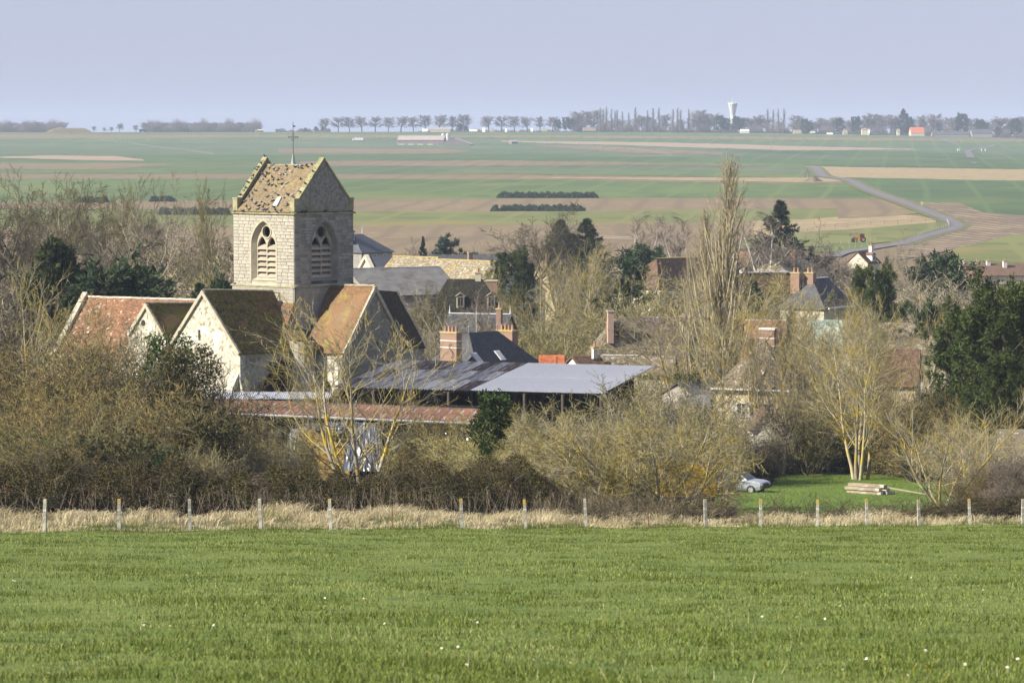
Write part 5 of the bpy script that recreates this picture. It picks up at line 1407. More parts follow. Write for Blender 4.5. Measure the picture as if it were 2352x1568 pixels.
# the great willow bush
p, d = up1(9, .62, 31, .8)
bare('great_bush', 31, (p, d, np.random.default_rng(3).uniform(5.0, 7.0, 9), .12), [dict(k=7, wob=.11, up=.05, tip=.2), dict(k=6, n=15, s0=.12, ang=.75, sd=.25, lr=.5, lt=.3, rr=.5, wob=.15, up=.06, tip=.25),
     dict(k=4, n=11, s0=.15, ang=.7, lr=.45, lt=.3, rr=.55, rmin=.016, wob=.19, up=.02), dict(k=2, n=9, s0=.1, ang=.6, lr=.45, lt=.2, rr=.7, rmin=.0115, wob=.18, up=.0)], [6, 4, 3, 3], 3, m_bk_lich, M('twigs_willow', (0.255, 0.222, 0.08), (0.17, 0.148, 0.06), scale=.4, third=((0.28, 0.25, 0.17), .35, .52, .66), tint=.65))
# evergreens
def evergreen(name, seed, H, R, m_lf, mode, bk=m_bk_dark):
    p, d = up1(1); r = np.random.default_rng(seed)
    if mode == 'spruce':
        g = grow(seed, p, d, H, H * .016, [dict(k=8, wob=.008, tip=.08), dict(k=4, n=int(H * 12), s0=.05, s1=1., ang=1.35, sd=.14, lr=R / H, prof=([0, .08, .55, 1], [.8, 1, .62, .02]), rr=.3, rmin=.012, wob=.06, up=.05), dict(k=2, n=8, s0=.15, ang=.75, lr=.34, lt=.3, rr=.5, rmin=.008, flat=.25, wob=.1)])
        per, ln, wd, sp, jit = 7, .30, .05, .5, .06
    elif mode == 'cedar':
        g = grow(seed, p, d, H, H * .025, [dict(k=8, wob=.03, tip=.2), dict(k=5, n=26, s0=.12, s1=1., ang=1.25, sd=.25, lr=R / H, prof=([0, .3, .7, 1], [.9, 1, .7, .3]), rr=.4, rmin=.03, wob=.09, up=.03), dict(k=3, n=14, s0=.25, ang=.8, lr=.34, lt=.35, rr=.4, rmin=.015, flat=.85, wob=.08), dict(k=2, n=4, s0=.2, ang=.7, lr=.5, rr=.6, rmin=.01, flat=.7, wob=.1)])
        per, ln, wd, sp, jit = 5, .38, .06, .5, .09
    elif mode == 'cypress':
        g = grow(seed, p, d, H, H * .02, [dict(k=8, wob=.02, tip=.1), dict(k=4, n=int(H * 6), s0=.03, s1=1., ang=.75, sd=.2, lr=R / H * 1.25, prof=([0, .2, .6, 1], [.9, 1.05, .8, .12]), rr=.3, rmin=.015, wob=.1, up=.10), dict(k=3, n=8, s0=.3, ang=.7, lr=.38, lt=.2, rr=.5, rmin=.01, wob=.12, up=-.06)])
        per, ln, wd, sp, jit = 10, .40, .075, .5, .10
    elif mode == 'pine':
        g = grow(seed, p, d, H, H * .022, [dict(k=8, wob=.04, tip=.2), dict(k=5, n=40, s0=.12, s1=1., ang=1.05, sd=.25, lr=R / H, prof=([0, .35, .7, 1], [.8, 1, .95, .55]), rr=.4, rmin=.03, wob=.12, up=.09), dict(k=3, n=8, s0=.35, ang=.8, lr=.36, lt=.2, rr=.5, rmin=.015, wob=.14, up=.1), dict(k=2, n=4, s0=.4, ang=.7, lr=.5, rr=.6, rmin=.012, wob=.1, up=.12)])
        per, ln, wd, sp, jit = 15, .34, .05, 1.1, .14
    else:   # dense rounded yew / laurel
        g = grow(seed, p, d, H * .75, H * .02, [dict(k=6, wob=.04, tip=.2), dict(k=4, n=40, s0=.02, s1=1., ang=.9, sd=.3, lr=R / (H * .75) * 1.05, prof=([0, .4, 1], [.9, 1, .6]), rr=.4, rmin=.02, wob=.1, up=.10), dict(k=3, n=10, s0=.3, ang=.8, lr=.38, lt=.2, rr=.5, rmin=.01, wob=.14, up=.04)])
        per, ln, wd, sp, jit = 10, .26, .07, .9, .13
    v, q, t, ti = tubes(g[:2], [8, 4]); tr = mesh_np('trunk', v, q, t, [bk], ti, True)
    last = g[-1][0]; P = np.concatenate([last[:, i] for i in range(1, last.shape[1])]); D = np.concatenate([unit(last[:, i] - last[:, i - 1]) for i in range(1, last.shape[1])])
    keep = r.random(len(P)) < .92
    v2, t2, ti2 = leafs(seed, P[keep], D[keep], per, ln, wd, sp, jit)
    cr = mesh_np('crown', v2, None, t2, [m_lf], ti2)
    proto(name, tr, cr, max(v[:, 2].max(), v2[:, 2].max()), np.percentile(np.hypot(v2[:, 0], v2[:, 1]), 98))
evergreen('spruce', 41, 12, 3.3, m_lf_con, 'spruce')
evergreen('cedar', 42, 10, 5.0, m_lf_con, 'cedar')
evergreen('blue_cedar', 43, 10, 5.4, m_lf_blue, 'cedar')
evergreen('cypress', 44, 10, 3.2, m_lf_cyp, 'cypress')
evergreen('dark_cypress', 45, 9, 4.2, m_lf_con, 'cypress')
evergreen('pine', 46, 12, 4.8, m_lf_pine, 'pine')
evergreen('yew', 47, 7, 3.2, m_lf_con, 'yew')

TN = [0]
def plant(pn, name, label, cat, xv, Y, top, wide=1.0, group=None, seed=None, low=None, yaw=None, trunk_part='trunk'):
    """one tree: prototype pn standing on the ground at sight column xv, distance Y, its tip at sight height top; wide = spread factor"""
    tr, cr, H, R = PROTO[pn]
    TN[0] += 1
    p = gx(xv, Y)
    if low is not None: p.z += low
    zt = V(xv, top, Y).z
    s = (zt - p.z) / H
    r = random.Random(TN[0] if seed is None else seed)
    T = thing(name, label, cat, p, r.uniform(0, 6.283) if yaw is None else yaw, group)
    T.scale = (s * wide, s * wide, s)
    link('trunk' if trunk_part == 'trunk' else trunk_part, tr, T)
    link('crown', cr, T)
    return T
# --- left wood behind the nave
G = 'tall bare trees of the left wood'
plant('broad_dark', 'bare_tree', 'tall dark bare tree at the left edge of the wood above the nave', 'tree', 66, 352, 370, 1.0, G)
plant('broad_grey_b', 'bare_tree', 'bare tree with thin pale trunk, second from the left in the wood', 'tree', 128, 395, 388, .8, G)
plant('broad_grey', 'bare_tree', 'slim bare tree between the cypress and the grey-trunked plane', 'tree', 178, 392, 402, .62, G)
plant('broad_grey_b', 'bare_tree', 'slim bare tree just above the dark green cypress crown', 'tree', 228, 402, 408, .62, G)
plant('broad_grey', 'bare_tree', 'large bare plane with pale leaning trunk above the green cedar', 'tree', 300, 350, 400, .95, G)
plant('broad_dark', 'bare_tree', 'dark bare tree crown behind the green cypress', 'tree', 100, 400, 392, .8, G)
plant('broad_dark', 'bare_tree', 'wide dark bare tree between the pale plane and the slim bare tree', 'tree', 255, 410, 410, .8, G)
plant('broad_dark', 'bare_tree', 'dark bare tree right of the pale-trunked plane', 'tree', 356, 398, 418, .68, G)
for k, (x, Y, t, pn, w) in enumerate([(30, 330, 540, 'scrub_purple', 1.2), (118, 345, 550, 'scrub_dark', 1.3), (185, 355, 555, 'scrub_purple', 1.2), (255, 370, 560, 'scrub_grey', 1.2), (335, 360, 570, 'scrub_purple', 1.3), (395, 345, 560, 'scrub_grey', 1.2), (430, 372, 520, 'scrub_purple', 1.3), (470, 340, 560, 'scrub_grey', 1.1), (510, 360, 500, 'scrub_dark', .9), (545, 388, 470, 'scrub_grey', .9), (420, 330, 600, 'scrub_olive', 1.2), (365, 320, 655, 'scrub_grey', 1.1), (500, 330, 600, 'scrub_purple', 1.2), (75, 322, 600, 'scrub_grey', 1.2), (15, 312, 630, 'scrub_dark', 1.1)]):
    plant(pn, 'tall_shrub', 'tall bare %s shrub, %s of the undergrowth below the left wood' % ({'scrub_purple': 'purplish', 'scrub_dark': 'dark', 'scrub_grey': 'grey', 'scrub_olive': 'olive'}[pn], ORD[k]), 'shrub', x, Y, t, w, 'undergrowth of the left wood')
plant('broad_grey_b', 'bare_tree', 'pale bare tree rising behind the left edge of the church tower', 'tree', 525, 345, 402, .42)
plant('broad_grey', 'bare_tree', 'wispy bare tree showing just above the left end of the tower roof', 'tree', 575, 360, 380, .40)
plant('cypress', 'cypress_tree', 'drooping olive green cypress at the foot of the left wood', 'conifer', 128, 318, 530, .85)
plant('dark_cypress', 'cypress_tree', 'wide dark green cypress above the nave ridge', 'conifer', 272, 316, 548, 1.15)
plant('dark_cypress', 'cypress_tree', 'dark green cypress spray beside the left edge of the tower', 'conifer', 520, 318, 588, .6)
plant('spruce', 'young_conifer', 'small conifer in the gap above the left transept ridge', 'conifer', 462, 320, 645, 1.2)
# --- behind the church, middle
G = 'bare trees between the village roofs'
plant('broad_dark', 'bare_tree', 'rounded grey bare tree before the far field, above the mossy-roofed house', 'tree', 1205, 520, 468, 1.3, G)
plant('spruce', 'spruce_tree', 'left one of the pair of dark spruces at the field edge', 'conifer', 1288, 560, 500, 1.5)
plant('spruce', 'spruce_tree', 'right one of the pair of dark spruces at the field edge', 'conifer', 1344, 562, 498, 1.55)
plant('blue_cedar', 'cedar_tree', 'grey-blue cedar at the field edge above the slate range', 'conifer', 1042, 585, 530, .95)
plant('spruce', 'young_spruce', 'small pointed spruce left of the grey-blue cedar', 'conifer', 972, 590, 540, .5)
for k, (x, w) in enumerate(((945, 1.1), (985, 1.0), (1010, 1.0), (1085, .8), (1120, .9))):
    plant('scrub_purple', 'orchard_shrub', 'low reddish bare shrub, %s from the left at the field edge' % ORD[k], 'shrub', x, 592, 553 + 3 * k, w, 'reddish shrubs at the field edge')
plant('pine', 'pine_tree', 'rounded pine right of the golden lichen barns', 'conifer', 1186, 462, 556, .95)
for k, (x, Y, t, pn, w) in enumerate([(985, 352, 642, 'broad_grey_b', .5), (945, 336, 700, 'scrub_grey', .8), (1105, 345, 660, 'birch', .6), (1195, 360, 640, 'lichen_multi', .7), (1240, 372, 575, 'lichen_single', .75), (1300, 388, 560, 'lichen_multi', .85), (1350, 400, 548, 'lichen_single', .9), (1385, 420, 560, 'broad_grey_b', .9), (1255, 345, 690, 'lichen_spread', .9), (1180, 350, 730, 'scrub_olive', 1.3), (1230, 345, 740, 'scrub_olive', 1.3), (1300, 346, 735, 'scrub_olive', 1.3), (1335, 352, 700, 'scrub_grey', 1.2), (1385, 360, 660, 'scrub_olive', 1.2), (935, 322, 765, 'scrub_grey', .7), (1005, 345, 770, 'scrub_grey', .8), (975, 420, 690, 'scrub_grey', 1.1), (880, 400, 660, 'scrub_grey', 1.1), (860, 395, 640, 'scrub_grey', 1.0)]):
    lb = {'broad_grey_b': 'grey-limbed bare tree', 'scrub_grey': 'grey bare shrub', 'birch': 'slender reddish-twigged birch', 'lichen_multi': 'bare tree with several yellowish stems', 'lichen_single': 'upright yellowish bare tree', 'lichen_spread': 'spreading yellowish bare tree', 'scrub_olive': 'olive bare shrub'}[pn]
    near = ['right of the far transept roof', 'close behind the far transept roof', 'before the white-ridged slate house', 'right of the white-ridged slate house', 'before the cream gable house', 'below the spruce pair', 'before the tan roof', 'right of the tan roof', 'above the right brick stack', 'just right of the yellow-topped chimney', 'behind the right brick stack', 'above the orange shed roof', 'left of the pink chimney', 'behind the pink chimney', 'low beside the slate house roof', 'left behind the left brick stack', 'before the grey sheet barn', 'beside the tower below the sheet barn', 'at the tower foot below the sheet barn'][k]
    plant(pn, 'bare_tree' if 'scrub' not in pn else 'tall_shrub', lb + ' ' + near, 'tree' if 'scrub' not in pn else 'shrub', x, Y, t, w, G)
plant('cedar', 'cedar_tree', 'dark green cedar with level branches left of the poplar', 'conifer', 1445, 385, 593, .62)
plant('cedar', 'cedar_tree', 'lower dark cedar left of the tall dark cedar', 'conifer', 1418, 390, 640, .6)
plant('birch', 'birch_tree', 'white-stemmed birch before the brown field, left of the poplar', 'tree', 1470, 545, 490, 1.1, 'birches before the far field')
plant('birch', 'birch_tree', 'white-stemmed birch just left of the poplar', 'tree', 1562, 530, 492, 1.0, 'birches before the far field')
plant('birch', 'birch_tree', 'wide pale birch right of the poplar beside the dark spruce', 'tree', 1752, 545, 480, 1.3, 'birches before the far field')
plant('spruce', 'spruce_tree', 'dark ragged spruce behind the pale birch right of the poplar', 'conifer', 1787, 570, 456, 1.3)
plant('yew', 'evergreen_bush', 'dark rounded evergreen between the birches', 'shrub', 1506, 520, 552, 1.2)
plant('cedar', 'cedar_tree', 'low dark cedar right of the pale birch', 'conifer', 1845, 560, 552, .8)
plant('scrub_purple', 'tall_shrub', 'large purplish bare shrub right of the ragged spruce', 'shrub', 1815, 555, 515, 1.25)
for k, (x, Y, t, w) in enumerate([(1870, 600, 582, 1.2), (1905, 602, 580, 1.2), (1940, 600, 584, 1.2), (1888, 570, 590, 1.3), (1930, 575, 592, 1.2)]):
    plant('scrub_purple', 'hedge_shrub', 'dark purplish hedge shrub by the lane, %s from the left' % ORD[k], 'shrub', x, Y, t, w, 'purplish hedge by the lane')
plant('poplar', 'poplar_tree', 'very tall slim poplar with pale twigs, tallest tree in the village', 'tree', 1657, 300, 346, 1.3)
plant('poplar', 'poplar_tree', 'shorter poplar stem close left of the tallest poplar', 'tree', 1624, 304, 470, 1.15)
plant('poplar', 'poplar_tree', 'thin lower poplar stem at the far left of the poplar clump', 'tree', 1588, 310, 560, .75)
plant('lichen_multi', 'bare_tree', 'big spreading yellow-lichened tree before the long farmhouse', 'tree', 1592, 286, 625, 1.5)
plant('lichen_single', 'bare_tree', 'yellow-lichened tree close right of the poplar trunk', 'tree', 1665, 275, 690, .9)
plant('spruce', 'spruce_tree', 'blue-green spruce right of the poplar before the brown barn', 'conifer', 1722, 370, 640, 1.35)
for k, (x, Y, t, pn, w) in enumerate([(1780, 300, 690, 'broad_grey_b', .7), (1835, 295, 650, 'lichen_spread', 1.0), (1905, 330, 650, 'broad_grey_b', .75), (1890, 292, 700, 'lichen_multi', .9), (2075, 420, 530, 'broad_grey', .85), (2015, 320, 660, 'lichen_multi', .9), (2060, 300, 690, 'lichen_spread', .95), (2120, 305, 700, 'broad_grey_b', .7), (1840, 272, 760, 'lichen_multi', .8), (2135, 410, 600, 'scrub_grey', 1.4), (2180, 400, 620, 'scrub_grey', 1.4), (1600, 380, 560, 'broad_grey_b', .7), (1530, 420, 590, 'scrub_grey', 1.5), (1560, 370, 610, 'scrub_olive', 1.4), (1760, 420, 610, 'scrub_olive', 1.3), (1780, 365, 660, 'broad_grey', .55), (1960, 420, 600, 'scrub_grey', 1.3), (2250, 420, 620, 'scrub_grey', 1.4), (2320, 300, 850, 'broad_grey', .6), (1560, 288, 800, 'scrub_olive', 1.1), (1960, 270, 720, 'broad_grey_b', .65)]):
    near = ['above the pyramid roof', 'right of the pyramid roof', 'before the slate mansard roof', 'before the green sheet roof', 'tall against the field right of the lane house', 'above the speckled barn roof', 'before the speckled barn roof', 'right of the speckled barn roof', 'behind the pyramid roof chimney', 'left of the dark yew', 'below the dark yew', 'behind the poplar clump', 'above the dark cedar', 'beside the lower poplar stem', 'before the brown roofed house', 'before the long brown barn', 'below the lane house', 'above the big pine', 'right of the big pine', 'between the low outbuilding and the poplar', 'tall behind the many-stemmed tree'][k]
    lb = {'broad_grey_b': 'grey-limbed bare tree', 'broad_grey': 'tall bare tree', 'scrub_grey': 'grey bare thicket tree', 'lichen_multi': 'bare tree with several lichened stems', 'lichen_spread': 'spreading lichened bare tree', 'scrub_olive': 'olive bare thicket'}[pn]
    plant(pn, 'bare_tree' if 'scrub' not in pn else 'tall_shrub', lb + ' ' + near, 'tree' if 'scrub' not in pn else 'shrub', x, Y, t, w, 'bare trees on the right of the village')
plant('pine', 'pine_tree', 'dark pine below the white chimney of the lane house', 'conifer', 2005, 372, 583, .78)
plant('yew', 'yew_tree', 'dark rounded evergreen at the field edge on the right', 'conifer', 2180, 440, 566, 1.1)
plant('pine', 'pine_tree', 'big dark green pine at the right edge', 'conifer', 2298, 262, 606, 1.05)
plant('pine', 'pine_tree', 'lower dark pine left of the big pine', 'conifer', 2215, 272, 670, 1.0)
plant('pine', 'pine_tree', 'second dark pine crown behind the right edge pine', 'conifer', 2345, 275, 625, 1.1)
plant('dark_cypress', 'cypress_tree', 'narrow dark cypress between the yew and the big pine', 'conifer', 2135, 330, 655, .6)
plant('pine', 'pine_tree', 'dark lower pine filling the right edge under the big pine', 'conifer', 2330, 250, 790, 1.1)
# --- right garden trees on the lawn's far edge
plant('many_stem', 'bare_tree', 'tall many-stemmed pale tree at the back of the lawn', 'tree', 1976, 258, 668, 1.5)
plant('lichen_spread', 'bare_tree', 'spreading tree with bright yellow limbs at the right of the lawn', 'tree', 2166, 198, 835, 1.25, seed=12)
plant('lichen_spread', 'bare_tree', 'spreading bare tree low at the right edge before the pine', 'tree', 2290, 215, 880, .8)
for k, (x, Y, t, pn, w) in enumerate([(1800, 262, 880, 'broad_dark', .95), (1752, 252, 985, 'scrub_dark', 1.0), (1850, 266, 900, 'scrub_olive', 1.2), (1905, 268, 920, 'scrub_dark', 1.2), (1945, 270, 930, 'scrub_olive', 1.1), (2030, 266, 920, 'scrub_olive', 1.2), (2075, 262, 900, 'scrub_brown', 1.2), (2120, 255, 930, 'scrub_brown', 1.2), (2235, 235, 960, 'scrub_grey', 1.2), (2290, 205, 1000, 'scrub_grey', 1.2), (2340, 195, 1010, 'scrub_purple', 1.2), (2230, 195, 1075, 'scrub_brown', 1.3), (2300, 180, 1095, 'scrub_purple', 1.3), (1720, 262, 1000, 'scrub_dark', 1.2), (2200, 260, 900, 'scrub_brown', 1.2), (2000, 285, 880, 'scrub_olive', 1.0), (2090, 290, 870, 'scrub_grey', 1.0), (1870, 290, 860, 'scrub_olive', 1.0), (2240, 275, 860, 'scrub_dark', 1.3)]):
    lb = {'broad_dark': 'dark gnarled bare tree', 'scrub_dark': 'dark bare shrub', 'scrub_olive': 'olive bare shrub', 'scrub_brown': 'rusty brown bare shrub', 'scrub_grey': 'grey bare shrub', 'scrub_purple': 'purplish bare shrub'}[pn]
    near = ['behind the parked car', 'left of the gnarled tree', 'right of the gnarled tree', 'left of the many-stemmed tree', 'close beside the many-stemmed trunks', 'behind the timber stack', 'between the two lawn trees', 'left of the bright yellow limbs', 'right of the bright yellow limbs', 'before the white cottage', 'at the right edge before the cottage', 'at the right end of the lawn', 'at the right edge behind the fence', 'behind the car beside the yellow trailer', 'above the bright yellow limbs', 'under the brown tiled house', 'under the speckled barn', 'right of the cream house wall', 'under the big pine'][k]
    plant(pn, 'garden_shrub' if 'scrub' in pn else 'bare_tree', lb + ' ' + near, 'shrub' if 'scrub' in pn else 'tree', x, Y, t, w, 'shrubs round the lawn')
# --- great bush and its neighbours
plant('great_bush', 'willow_bush', 'huge olive-yellow willow bush in the middle behind the fence', 'bush', 1480, 161, 880, 1.12, seed=4)
plant('great_bush', 'willow_bush', 'middle willow bush overlapping the left side of the huge one', 'bush', 1405, 166, 925, 1.15, seed=22)
plant('great_bush', 'willow_bush', 'willow bush overlapping the right side of the huge one', 'bush', 1535, 176, 905, .95, seed=23)
plant('great_bush', 'willow_bush', 'smaller grey willow bush at the left of the huge one', 'bush', 1270, 178, 935, 1.05, seed=9)
plant('great_bush', 'willow_bush', 'darker willow bush hanging over the parked car', 'bush', 1645, 198, 950, .85, seed=15)
for k, (x, Y, t, pn, w) in enumerate([(1120, 200, 935, 'scrub_olive', 1.1), (1180, 205, 925, 'scrub_grey', 1.2), (1240, 215, 925, 'scrub_olive', 1.3), (1060, 205, 960, 'scrub_brown', .9), (1000, 210, 955, 'scrub_brown', .9), (950, 212, 950, 'scrub_olive', .8), (915, 215, 1010, 'scrub_brown', .6), (640, 206, 1040, 'scrub_olive', 1.0), (625, 212, 965, 'scrub_olive', .9), (560, 215, 950, 'scrub_olive', 1.0), (500, 215, 955, 'scrub_brown', 1.1), (1330, 215, 920, 'scrub_grey', 1.3), (1180, 190, 985, 'scrub_olive', 1.2)]):
    near = ['beside the ivy-clad stump', 'right of the ivy-clad stump', 'before the hangar front', 'under the right end of the rust roof', 'before the rust roof right of the forked tree', 'close right of the forked tree', 'right of the hanging plastic', 'before the straw bales', 'left of the straw bales', 'before the dark shed wall', 'under the left end of the rust roof', 'before the hangar heap', 'below the ivy-clad stump'][k]
    lb = {'scrub_olive': 'olive bare shrub', 'scrub_grey': 'grey bare shrub', 'scrub_brown': 'brown bare shrub'}[pn]
    plant(pn, 'garden_shrub', lb + ' ' + near, 'shrub', x, Y, t, w, 'shrubs before the sheds')
plant('lichen_multi', 'forked_tree', 'forked yellow-lichened tree rising before the church and rust roof', 'tree', 822, 205, 672, 1.35, seed=3)
plant('lichen_single', 'young_tree', 'thin young tree left of the forked tree', 'tree', 700, 214, 850, .6)
# --- brown scrub mass on the left
sc = [(45, 205, 760, 'scrub_brown', 1.0), (110, 210, 800, 'scrub_brown', 1.15), (175, 215, 770, 'scrub_olive', .95), (235, 222, 745, 'scrub_grey', 1.0), (290, 225, 780, 'scrub_brown', 1.0), (345, 222, 830, 'scrub_brown', 1.1), (400, 222, 800, 'scrub_dark', .95), (440, 225, 860, 'scrub_olive', 1.0), (30, 190, 900, 'scrub_brown', 1.2), (95, 192, 920, 'scrub_olive', 1.2), (160, 196, 890, 'scrub_brown', 1.25), (220, 198, 900, 'scrub_olive', 1.25), (285, 200, 880, 'scrub_brown', 1.3), (345, 202, 905, 'scrub_olive', 1.3), (400, 205, 930, 'scrub_brown', 1.3), (455, 208, 950, 'scrub_dark', 1.2), (20, 178, 960, 'scrub_olive', 1.3), (80, 178, 985, 'scrub_brown', 1.3), (145, 180, 970, 'scrub_olive', 1.3), (205, 182, 990, 'scrub_brown', 1.3), (265, 184, 985, 'scrub_olive', 1.3), (330, 186, 1000, 'scrub_brown', 1.3), (395, 190, 1010, 'scrub_olive', 1.3), (455, 194, 1020, 'scrub_dark', 1.2), (-30, 200, 820, 'scrub_brown', 1.2), (515, 205, 1015, 'scrub_dark', 1.2), (580, 205, 1025, 'scrub_dark', 1.1)]
wd = {'scrub_brown': 'catkin-brown', 'scrub_olive': 'olive-brown', 'scrub_grey': 'grey', 'scrub_dark': 'dark'}
rows = {}
for x, Y, t, pn, w in sorted(sc): rows.setdefault('back' if Y > 204 and t < 900 else ('front' if t >= 955 else 'middle'), []).append((x, Y, t, pn, w))
for rn, lst in rows.items():
    for k, (x, Y, t, pn, w) in enumerate(lst):
        plant(pn, 'scrub_bush', '%s scrub bush, %s from the left in the %s of the scrub before the nave' % (wd[pn], ORD[k], rn), 'bush', x, Y, t, w, 'scrub before the nave')
plant('lichen_single', 'bare_tree', 'thin pale-trunked tree with yellow limbs at the left edge of the scrub', 'tree', 62, 214, 588, .85, seed=8)
plant('broad_grey_b', 'bare_tree', 'twisted bare tree before the left end of the nave roof', 'tree', 190, 226, 660, .75)
plant('broad_dark', 'bare_tree', 'dark branching tree before the side chapel gable', 'tree', 270, 228, 720, .8)
plant('broad_dark', 'bare_tree', 'small dark tree branching before the left transept gable', 'tree', 400, 230, 735, .6)

for k, (x, Y, t, pn, w, lb) in enumerate([(1800, 335, 650, 'lichen_multi', 1.1, 'yellowish bare tree left of the slate mansard roof'), (1855, 350, 668, 'broad_grey_b', .8, 'grey bare tree before the slate mansard wall'), (1748, 276, 715, 'lichen_multi', .9, 'yellowish bare tree before the orange-walled house'), (1905, 320, 690, 'lichen_spread', 1.0, 'spreading yellowish tree right of the slate mansard house'), (1480, 244, 872, 'scrub_grey', 1.3, 'grey bare shrub before the right half of the hangar'), (1540, 248, 862, 'scrub_olive', 1.2, 'olive bare shrub at the right end of the hangar'), (1600, 256, 870, 'scrub_grey', 1.2, 'grey bare shrub before the grey boarded shed'), (1040, 372, 700, 'scrub_dark', 1.1, 'dark bare shrub before the mossy-roofed house'), (1110, 376, 690, 'scrub_purple', 1.0, 'purplish shrub between the two pale dormers'), (1500, 330, 740, 'lichen_spread', .9, 'spreading bare tree before the long farmhouse roof'), (1150, 420, 600, 'broad_grey_b', .6, 'thin bare tree left of the rounded pine')]):
    plant(pn, 'bare_tree' if 'scrub' not in pn else 'tall_shrub', lb, 'tree' if 'scrub' not in pn else 'shrub', x, Y, t, w, 'bare growth before the village houses')
# --- ivy and creeper
def leaf_mass(name, label, cat, pts, dirs, per, ln, wdt, jit, mat, seed, kind=None, group=None):
    v, t, ti = leafs(seed, np.array(pts), np.array(dirs), per, ln, wdt, .9, jit)
    return tag(link(name, mesh_np(name, v, None, t, [mat], ti)), label, cat, group, kind)
r_ = np.random.default_rng(77)
def column_pts(xv, Y, top, rad, n, low=0.0, taper=.6):
    p = gx(xv, Y); zt = V(xv, top, Y).z; h = zt - p.z
    u = r_.random(n) * (1 - low) + low; a = r_.random(n) * 6.283; rr = rad * (1 - (1 - taper) * u) * (.6 + .4 * r_.random(n)) * (1 + .35 * np.sin(u * 14 + np.cos(a) * 2))
    P = np.stack([p.x + rr * np.cos(a), p.y + rr * np.sin(a), p.z + u * h], -1)
    return P, np.stack([np.cos(a), np.sin(a), a * 0 - .3], -1)
P1, D1 = column_pts(1130, 196, 905, 1.5, 1600, .1)
leaf_mass('ivy_stump', 'bright green ivy-clad stump before the hangar', 'ivy', P1, D1, 4, .16, .09, .12, m_lf_ivy, 5)
P1, D1 = column_pts(382, 220, 770, 1.9, 1400, .25, .8)
leaf_mass('ivy_tree', 'dark ivy wrapped round a trunk before the transept gable', 'ivy', P1, D1, 4, .17, .09, .16, m_lf_ivy, 6)
P1, D1 = column_pts(424, 216, 800, 2.3, 2000, .1, .75)
leaf_mass('ivy_tree', 'broad olive ivy mass at the foot of the transept gable', 'ivy', P1, D1, 4, .17, .09, .18, M('ivy_mixed', (0.060, 0.066, 0.022), (0.10, 0.085, 0.035), scale=.8, tint=.5, trans=.15), 16)
P1, D1 = column_pts(1575, 284, 860, 1.3, 900, .3, .9)
leaf_mass('ivy_tree', 'dark ivy round the foot of the big yellow-lichened tree', 'ivy', P1, D1, 4, .17, .09, .16, m_lf_ivy, 7)
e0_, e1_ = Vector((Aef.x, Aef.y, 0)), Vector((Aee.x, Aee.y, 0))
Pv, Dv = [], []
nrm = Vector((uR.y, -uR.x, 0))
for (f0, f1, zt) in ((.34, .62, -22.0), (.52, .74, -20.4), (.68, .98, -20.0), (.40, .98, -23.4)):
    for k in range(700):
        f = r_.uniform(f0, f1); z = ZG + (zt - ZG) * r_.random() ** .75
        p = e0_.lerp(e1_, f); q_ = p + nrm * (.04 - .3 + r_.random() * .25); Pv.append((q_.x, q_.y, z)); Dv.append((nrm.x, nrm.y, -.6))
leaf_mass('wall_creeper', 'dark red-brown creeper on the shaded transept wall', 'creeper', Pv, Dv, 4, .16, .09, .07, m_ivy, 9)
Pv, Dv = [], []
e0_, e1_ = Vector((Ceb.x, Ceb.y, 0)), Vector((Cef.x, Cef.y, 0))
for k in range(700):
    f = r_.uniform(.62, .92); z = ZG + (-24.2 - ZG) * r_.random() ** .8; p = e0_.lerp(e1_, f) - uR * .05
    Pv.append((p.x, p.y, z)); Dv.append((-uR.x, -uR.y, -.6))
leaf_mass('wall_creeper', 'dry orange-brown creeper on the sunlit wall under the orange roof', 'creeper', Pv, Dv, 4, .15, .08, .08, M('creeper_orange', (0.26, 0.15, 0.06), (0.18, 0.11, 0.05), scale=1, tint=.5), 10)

for k, (xv, Y, t, rad, n) in enumerate([(60, 184, 1010, 3.0, 1500), (230, 182, 1000, 3.4, 1900), (310, 184, 1030, 2.8, 1400), (480, 200, 960, 2.2, 1300), (150, 206, 900, 2.0, 800)]):
    P1, D1 = column_pts(xv, Y, t, rad, n, .05, .7)
    leaf_mass('ivy_bush', 'dark green leafy mass low in the left scrub, %s from the left' % ORD[[0, 2, 3, 4, 1][k]], 'ivy', P1, D1, 4, .17, .09, .2, MATS['ivy_mixed'] if k % 2 else m_lf_ivy, 50 + k, None, 'leafy masses in the left scrub')
# ================================================================== pasture, fence, thickets, lawn
m_gr = M('pasture_blades', (0.160, 0.208, 0.040), (0.230, 0.270, 0.072), scale=.25, world=True, tint=.75, trans=.3, third=((0.31, 0.31, 0.11), .8, .56, .72), rough=.7)
m_tus = M('tussock_blades', (0.085, 0.125, 0.014), (0.115, 0.15, 0.022), scale=.3, world=True, tint=.5, trans=.25, rough=.7)
m_dry = M('dry_grass_blades', (0.64, 0.55, 0.36), (0.52, 0.44, 0.26), scale=.35, world=True, tint=.4, trans=.25, third=((0.23, 0.235, 0.08), .28, .56, .68), fourth=((0.30, 0.22, 0.13), .5, .6, .72))
m_lawn = M('lawn_turf', (0.095, 0.155, 0.018), (0.12, 0.175, 0.026), scale=.4, world=True, third=((0.13, 0.15, 0.05), .5, .6, .75))
m_lawng = M('lawn_blades', (0.115, 0.20, 0.022), (0.15, 0.225, 0.034), scale=.35, world=True, tint=.4, trans=.3)
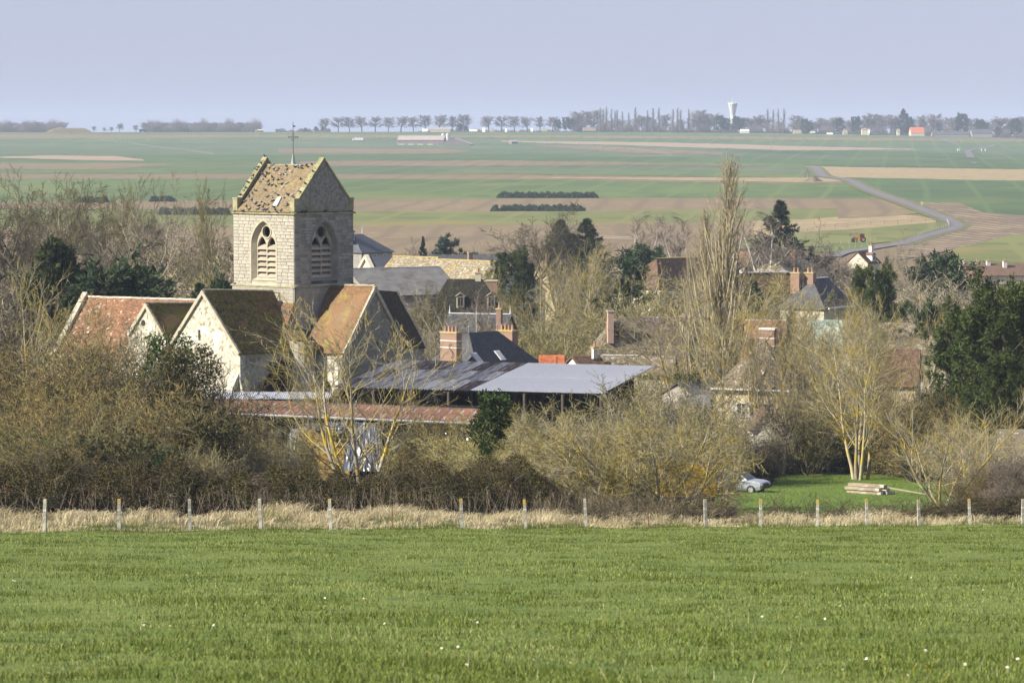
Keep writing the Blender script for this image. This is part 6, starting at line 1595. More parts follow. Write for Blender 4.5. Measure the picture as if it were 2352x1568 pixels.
def blades(name, seed, X, Y, h, w, lean, mat, two=False, kind='stuff', z=None):
    r = np.random.default_rng(seed); N = len(X)
    Z = terr(X, Y) - .01 if z is None else z
    a = r.random(N) * 6.283; s = np.stack([np.cos(a), np.sin(a), a * 0], -1) * (w / 2)[:, None]
    b = r.random(N) * 6.283; l = (lean * r.random(N) * h)
    tip = np.stack([X + np.cos(b) * l, Y + np.sin(b) * l, Z + h * np.sqrt(np.maximum(.1, 1 - (l / h) ** 2 * .6))], -1)
    base = np.stack([X, Y, Z], -1)
    if two:
        mid = base * .45 + tip * .55; mid[:, :2] = base[:, :2] * .7 + tip[:, :2] * .3
        v = np.stack([base - s, base + s, mid + s * .8, mid - s * .8, tip], 1); i = np.arange(N)[:, None] * 5
        me = mesh_np(name, v, i + np.array([0, 1, 2, 3]), i + np.array([3, 2, 4]), [mat], np.repeat(r.random(N), 5))
    else:
        v = np.stack([base - s, base + s, tip], 1); i = np.arange(N)[:, None] * 3
        me = mesh_np(name, v, None, i + np.array([0, 1, 2]), [mat], np.repeat(r.random(N), 3))
    return tag(link(name, me), kind=kind)
r_ = np.random.default_rng(101)
def in_view_Y(n, y0, y1):
    e = r_.uniform(1.75 / y1, 1.75 / y0, n); return 1.75 / e
n1, n2 = 165000, 185000
Yp = np.concatenate([in_view_Y(n1, 25, 165), np.sqrt(r_.uniform(25 ** 2, 165 ** 2, n2))])
Xp = r_.uniform(-1, 1, len(Yp)) * (.19 * Yp + 1.5)
ok = Yp < fenceY(Xp) + .6; Xp, Yp = Xp[ok], Yp[ok]
den = np.sin(Xp * 1.7 + np.sin(Yp * .8) * 2) * np.sin(Yp * .55 + Xp * .4) + .7 * np.sin(Xp * .6 + 1) * np.sin(Yp * .21)
h = (.042 + .022 * np.clip(den, -1, 1.4) + .035 * r_.random(len(Yp)) ** 2) * (1 + .0 * Yp)
w = .0045 + .00016 * Yp
near = Yp < 60
blades('pasture_grass', 1, Xp[near], Yp[near], h[near] * .88, w[near], .9, m_gr, True)
blades('pasture_grass', 2, Xp[~near], Yp[~near], h[~near], w[~near] * 1.2, .8, m_gr)
# darker tussocks
nt_ = 1100
Yt = np.concatenate([in_view_Y(nt_ // 2, 27, 150), np.sqrt(r_.uniform(26 ** 2, 150 ** 2, nt_ - nt_ // 2))]); Xt = r_.uniform(-1, 1, nt_) * (.17 * Yt + 1)
k_ = np.repeat(np.arange(nt_), 60); sz = r_.uniform(.12, .42, nt_)[k_]
xx = Xt[k_] + r_.normal(0, 1, len(k_)) * sz * 1.5; yy = Yt[k_] + r_.normal(0, 1, len(k_)) * sz * .5
ok = yy < fenceY(xx)
blades('grass_tussocks', 3, xx[ok], yy[ok], r_.uniform(.06, .13, ok.sum()), (.008 + .00012 * yy[ok]), .8, m_tus)
# taller pale seed stalks
Ys = in_view_Y(500, 26, 90); Xs = r_.uniform(-1, 1, 500) * .17 * Ys
blades('seed_stalks', 4, Xs, Ys, r_.uniform(.12, .26, 500), np.full(500, .006), .6, m_dry)
# daisies
m_petal = M('daisy_petals', (0.8, 0.8, 0.78)); m_yc = M('daisy_eye', (0.6, 0.42, 0.04))
b = MB()
for k in range(10):
    a = k / 10 * 6.283; c, s = math.cos(a), math.sin(a)
    b.add([(c * .006 - s * .004, s * .006 + c * .004, 0), (c * .006 + s * .004, s * .006 - c * .004, 0), (c * .017 + s * .003, s * .017 - c * .003, .003), (c * .017 - s * .003, s * .017 + c * .003, .003)], [(0, 1, 2, 3)], 0)
b.lathe([(.007, -.002), (.007, .003), (.003, .006)], (0, 0, 0), 8, 1); b.tube((0, 0, -.09), (0, 0, 0), .0015, None, 4, 1)
dm = b.mesh('daisy', [m_petal, m_yc])
YD = np.concatenate([r_.uniform(28, 40, 45), r_.uniform(38, 62, 45)])
for k, y in enumerate(YD):
    x = r_.uniform(-.16, .16) * y
    if k % 3 and k > 3: x = dx + r_.normal(0, .5); y = dy + r_.normal(0, .5)
    dx, dy = x, y
    o = link('daisy', dm, None, (x, y, float(terr(x, y)) + .125), (.55 + r_.normal(0, .2), r_.normal(0, .25), r_.random() * 6), (.9,) * 3)
    tag(o, 'small white daisy open among the green pasture grass', 'daisy', 'daisies in the pasture')
# dry grass belt behind the fence: drooping tussocks of different height
def droop(name, seed, X, Y, h, w, outx, outy, bend, mat):
    r = np.random.default_rng(seed); N = len(X); Z = terr(X, Y) - .02
    a = r.random(N) * 6.283; s_ = np.stack([np.cos(a), np.sin(a), a * 0], -1) * (w / 2)[:, None]
    o = np.stack([outx + r.normal(0, .35, N), outy + r.normal(0, .35, N), np.zeros(N)], -1)
    base = np.stack([X, Y, Z], -1); up_ = np.array([0, 0, 1.])
    m1 = base + up_ * (h * .6)[:, None] + o * (h * .22 * bend)[:, None]
    m2 = base + up_ * (h * (.95 - .25 * bend))[:, None] + o * (h * .62 * bend)[:, None]
    tip = base + up_ * (h * (1.0 - .62 * bend))[:, None] + o * (h * 1.0 * bend)[:, None]
    v = np.stack([base - s_, base + s_, m1 + s_, m1 - s_, m2 + s_ * .7, m2 - s_ * .7, tip], 1); i = np.arange(N)[:, None] * 7
    q = np.concatenate([i + np.array([0, 1, 2, 3]), i + np.array([3, 2, 4, 5])])
    return tag(link(name, mesh_np(name, v, q, i + np.array([5, 4, 6]), [mat], np.repeat(r.random(N), 7))), kind='stuff')
nc_ = 2600
cxx = r_.uniform(-30, 34, nc_); co = r_.random(nc_) ** 1.1 * 17; cyy = fenceY(cxx) + co
ch = np.clip((co + .6) / 4.5, .3, 1) * r_.uniform(.24, .64, nc_) * (1 + .35 * np.sin(cxx * .8) * np.sin(cxx * .31 + 2))
per = 30
k_ = np.repeat(np.arange(nc_), per); ang = r_.random(len(k_)) * 6.283; rr = r_.random(len(k_)) ** .5 * .32
X = cxx[k_] + np.cos(ang) * rr; Y = cyy[k_] + np.sin(ang) * rr
ok = (np.abs(X) < .185 * Y) & (Y > fenceY(X) - .15)
droop('dry_grass', 5, X[ok], Y[ok], (ch[k_] * r_.uniform(.7, 1.15, len(k_)))[ok], np.full(ok.sum(), .018), (np.cos(ang) + .5)[ok], np.sin(ang)[ok], r_.uniform(.35, 1.0, ok.sum()), m_dry)
n = 26000
X = r_.uniform(-30, 34, n); off = np.abs(r_.normal(0, 1.5, n)); Y = fenceY(X) + off - .3; pt = np.sin(X * 1.1) + np.sin(X * 2.3 + 1) * .6 + r_.normal(0, .5, n); ok = pt > -.1
blades('verge_grass', 6, X[ok], Y[ok], r_.uniform(.08, .36, ok.sum()), np.full(ok.sum(), .018), .9, m_tus)
# lawn
LX = np.linspace(8, 46, 60); LY = np.linspace(0, 1, 24)
U, V2 = np.meshgrid(LX, LY, indexing='xy'); y0 = fenceY(U) + 16; YL = y0 + (263 - y0) * V2
me = mesh_np('lawn', np.stack([U, YL, terr(U, YL) + .03], -1), np.array([(j * 60 + i, j * 60 + i + 1, (j + 1) * 60 + i + 1, (j + 1) * 60 + i) for j in range(23) for i in range(59)]), None, [m_lawn], None, True)
tag(link('lawn', me), kind='structure')
n = 60000
X = r_.uniform(9, 44, n); Y = r_.uniform(160, 262, n); ok = (Y > fenceY(X) + 13) & (X < .17 * Y)
X, Y = X[ok], Y[ok]
blades('lawn_grass', 7, X, Y, r_.uniform(.05, .16, len(X)) * (1 + .5 * np.sin(X * .8) * np.sin(Y * .35)), np.full(len(X), .035), .9, m_lawng, z=terr(X, Y) + .02)

# fence posts
m_post = M('fence_concrete', (0.50, 0.47, 0.40), (0.30, 0.28, 0.235), scale=5, rnd=.12, bump=.4, third=((0.70, 0.68, 0.64), 4, .55, .65), fourth=((0.13, 0.12, 0.10), 6, .58, .66), contrast=(.4, .6))
m_lcap = M('orange_lichen', (0.50, 0.33, 0.03), (0.40, 0.30, 0.08), scale=9, bump=.3)
m_rstp = M('rusty_iron', (0.16, 0.075, 0.05), (0.22, 0.11, 0.07), scale=8)
def post_mesh(s):
    r = random.Random(s); b = MB(); hgt = 1.42; k = 6; vs = []
    for i in range(k + 1):
        z = hgt * i / k - .12; a = .070 - .013 * i / k
        for sx, sy in ((-1, -1), (1, -1), (1, 1), (-1, 1)): vs.append((sx * a * 1.05 + r.uniform(-.003, .003), sy * a + r.uniform(-.003, .003), z))
    fs = [(i * 4 + j, i * 4 + (j + 1) % 4, (i + 1) * 4 + (j + 1) % 4, (i + 1) * 4 + j) for i in range(k) for j in range(4)] + [(0, 3, 2, 1), (k * 4, k * 4 + 1, k * 4 + 2, k * 4 + 3)]
    b.add(vs, fs)
    for z in (.25, .55, .85, 1.1): b.box((.0, -.061, z), (.03, .03, .02))
    return b.mesh('post', m_post)
def cap_mesh(s):
    r = random.Random(s); b = MB(); a = .0585
    low = [1.19 - r.uniform(0, .10) for _ in range(4)]
    b.add([(-a * 1.05, -a, low[0]), (a * 1.05, -a, low[1]), (a * 1.05, a, low[2]), (-a * 1.05, a, low[3]), (-a, -a * .96, 1.302), (a, -a * .96, 1.302), (a, a * .96, 1.302), (-a, a * .96, 1.302)], [(0, 1, 5, 4), (1, 2, 6, 5), (2, 3, 7, 6), (3, 0, 4, 7), (4, 5, 6, 7)])
    return b.mesh('lichen_cap', m_lcap)
PM = [post_mesh(s) for s in range(4)]; CM = [cap_mesh(s) for s in range(3)]
posts = [(102, 0, -.03), (274, 1, .0), (436, 0, .01), (600, 0, .05), (760, 1, .04), (1062, 1, .05), (1208, 1, .06), (1346, 0, .05), (1621, 0, .03), (1747, 1, .0), (1877, 1, -.01), (1992, 1, .04), (2111, 1, .04), (2228, 1, .05), (2349, 0, .0)]
def fence_pt(xv):
    Y = 124.
    for _ in range(12):
        p = gx(xv, Y); Y = fenceY(p.x)
    return gx(xv, Y)
for k, (xv, cap, tilt) in enumerate(posts):
    p = fence_pt(xv)
    T = thing('fence_post', 'pale mottled concrete fence post%s, %s from the left' % (' with orange lichen top' if cap else ' without orange lichen', ORD[k]), 'fence post', p, RND.uniform(-.2, .2), 'concrete posts along the pasture')
    T.rotation_euler = (RND.uniform(-.02, .02), -tilt, RND.uniform(-.2, .2))
    link('post', PM[k % 4], T)
    if cap: link('lichen_cap', CM[k % 3], T)
for k, (xv, h, nm) in enumerate(((903, 1.05, 'fifth and sixth'), (1490, 1.0, 'eighth and ninth'))):
    p = fence_pt(xv); b = MB(); b.tube((0, 0, -.1), (-.05, 0, h), .022, .02, 6); b.box((-.03, -.01, h * .6), (.05, .012, .03))
    o = b.build('iron_stake', m_rstp, None, loc=p); tag(o, 'thin rusty iron stake between the %s concrete posts' % nm, 'stake', 'rusty stakes of the fence')
b = MB(); p = fence_pt(752); b.tube((0, .1, -.1), (.12, .1, .52), .03, .02, 5); tag(b.build('broken_stake', m_rstp, None, loc=p), 'short dark leaning stake beside the fifth post', 'stake')

# bramble bank
bx = [-150, 20, 150, 300, 450, 600, 750, 900, 1000, 1090, 1150, 1200, 1250, 1300, 1360, 1420]
bt = [1070, 1066, 1046, 1050, 1058, 1070, 1082, 1078, 1072, 1046, 1040, 1058, 1090, 1130, 1168, 1200]
def bramble(name, label, xs, tops, d0, d1, n, canes, seed, lm, cm, leaf=.085):
    r = np.random.default_rng(seed)
    xa, xb = xs[0], xs[-1]
    xv = r.uniform(xa, xb, n); wv = r.uniform(-1, .75, n)
    def surf(xv, wv):
        X = (xv - CX) / FV * 158
        Yb = fenceY(X) + d0; Yf = fenceY(X) + d1
        Y = (Yb + Yf) / 2 + (Yf - Yb) / 2 * wv
        X = (xv - CX) / FV * Y
        top = np.interp(xv, xs, tops)
        Yc = (Yb + Yf) / 2
        Zt = -(top - EYE) / FV * Yc
        hh = np.maximum(.15, Zt - terr(X, Yc))
        lump = .86 + .16 * np.sin(X * 1.9 + wv * 3) * np.sin(X * .8 + 1) + .10 * np.sin(X * 4.3 + wv * 5)
        return X, Y, terr(X, Y), hh * np.sqrt(np.maximum(.02, 1 - np.abs(wv) ** 2.2)) * lump
    X, Y, Z, H = surf(xv, wv)
    q = 1 - np.abs(r.normal(0, .13, n)); P = np.stack([X, Y, Z + H * np.clip(q, .05, 1.15)], -1)
    P[:, 1] -= (1 - np.clip(q, 0, 1)) * 1.0
    D = np.stack([r.normal(0, .6, n), -.5 + r.normal(0, .5, n), r.normal(.1, .6, n)], -1)
    v, t, ti = leafs(seed, P, unit(D), 1, leaf, leaf * .42, .6, .06)
    # arching canes
    cx = r.uniform(xa, xb, canes); cw = r.uniform(-.95, .6, canes)
    X, Y, Z, H = surf(cx, cw)
    st = np.stack([X, Y, Z + H * r.uniform(.35, .95, canes)], -1); dr = unit(np.stack([r.normal(0, 1, canes), r.normal(-.5, .6, canes), r.uniform(.3, 1.4, canes)], -1))
    g = grow(seed + 1, st, dr, r.uniform(.7, 2.0, canes), .012, [dict(k=5, wob=.14, up=-.16, tip=.4), dict(k=2, n=4, s0=.2, ang=.6, lr=.4, lt=.2, rr=.8, rmin=.008, wob=.15, up=-.05)])
    v2, q2, t2, ti2 = tubes(g, [3, 3])
    # near-black inner mound: the shade between the leaves painted in
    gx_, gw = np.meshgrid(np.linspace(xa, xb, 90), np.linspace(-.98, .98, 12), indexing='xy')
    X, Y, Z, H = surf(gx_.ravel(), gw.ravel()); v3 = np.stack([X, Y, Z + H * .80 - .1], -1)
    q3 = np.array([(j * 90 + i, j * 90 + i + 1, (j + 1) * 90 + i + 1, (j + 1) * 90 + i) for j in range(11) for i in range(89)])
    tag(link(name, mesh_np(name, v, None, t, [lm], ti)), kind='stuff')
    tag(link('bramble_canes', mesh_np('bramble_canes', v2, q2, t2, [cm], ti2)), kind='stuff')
    tag(link('bramble_shade_core', mesh_np('bramble_shade_core', v3, q3, None, [m_bk_core], None)), kind='stuff')
m_bk_core = M('thicket_shade', (0.022, 0.019, 0.012), (0.032, 0.027, 0.017), scale=2, bump=.8, bscale=6)
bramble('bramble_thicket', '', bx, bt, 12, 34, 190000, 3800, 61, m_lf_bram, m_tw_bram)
bramble('bramble_thicket', '', [1745, 1800, 1900, 2000, 2100, 2200, 2300, 2450], [1215, 1192, 1186, 1182, 1176, 1158, 1140, 1125], 6, 14, 34000, 1100, 71, m_lf_bram, m_tw_bram, .075)
bramble('bramble_thicket', '', [1290, 1380, 1450, 1560, 1640, 1690], [1175, 1180, 1188, 1185, 1180, 1200], 5, 13, 9000, 900, 81, m_lf_bram, m_tw_bram, .075)
# bare upright weed stems in front of the brambles
n = 1000; X = r_.uniform(-30, 8, n); Y = fenceY(X) + r_.uniform(6, 15, n)
dr = unit(np.stack([r_.normal(0, .25, n), r_.normal(0, .2, n), np.ones(n)], -1))
g = grow(5, np.stack([X, Y, terr(X, Y)], -1), dr, r_.uniform(.6, 1.7, n), .008, [dict(k=3, wob=.1, tip=.4), dict(k=1, n=4, s0=.4, ang=.5, lr=.3, rr=.8, rmin=.006)])
v2, q2, t2, ti2 = tubes(g, [3, 3]); tag(link('weed_stems', mesh_np('weed_stems', v2, q2, t2, [M('weed_stalks', (0.27, 0.22, 0.16), (0.2, 0.16, 0.12), scale=.5, tint=.4)], ti2)), kind='stuff')

# ------------------------------------------------------------------ car, trailer, timber, trough
m_carp = M('faded_pale_blue_paint', (0.30, 0.33, 0.37), (0.25, 0.275, 0.31), scale=1.5, rough=.35, spec=.5, third=((0.30, 0.28, 0.26), 2.5, .62, .72))
m_tyre = M('tyre_rubber', (0.02, 0.02, 0.02)); m_rim = M('wheel_rim', (0.35, 0.35, 0.36), rough=.4); m_plas = M('dark_bumper', (0.035, 0.035, 0.038), rough=.5); m_lamp = M('lamp_lens', (0.35, 0.05, 0.03), rough=.2)
def car(name, label, p, yaw, paint, s=1.0):
    T = thing(name, label, 'car', p, yaw); T.scale = (s, s, s)
    prof = [(-2.08, .42, .78, .72), (-2.0, .30, .86, .80), (-1.55, .25, .90, .83), (-.6, .24, .93, .84), (.9, .24, .93, .84), (1.6, .25, .90, .83), (2.0, .32, .80, .79), (2.08, .42, .70, .70)]
    b = MB(); vs = []
    for x, z0, z1, hw in prof: vs += [(x, -hw * .93, z0), (x, -hw, z0 + .22), (x, -hw * .98, z1 - .1), (x, -hw * .88, z1), (x, hw * .88, z1), (x, hw * .98, z1 - .1), (x, hw, z0 + .22), (x, hw * .93, z0)]
    n = 8; fs = [(i * n + j, (i + 1) * n + j, (i + 1) * n + (j + 1) % n, i * n + (j + 1) % n) for i in range(len(prof) - 1) for j in range(n)] + [tuple(range(n)), tuple(range(8 * n - 1, 7 * n - 1, -1))]
    b.add(vs, fs)
    lo = [(-1.55, -.74), (1.0, -.74), (1.0, .74), (-1.55, .74)]; hi = [(-1.05, -.60), (.30, -.60), (.30, .60), (-1.05, .60)]
    P = [(x, y, .92) for x, y in lo] + [(x, y, 1.38) for x, y in hi]
    b.add(P, [(0, 1, 5, 4), (1, 2, 6, 5), (2, 3, 7, 6), (3, 0, 4, 7), (4, 5, 6, 7)])
    b.build('body', paint, T)
    P = [Vector(p_) for p_ in P]
    def pane(i, j, k, l, a0, a1, nm):
        q = lambda u, v: (P[i] * (1 - u) + P[j] * u) * (1 - v) + (P[l] * (1 - u) + P[k] * u) * v
        g = [q(a0, .12), q(a1, .12), q(a1, .88), q(a0, .88)]; nn = (g[1] - g[0]).cross(g[3] - g[0]).normalized()
        if nn.dot(sum(g, Vector()) / 4 - Vector((-.3, 0, 1.1))) < 0: nn = -nn
        c = MB(); c.slab([v + nn * .015 for v in g], .012, up=nn); c.build(nm, m_glass, T)
    for a0, a1 in ((.06, .47), (.52, .93)): pane(0, 1, 5, 4, a0, a1, 'side_window'); pane(3, 2, 6, 7, a0, a1, 'side_window')
    pane(1, 2, 6, 5, .06, .94, 'windscreen'); pane(3, 0, 4, 7, .06, .94, 'rear_window')
    for x in (-1.32, 1.3):
        for y in (-.78, .78):
            c = MB(); Mx = Matrix.Rotation(math.pi / 2, 3, 'X')
            pr = [(.16, -.09), (.29, -.09), (.31, -.06), (.31, .06), (.29, .09), (.16, .09)]
            c.lathe(pr, (0, 0, 0), 16); c.v = [tuple(Mx @ Vector(v) + Vector((x, y, .31))) for v in c.v]
            w = c.build('wheel', m_tyre, T)
            c = MB(); c.lathe([(.05, -.095), (.18, -.095), (.18, .095), (.05, .095)], (0, 0, 0), 12); c.v = [tuple(Mx @ Vector(v) + Vector((x, y, .31))) for v in c.v]; c.build('rim', m_rim, w)
    for x, s_ in ((-2.12, -1), (2.12, 1)):
        c = MB(); c.box((x, 0, .50), (.14, 1.5, .16)); c.build('bumper', m_plas, T)
        for y in (-.55, .55):
            c = MB(); c.box((x - s_ * .045, y, .68), (.06, .30, .14)); c.build('lamp', m_lamp if s_ < 0 else m_rim, T)
    c = MB(); c.box((2.085, 0, .66), (.03, .7, .14)); c.build('grille', m_plas, T)
    return T
p = gx(1698, 236); car('parked_car', 'old pale blue saloon car parked on the lawn beside the bush', p + Vector((0, 0, .02)), math.radians(-30), m_carp, 1.05)
m_yel = M('yellow_boards', (0.66, 0.40, 0.02), (0.58, 0.34, 0.03), scale=2)
p = gx(1574, 174); T = thing('farm_trailer', 'bright orange-yellow farm trailer half hidden behind the huge bush', 'trailer', p, .12)
b = MB(); b.box((0, 0, 1.25), (3.0, 1.7, .22)); b.build('chassis', m_iron, T)
for k in range(5):
    b = MB(); b.box((0, -.86, 1.55 + k * .33), (3.0, .05, .31)); b.build('side_board', m_yel, T)
    b = MB(); b.box((0, .86, 1.55 + k * .33), (3.0, .05, .31)); b.build('side_board', m_yel, T)
for x in (-1.5, 1.5):
    b = MB(); b.box((x, 0, 2.2), (.05, 1.66, 1.6)); b.build('end_board', m_yel, T)
for x in (-.9, .9):
    for y in (-.72, .72):
        b = MB(); b.lathe([(.2, -.12), (.42, -.12), (.44, 0), (.42, .12), (.2, .12)], (0, 0, 0), 14); Mx = Matrix.Rotation(math.pi / 2, 3, 'X'); b.v = [tuple(Mx @ Vector(v) + Vector((x, y, .42))) for v in b.v]; b.build('wheel', m_tyre, T)
p = gx(1634, 178); T = thing('slatted_rack', 'orange slatted timber rack right of the yellow trailer', 'rack', p, .1)
for k in range(5):
    b = MB(); b.box((0, 0, 1.5 + k * .22), (1.3, .04, .09)); b.build('slat', M('orange_slat', (0.45, 0.25, 0.08)) if k == 0 else MATS['orange_slat'], T)
for x in (-.6, .6):
    b = MB(); b.box((x, .045, 1.25), (.07, .05, 2.5)); b.build('upright', m_tim, T)
m_beam = M('weathered_beam', (0.34, 0.29, 0.21), (0.24, 0.20, 0.145), scale=3, stretch=(.3, 1, 1), rnd=.2, bump=.4, third=((0.5, 0.46, 0.38), 2, .58, .68))
b = MB(); b.box((0, 0, 0), (5.0, .25, .22)); b.box((2.51, 0, 0), (.02, .22, .19)); bmsh = b.mesh('timber_beam', m_beam)
p0, p1 = V(1938, 1100, 236), V(2062, 1122, 229); d = Vector((p1.x - p0.x, p1.y - p0.y, 0)); yw = math.atan2(d.y, d.x); dn = Vector((-d.y, d.x, 0)).normalized(); mid = (p0 + p1) / 2; mz = float(terr(mid.x, mid.y)); slope = math.atan2(float(terr(p1.x, p1.y)) - float(terr(p0.x, p0.y)), d.length)
for k, (a, zz_) in enumerate([(-.5, 0), (-.2, 0), (.1, 0), (.4, 0), (-.45, 1), (-.15, 1), (.15, 1), (-.4, 2), (-.1, 2)]):
    q_ = mid + dn * a; o = link('timber_beam', bmsh, None, (q_.x + RND.uniform(-.2, .2), q_.y, mz + .16 + zz_ * .25), (0, -slope, yw + RND.uniform(-.02, .02)))
    tag(o, 'weathered grey timber beam, %s from the front in the %s of the pile on the lawn' % (ORD[[0, 1, 2, 3, 0, 1, 2, 0, 1][k]], ('bottom layer', 'middle layer', 'top layer')[zz_]), 'beam', 'timber pile on the lawn')
b = MB(); b.box((0, 0, 0), (5.5, .2, .06)); q_ = V(2090, 1117, 231); o = b.build('long_plank', m_beam, None, loc=(q_.x, q_.y, float(terr(q_.x, q_.y)) + .25)); o.rotation_euler = (0, .04, yw + .25); tag(o, 'long thin plank lying beyond the right end of the timber pile', 'plank')
m_conc = M('stained_concrete', (0.36, 0.34, 0.29), (0.24, 0.23, 0.19), scale=2, bump=.4)
p = gx(1615, 166); T = thing('concrete_trough', 'low grey concrete trough behind the fence under the bush', 'trough', p, .05)
b = MB()
for y in (-.4, .4): b.box((0, y, .35), (2.6, .1, .7))
for x in (-1.25, 1.25): b.box((x, 0, .35), (.1, .7, .7))
b.box((0, 0, .08), (2.4, .7, .16)); b.build('basin', m_conc, T)
b = MB(); b.box((0, 0, .5), (2.4, .68, .02)); b.build('water', m_glass, T)
p = gx(1680, 164); b = MB(); b.lathe([(.26, 0), (.29, .05), (.29, .3), (.31, .32), (.29, .34), (.29, .6), (.31, .62), (.29, .64), (.28, .86), (.24, .9)], (0, 0, 0), 16); o = b.build('barrel', M('dark_drum', (0.05, 0.055, 0.06), (0.08, 0.075, 0.07), scale=4, rough=.5), None, loc=p); tag(o, 'dark drum standing right of the concrete trough', 'drum')
# ================================================================== far fields and skyline
m_hedge = M('hedge_leaves', (0.05, 0.075, 0.03), (0.07, 0.095, 0.04), scale=.3, tint=.5, trans=.15)
def hedge(label, xa, xb, yb, yt, seed, tufts=None):
    r = np.random.default_rng(seed)
    n = int((xb - xa) * 26)
    xv = r.uniform(xa, xb, n); X, Y, Z = ground_at(xv, np.full(n, float(yb)))
    H = -(yt - yb) / FV * Y
    lump = .78 + .22 * np.sin(xv * .31 + seed) * np.sin(xv * .12 + 1) + .12 * np.sin(xv * .9)
    ed = np.clip(np.minimum(xv - xa, xb - xv) / 5, .35, 1)
    u = r.random(n) ** .7
    P = np.stack([X, Y + r.normal(0, .9, n) * np.sqrt(1.05 - u), Z + H * lump * ed * u], -1)
    v, t, ti = leafs(seed, P, unit(r.normal(0, 1, (n, 3)) + np.array([0, -.2, .5])), 2, .75, .26, .6, .2)
    T = thing('hedge', label, 'hedge', (float(X.mean()), float(Y.mean()), float(Z.mean())))
    o = link('foliage', mesh_np('foliage', v - np.array(T.location), None, t, [m_hedge], ti), T)
    g = grow(seed, np.stack([X, Y, Z], -1)[::14] - np.array(T.location), np.tile([[0, 0, 1.]], (len(X[::14]), 1)), H[::14] * .8, .06, [dict(k=3, wob=.1)])
    v2, q2, t2, ti2 = tubes(g, [4]); link('stems', mesh_np('stems', v2, q2, t2, [m_bk_dark], ti2), T)
hedge('upper dark hedge in the far fields right of the tower', 1143, 1373, 455.5, 442, 1)
hedge('lower dark hedge in the far fields right of the tower', 1150, 1342, 485.5, 471, 2)
hedge('single clipped bush at the left end of the lower hedge', 1128, 1146, 486, 472, 3)
hedge('dark hedge across the fields behind the left wood', 345, 403, 464, 451, 4)
hedge('long dark hedge behind the left wood, nearest the tower', 364, 530, 494, 478, 5)
hedge('dark hedge glimpsed through the trees of the left wood', 175, 250, 466, 453, 6)

def far_ground(xv, yv):
    x, y, z = ground_at(np.array([float(xv)]), np.array([float(yv)])); return Vector((float(x[0]), float(y[0]), float(z[0])))
# big barn on the plain, silos, lower barn
m_clad = M('grey_cladding', (0.22, 0.19, 0.175), (0.19, 0.165, 0.15), scale=.3)
m_rfp = M('pale_sheet_roof', (0.36, 0.31, 0.27), (0.32, 0.28, 0.25), scale=.2)
Yb = far_ground(965, 333).y
H = house('livestock_barn', 'long grey barn with pale sheet roof out on the plain', (916, 311.5, Yb + 8), (1022, 312.2, Yb), 16, 4.2, m_clad, m_rfp, over=.6, gable_m=None, cat='barn')
b = MB(); b.box((H['x0'] - .1, 0, 1.6), (.3, 15, 3.2)); b.build('gable_base', m_whiter, H['T'])
for k in range(5):
    b = MB(); b.box((-20 + k * 10, H['y0'] - .12, .7), (6, .2, 1.0)); b.build('vent_panel', m_pale, H['T'])
H = house('open_barn', 'lower wide barn with shaded gable joined right of the long barn', (1042, 317.5, Yb - 20), (1052, 317, Yb + 30), 34, 6.0, m_clad, m_rfp, over=.5, cat='barn')
for k, x in enumerate((1017.5, 1028)):
    p = V(x, 309, Yb + 14); g = float(terr(p.x, p.y)); T = thing('silo', 'tall grey feed silo behind the long barn, %s of the pair' % ('left' if k == 0 else 'right'), 'silo', (p.x, p.y, g), 0, 'silos behind the long barn')
    b = MB(); b.lathe([(1.8, 0), (1.8, p.z - g), (1.6, p.z - g + .4), (.4, p.z - g + 1.2)], (0, 0, 0), 14); b.build('tank', m_zinc, T)
    b = MB(); b.box((1.9, 0, (p.z - g) / 2), (.15, .5, p.z - g)); b.build('ladder', m_iron, T)
p = far_ground(1182, 331); H = house('field_shelter', 'small pale roofed shelter on the plain right of the barns', (1172, 321.5, p.y), (1186, 322, p.y + 4), 6, 1.6, m_clad, m_rfp, cat='shelter')
# lorries
def lorry(name, label, xv, yb, L, cabm, boxm, Y=None, tank=False, flip=1):
    p = far_ground(xv, yb) if Y is None else gx(xv, Y); T = thing(name, label, 'lorry', p, 0 if flip > 0 else math.pi)
    b = MB()
    if tank:
        b.lathe([(.5, -L * .36), (1.25, -L * .34), (1.25, L * .34), (.5, L * .36)], (0, 0, 0), 12); Mx = Matrix.Rotation(math.pi / 2, 3, 'Y'); b.v = [tuple(Mx @ Vector(v) + Vector((L * .12, 0, 2.3))) for v in b.v]
    else: b.box((L * .1, 0, 2.5), (L * .78, 2.5, 2.8))
    b.build('cargo_body', boxm, T)
    b = MB(); b.box((-L * .41, 0, 1.75), (L * .14, 2.4, 2.3)); b.slab([(-L * .475, -1.1, 2.9), (-L * .475, 1.1, 2.9), (-L * .36, 1.1, 3.4), (-L * .36, -1.1, 3.4)], .3); c = b.build('cab', cabm, T)
    b = MB(); b.box((-L * .482, 0, 2.2), (.04, 2.0, .9)); b.build('windscreen', m_glass, c)
    b = MB(); b.box((0, 0, .9), (L * .96, 1.6, .35)); b.build('chassis', m_iron, T)
    for x in (-L * .38, L * .22, L * .36):
        for y in (-1.05, 1.05):
            b = MB(); b.lathe([(.2, -.15), (.5, -.15), (.52, 0), (.5, .15), (.2, .15)], (0, 0, 0), 12); Mx = Matrix.Rotation(math.pi / 2, 3, 'X'); b.v = [tuple(Mx @ Vector(v) + Vector((x, y, .52))) for v in b.v]; b.build('wheel', m_tyre, T)
lorry('box_lorry', 'white box lorry driving on the plain left of the long barn', 821.5, 324.8, 12.4, m_white, m_white)
m_navy = M('navy_paint', (0.03, 0.04, 0.06)); m_crm = M('cream_paint', (0.55, 0.52, 0.36)); m_dgr = M('dull_green_paint', (0.10, 0.14, 0.15))
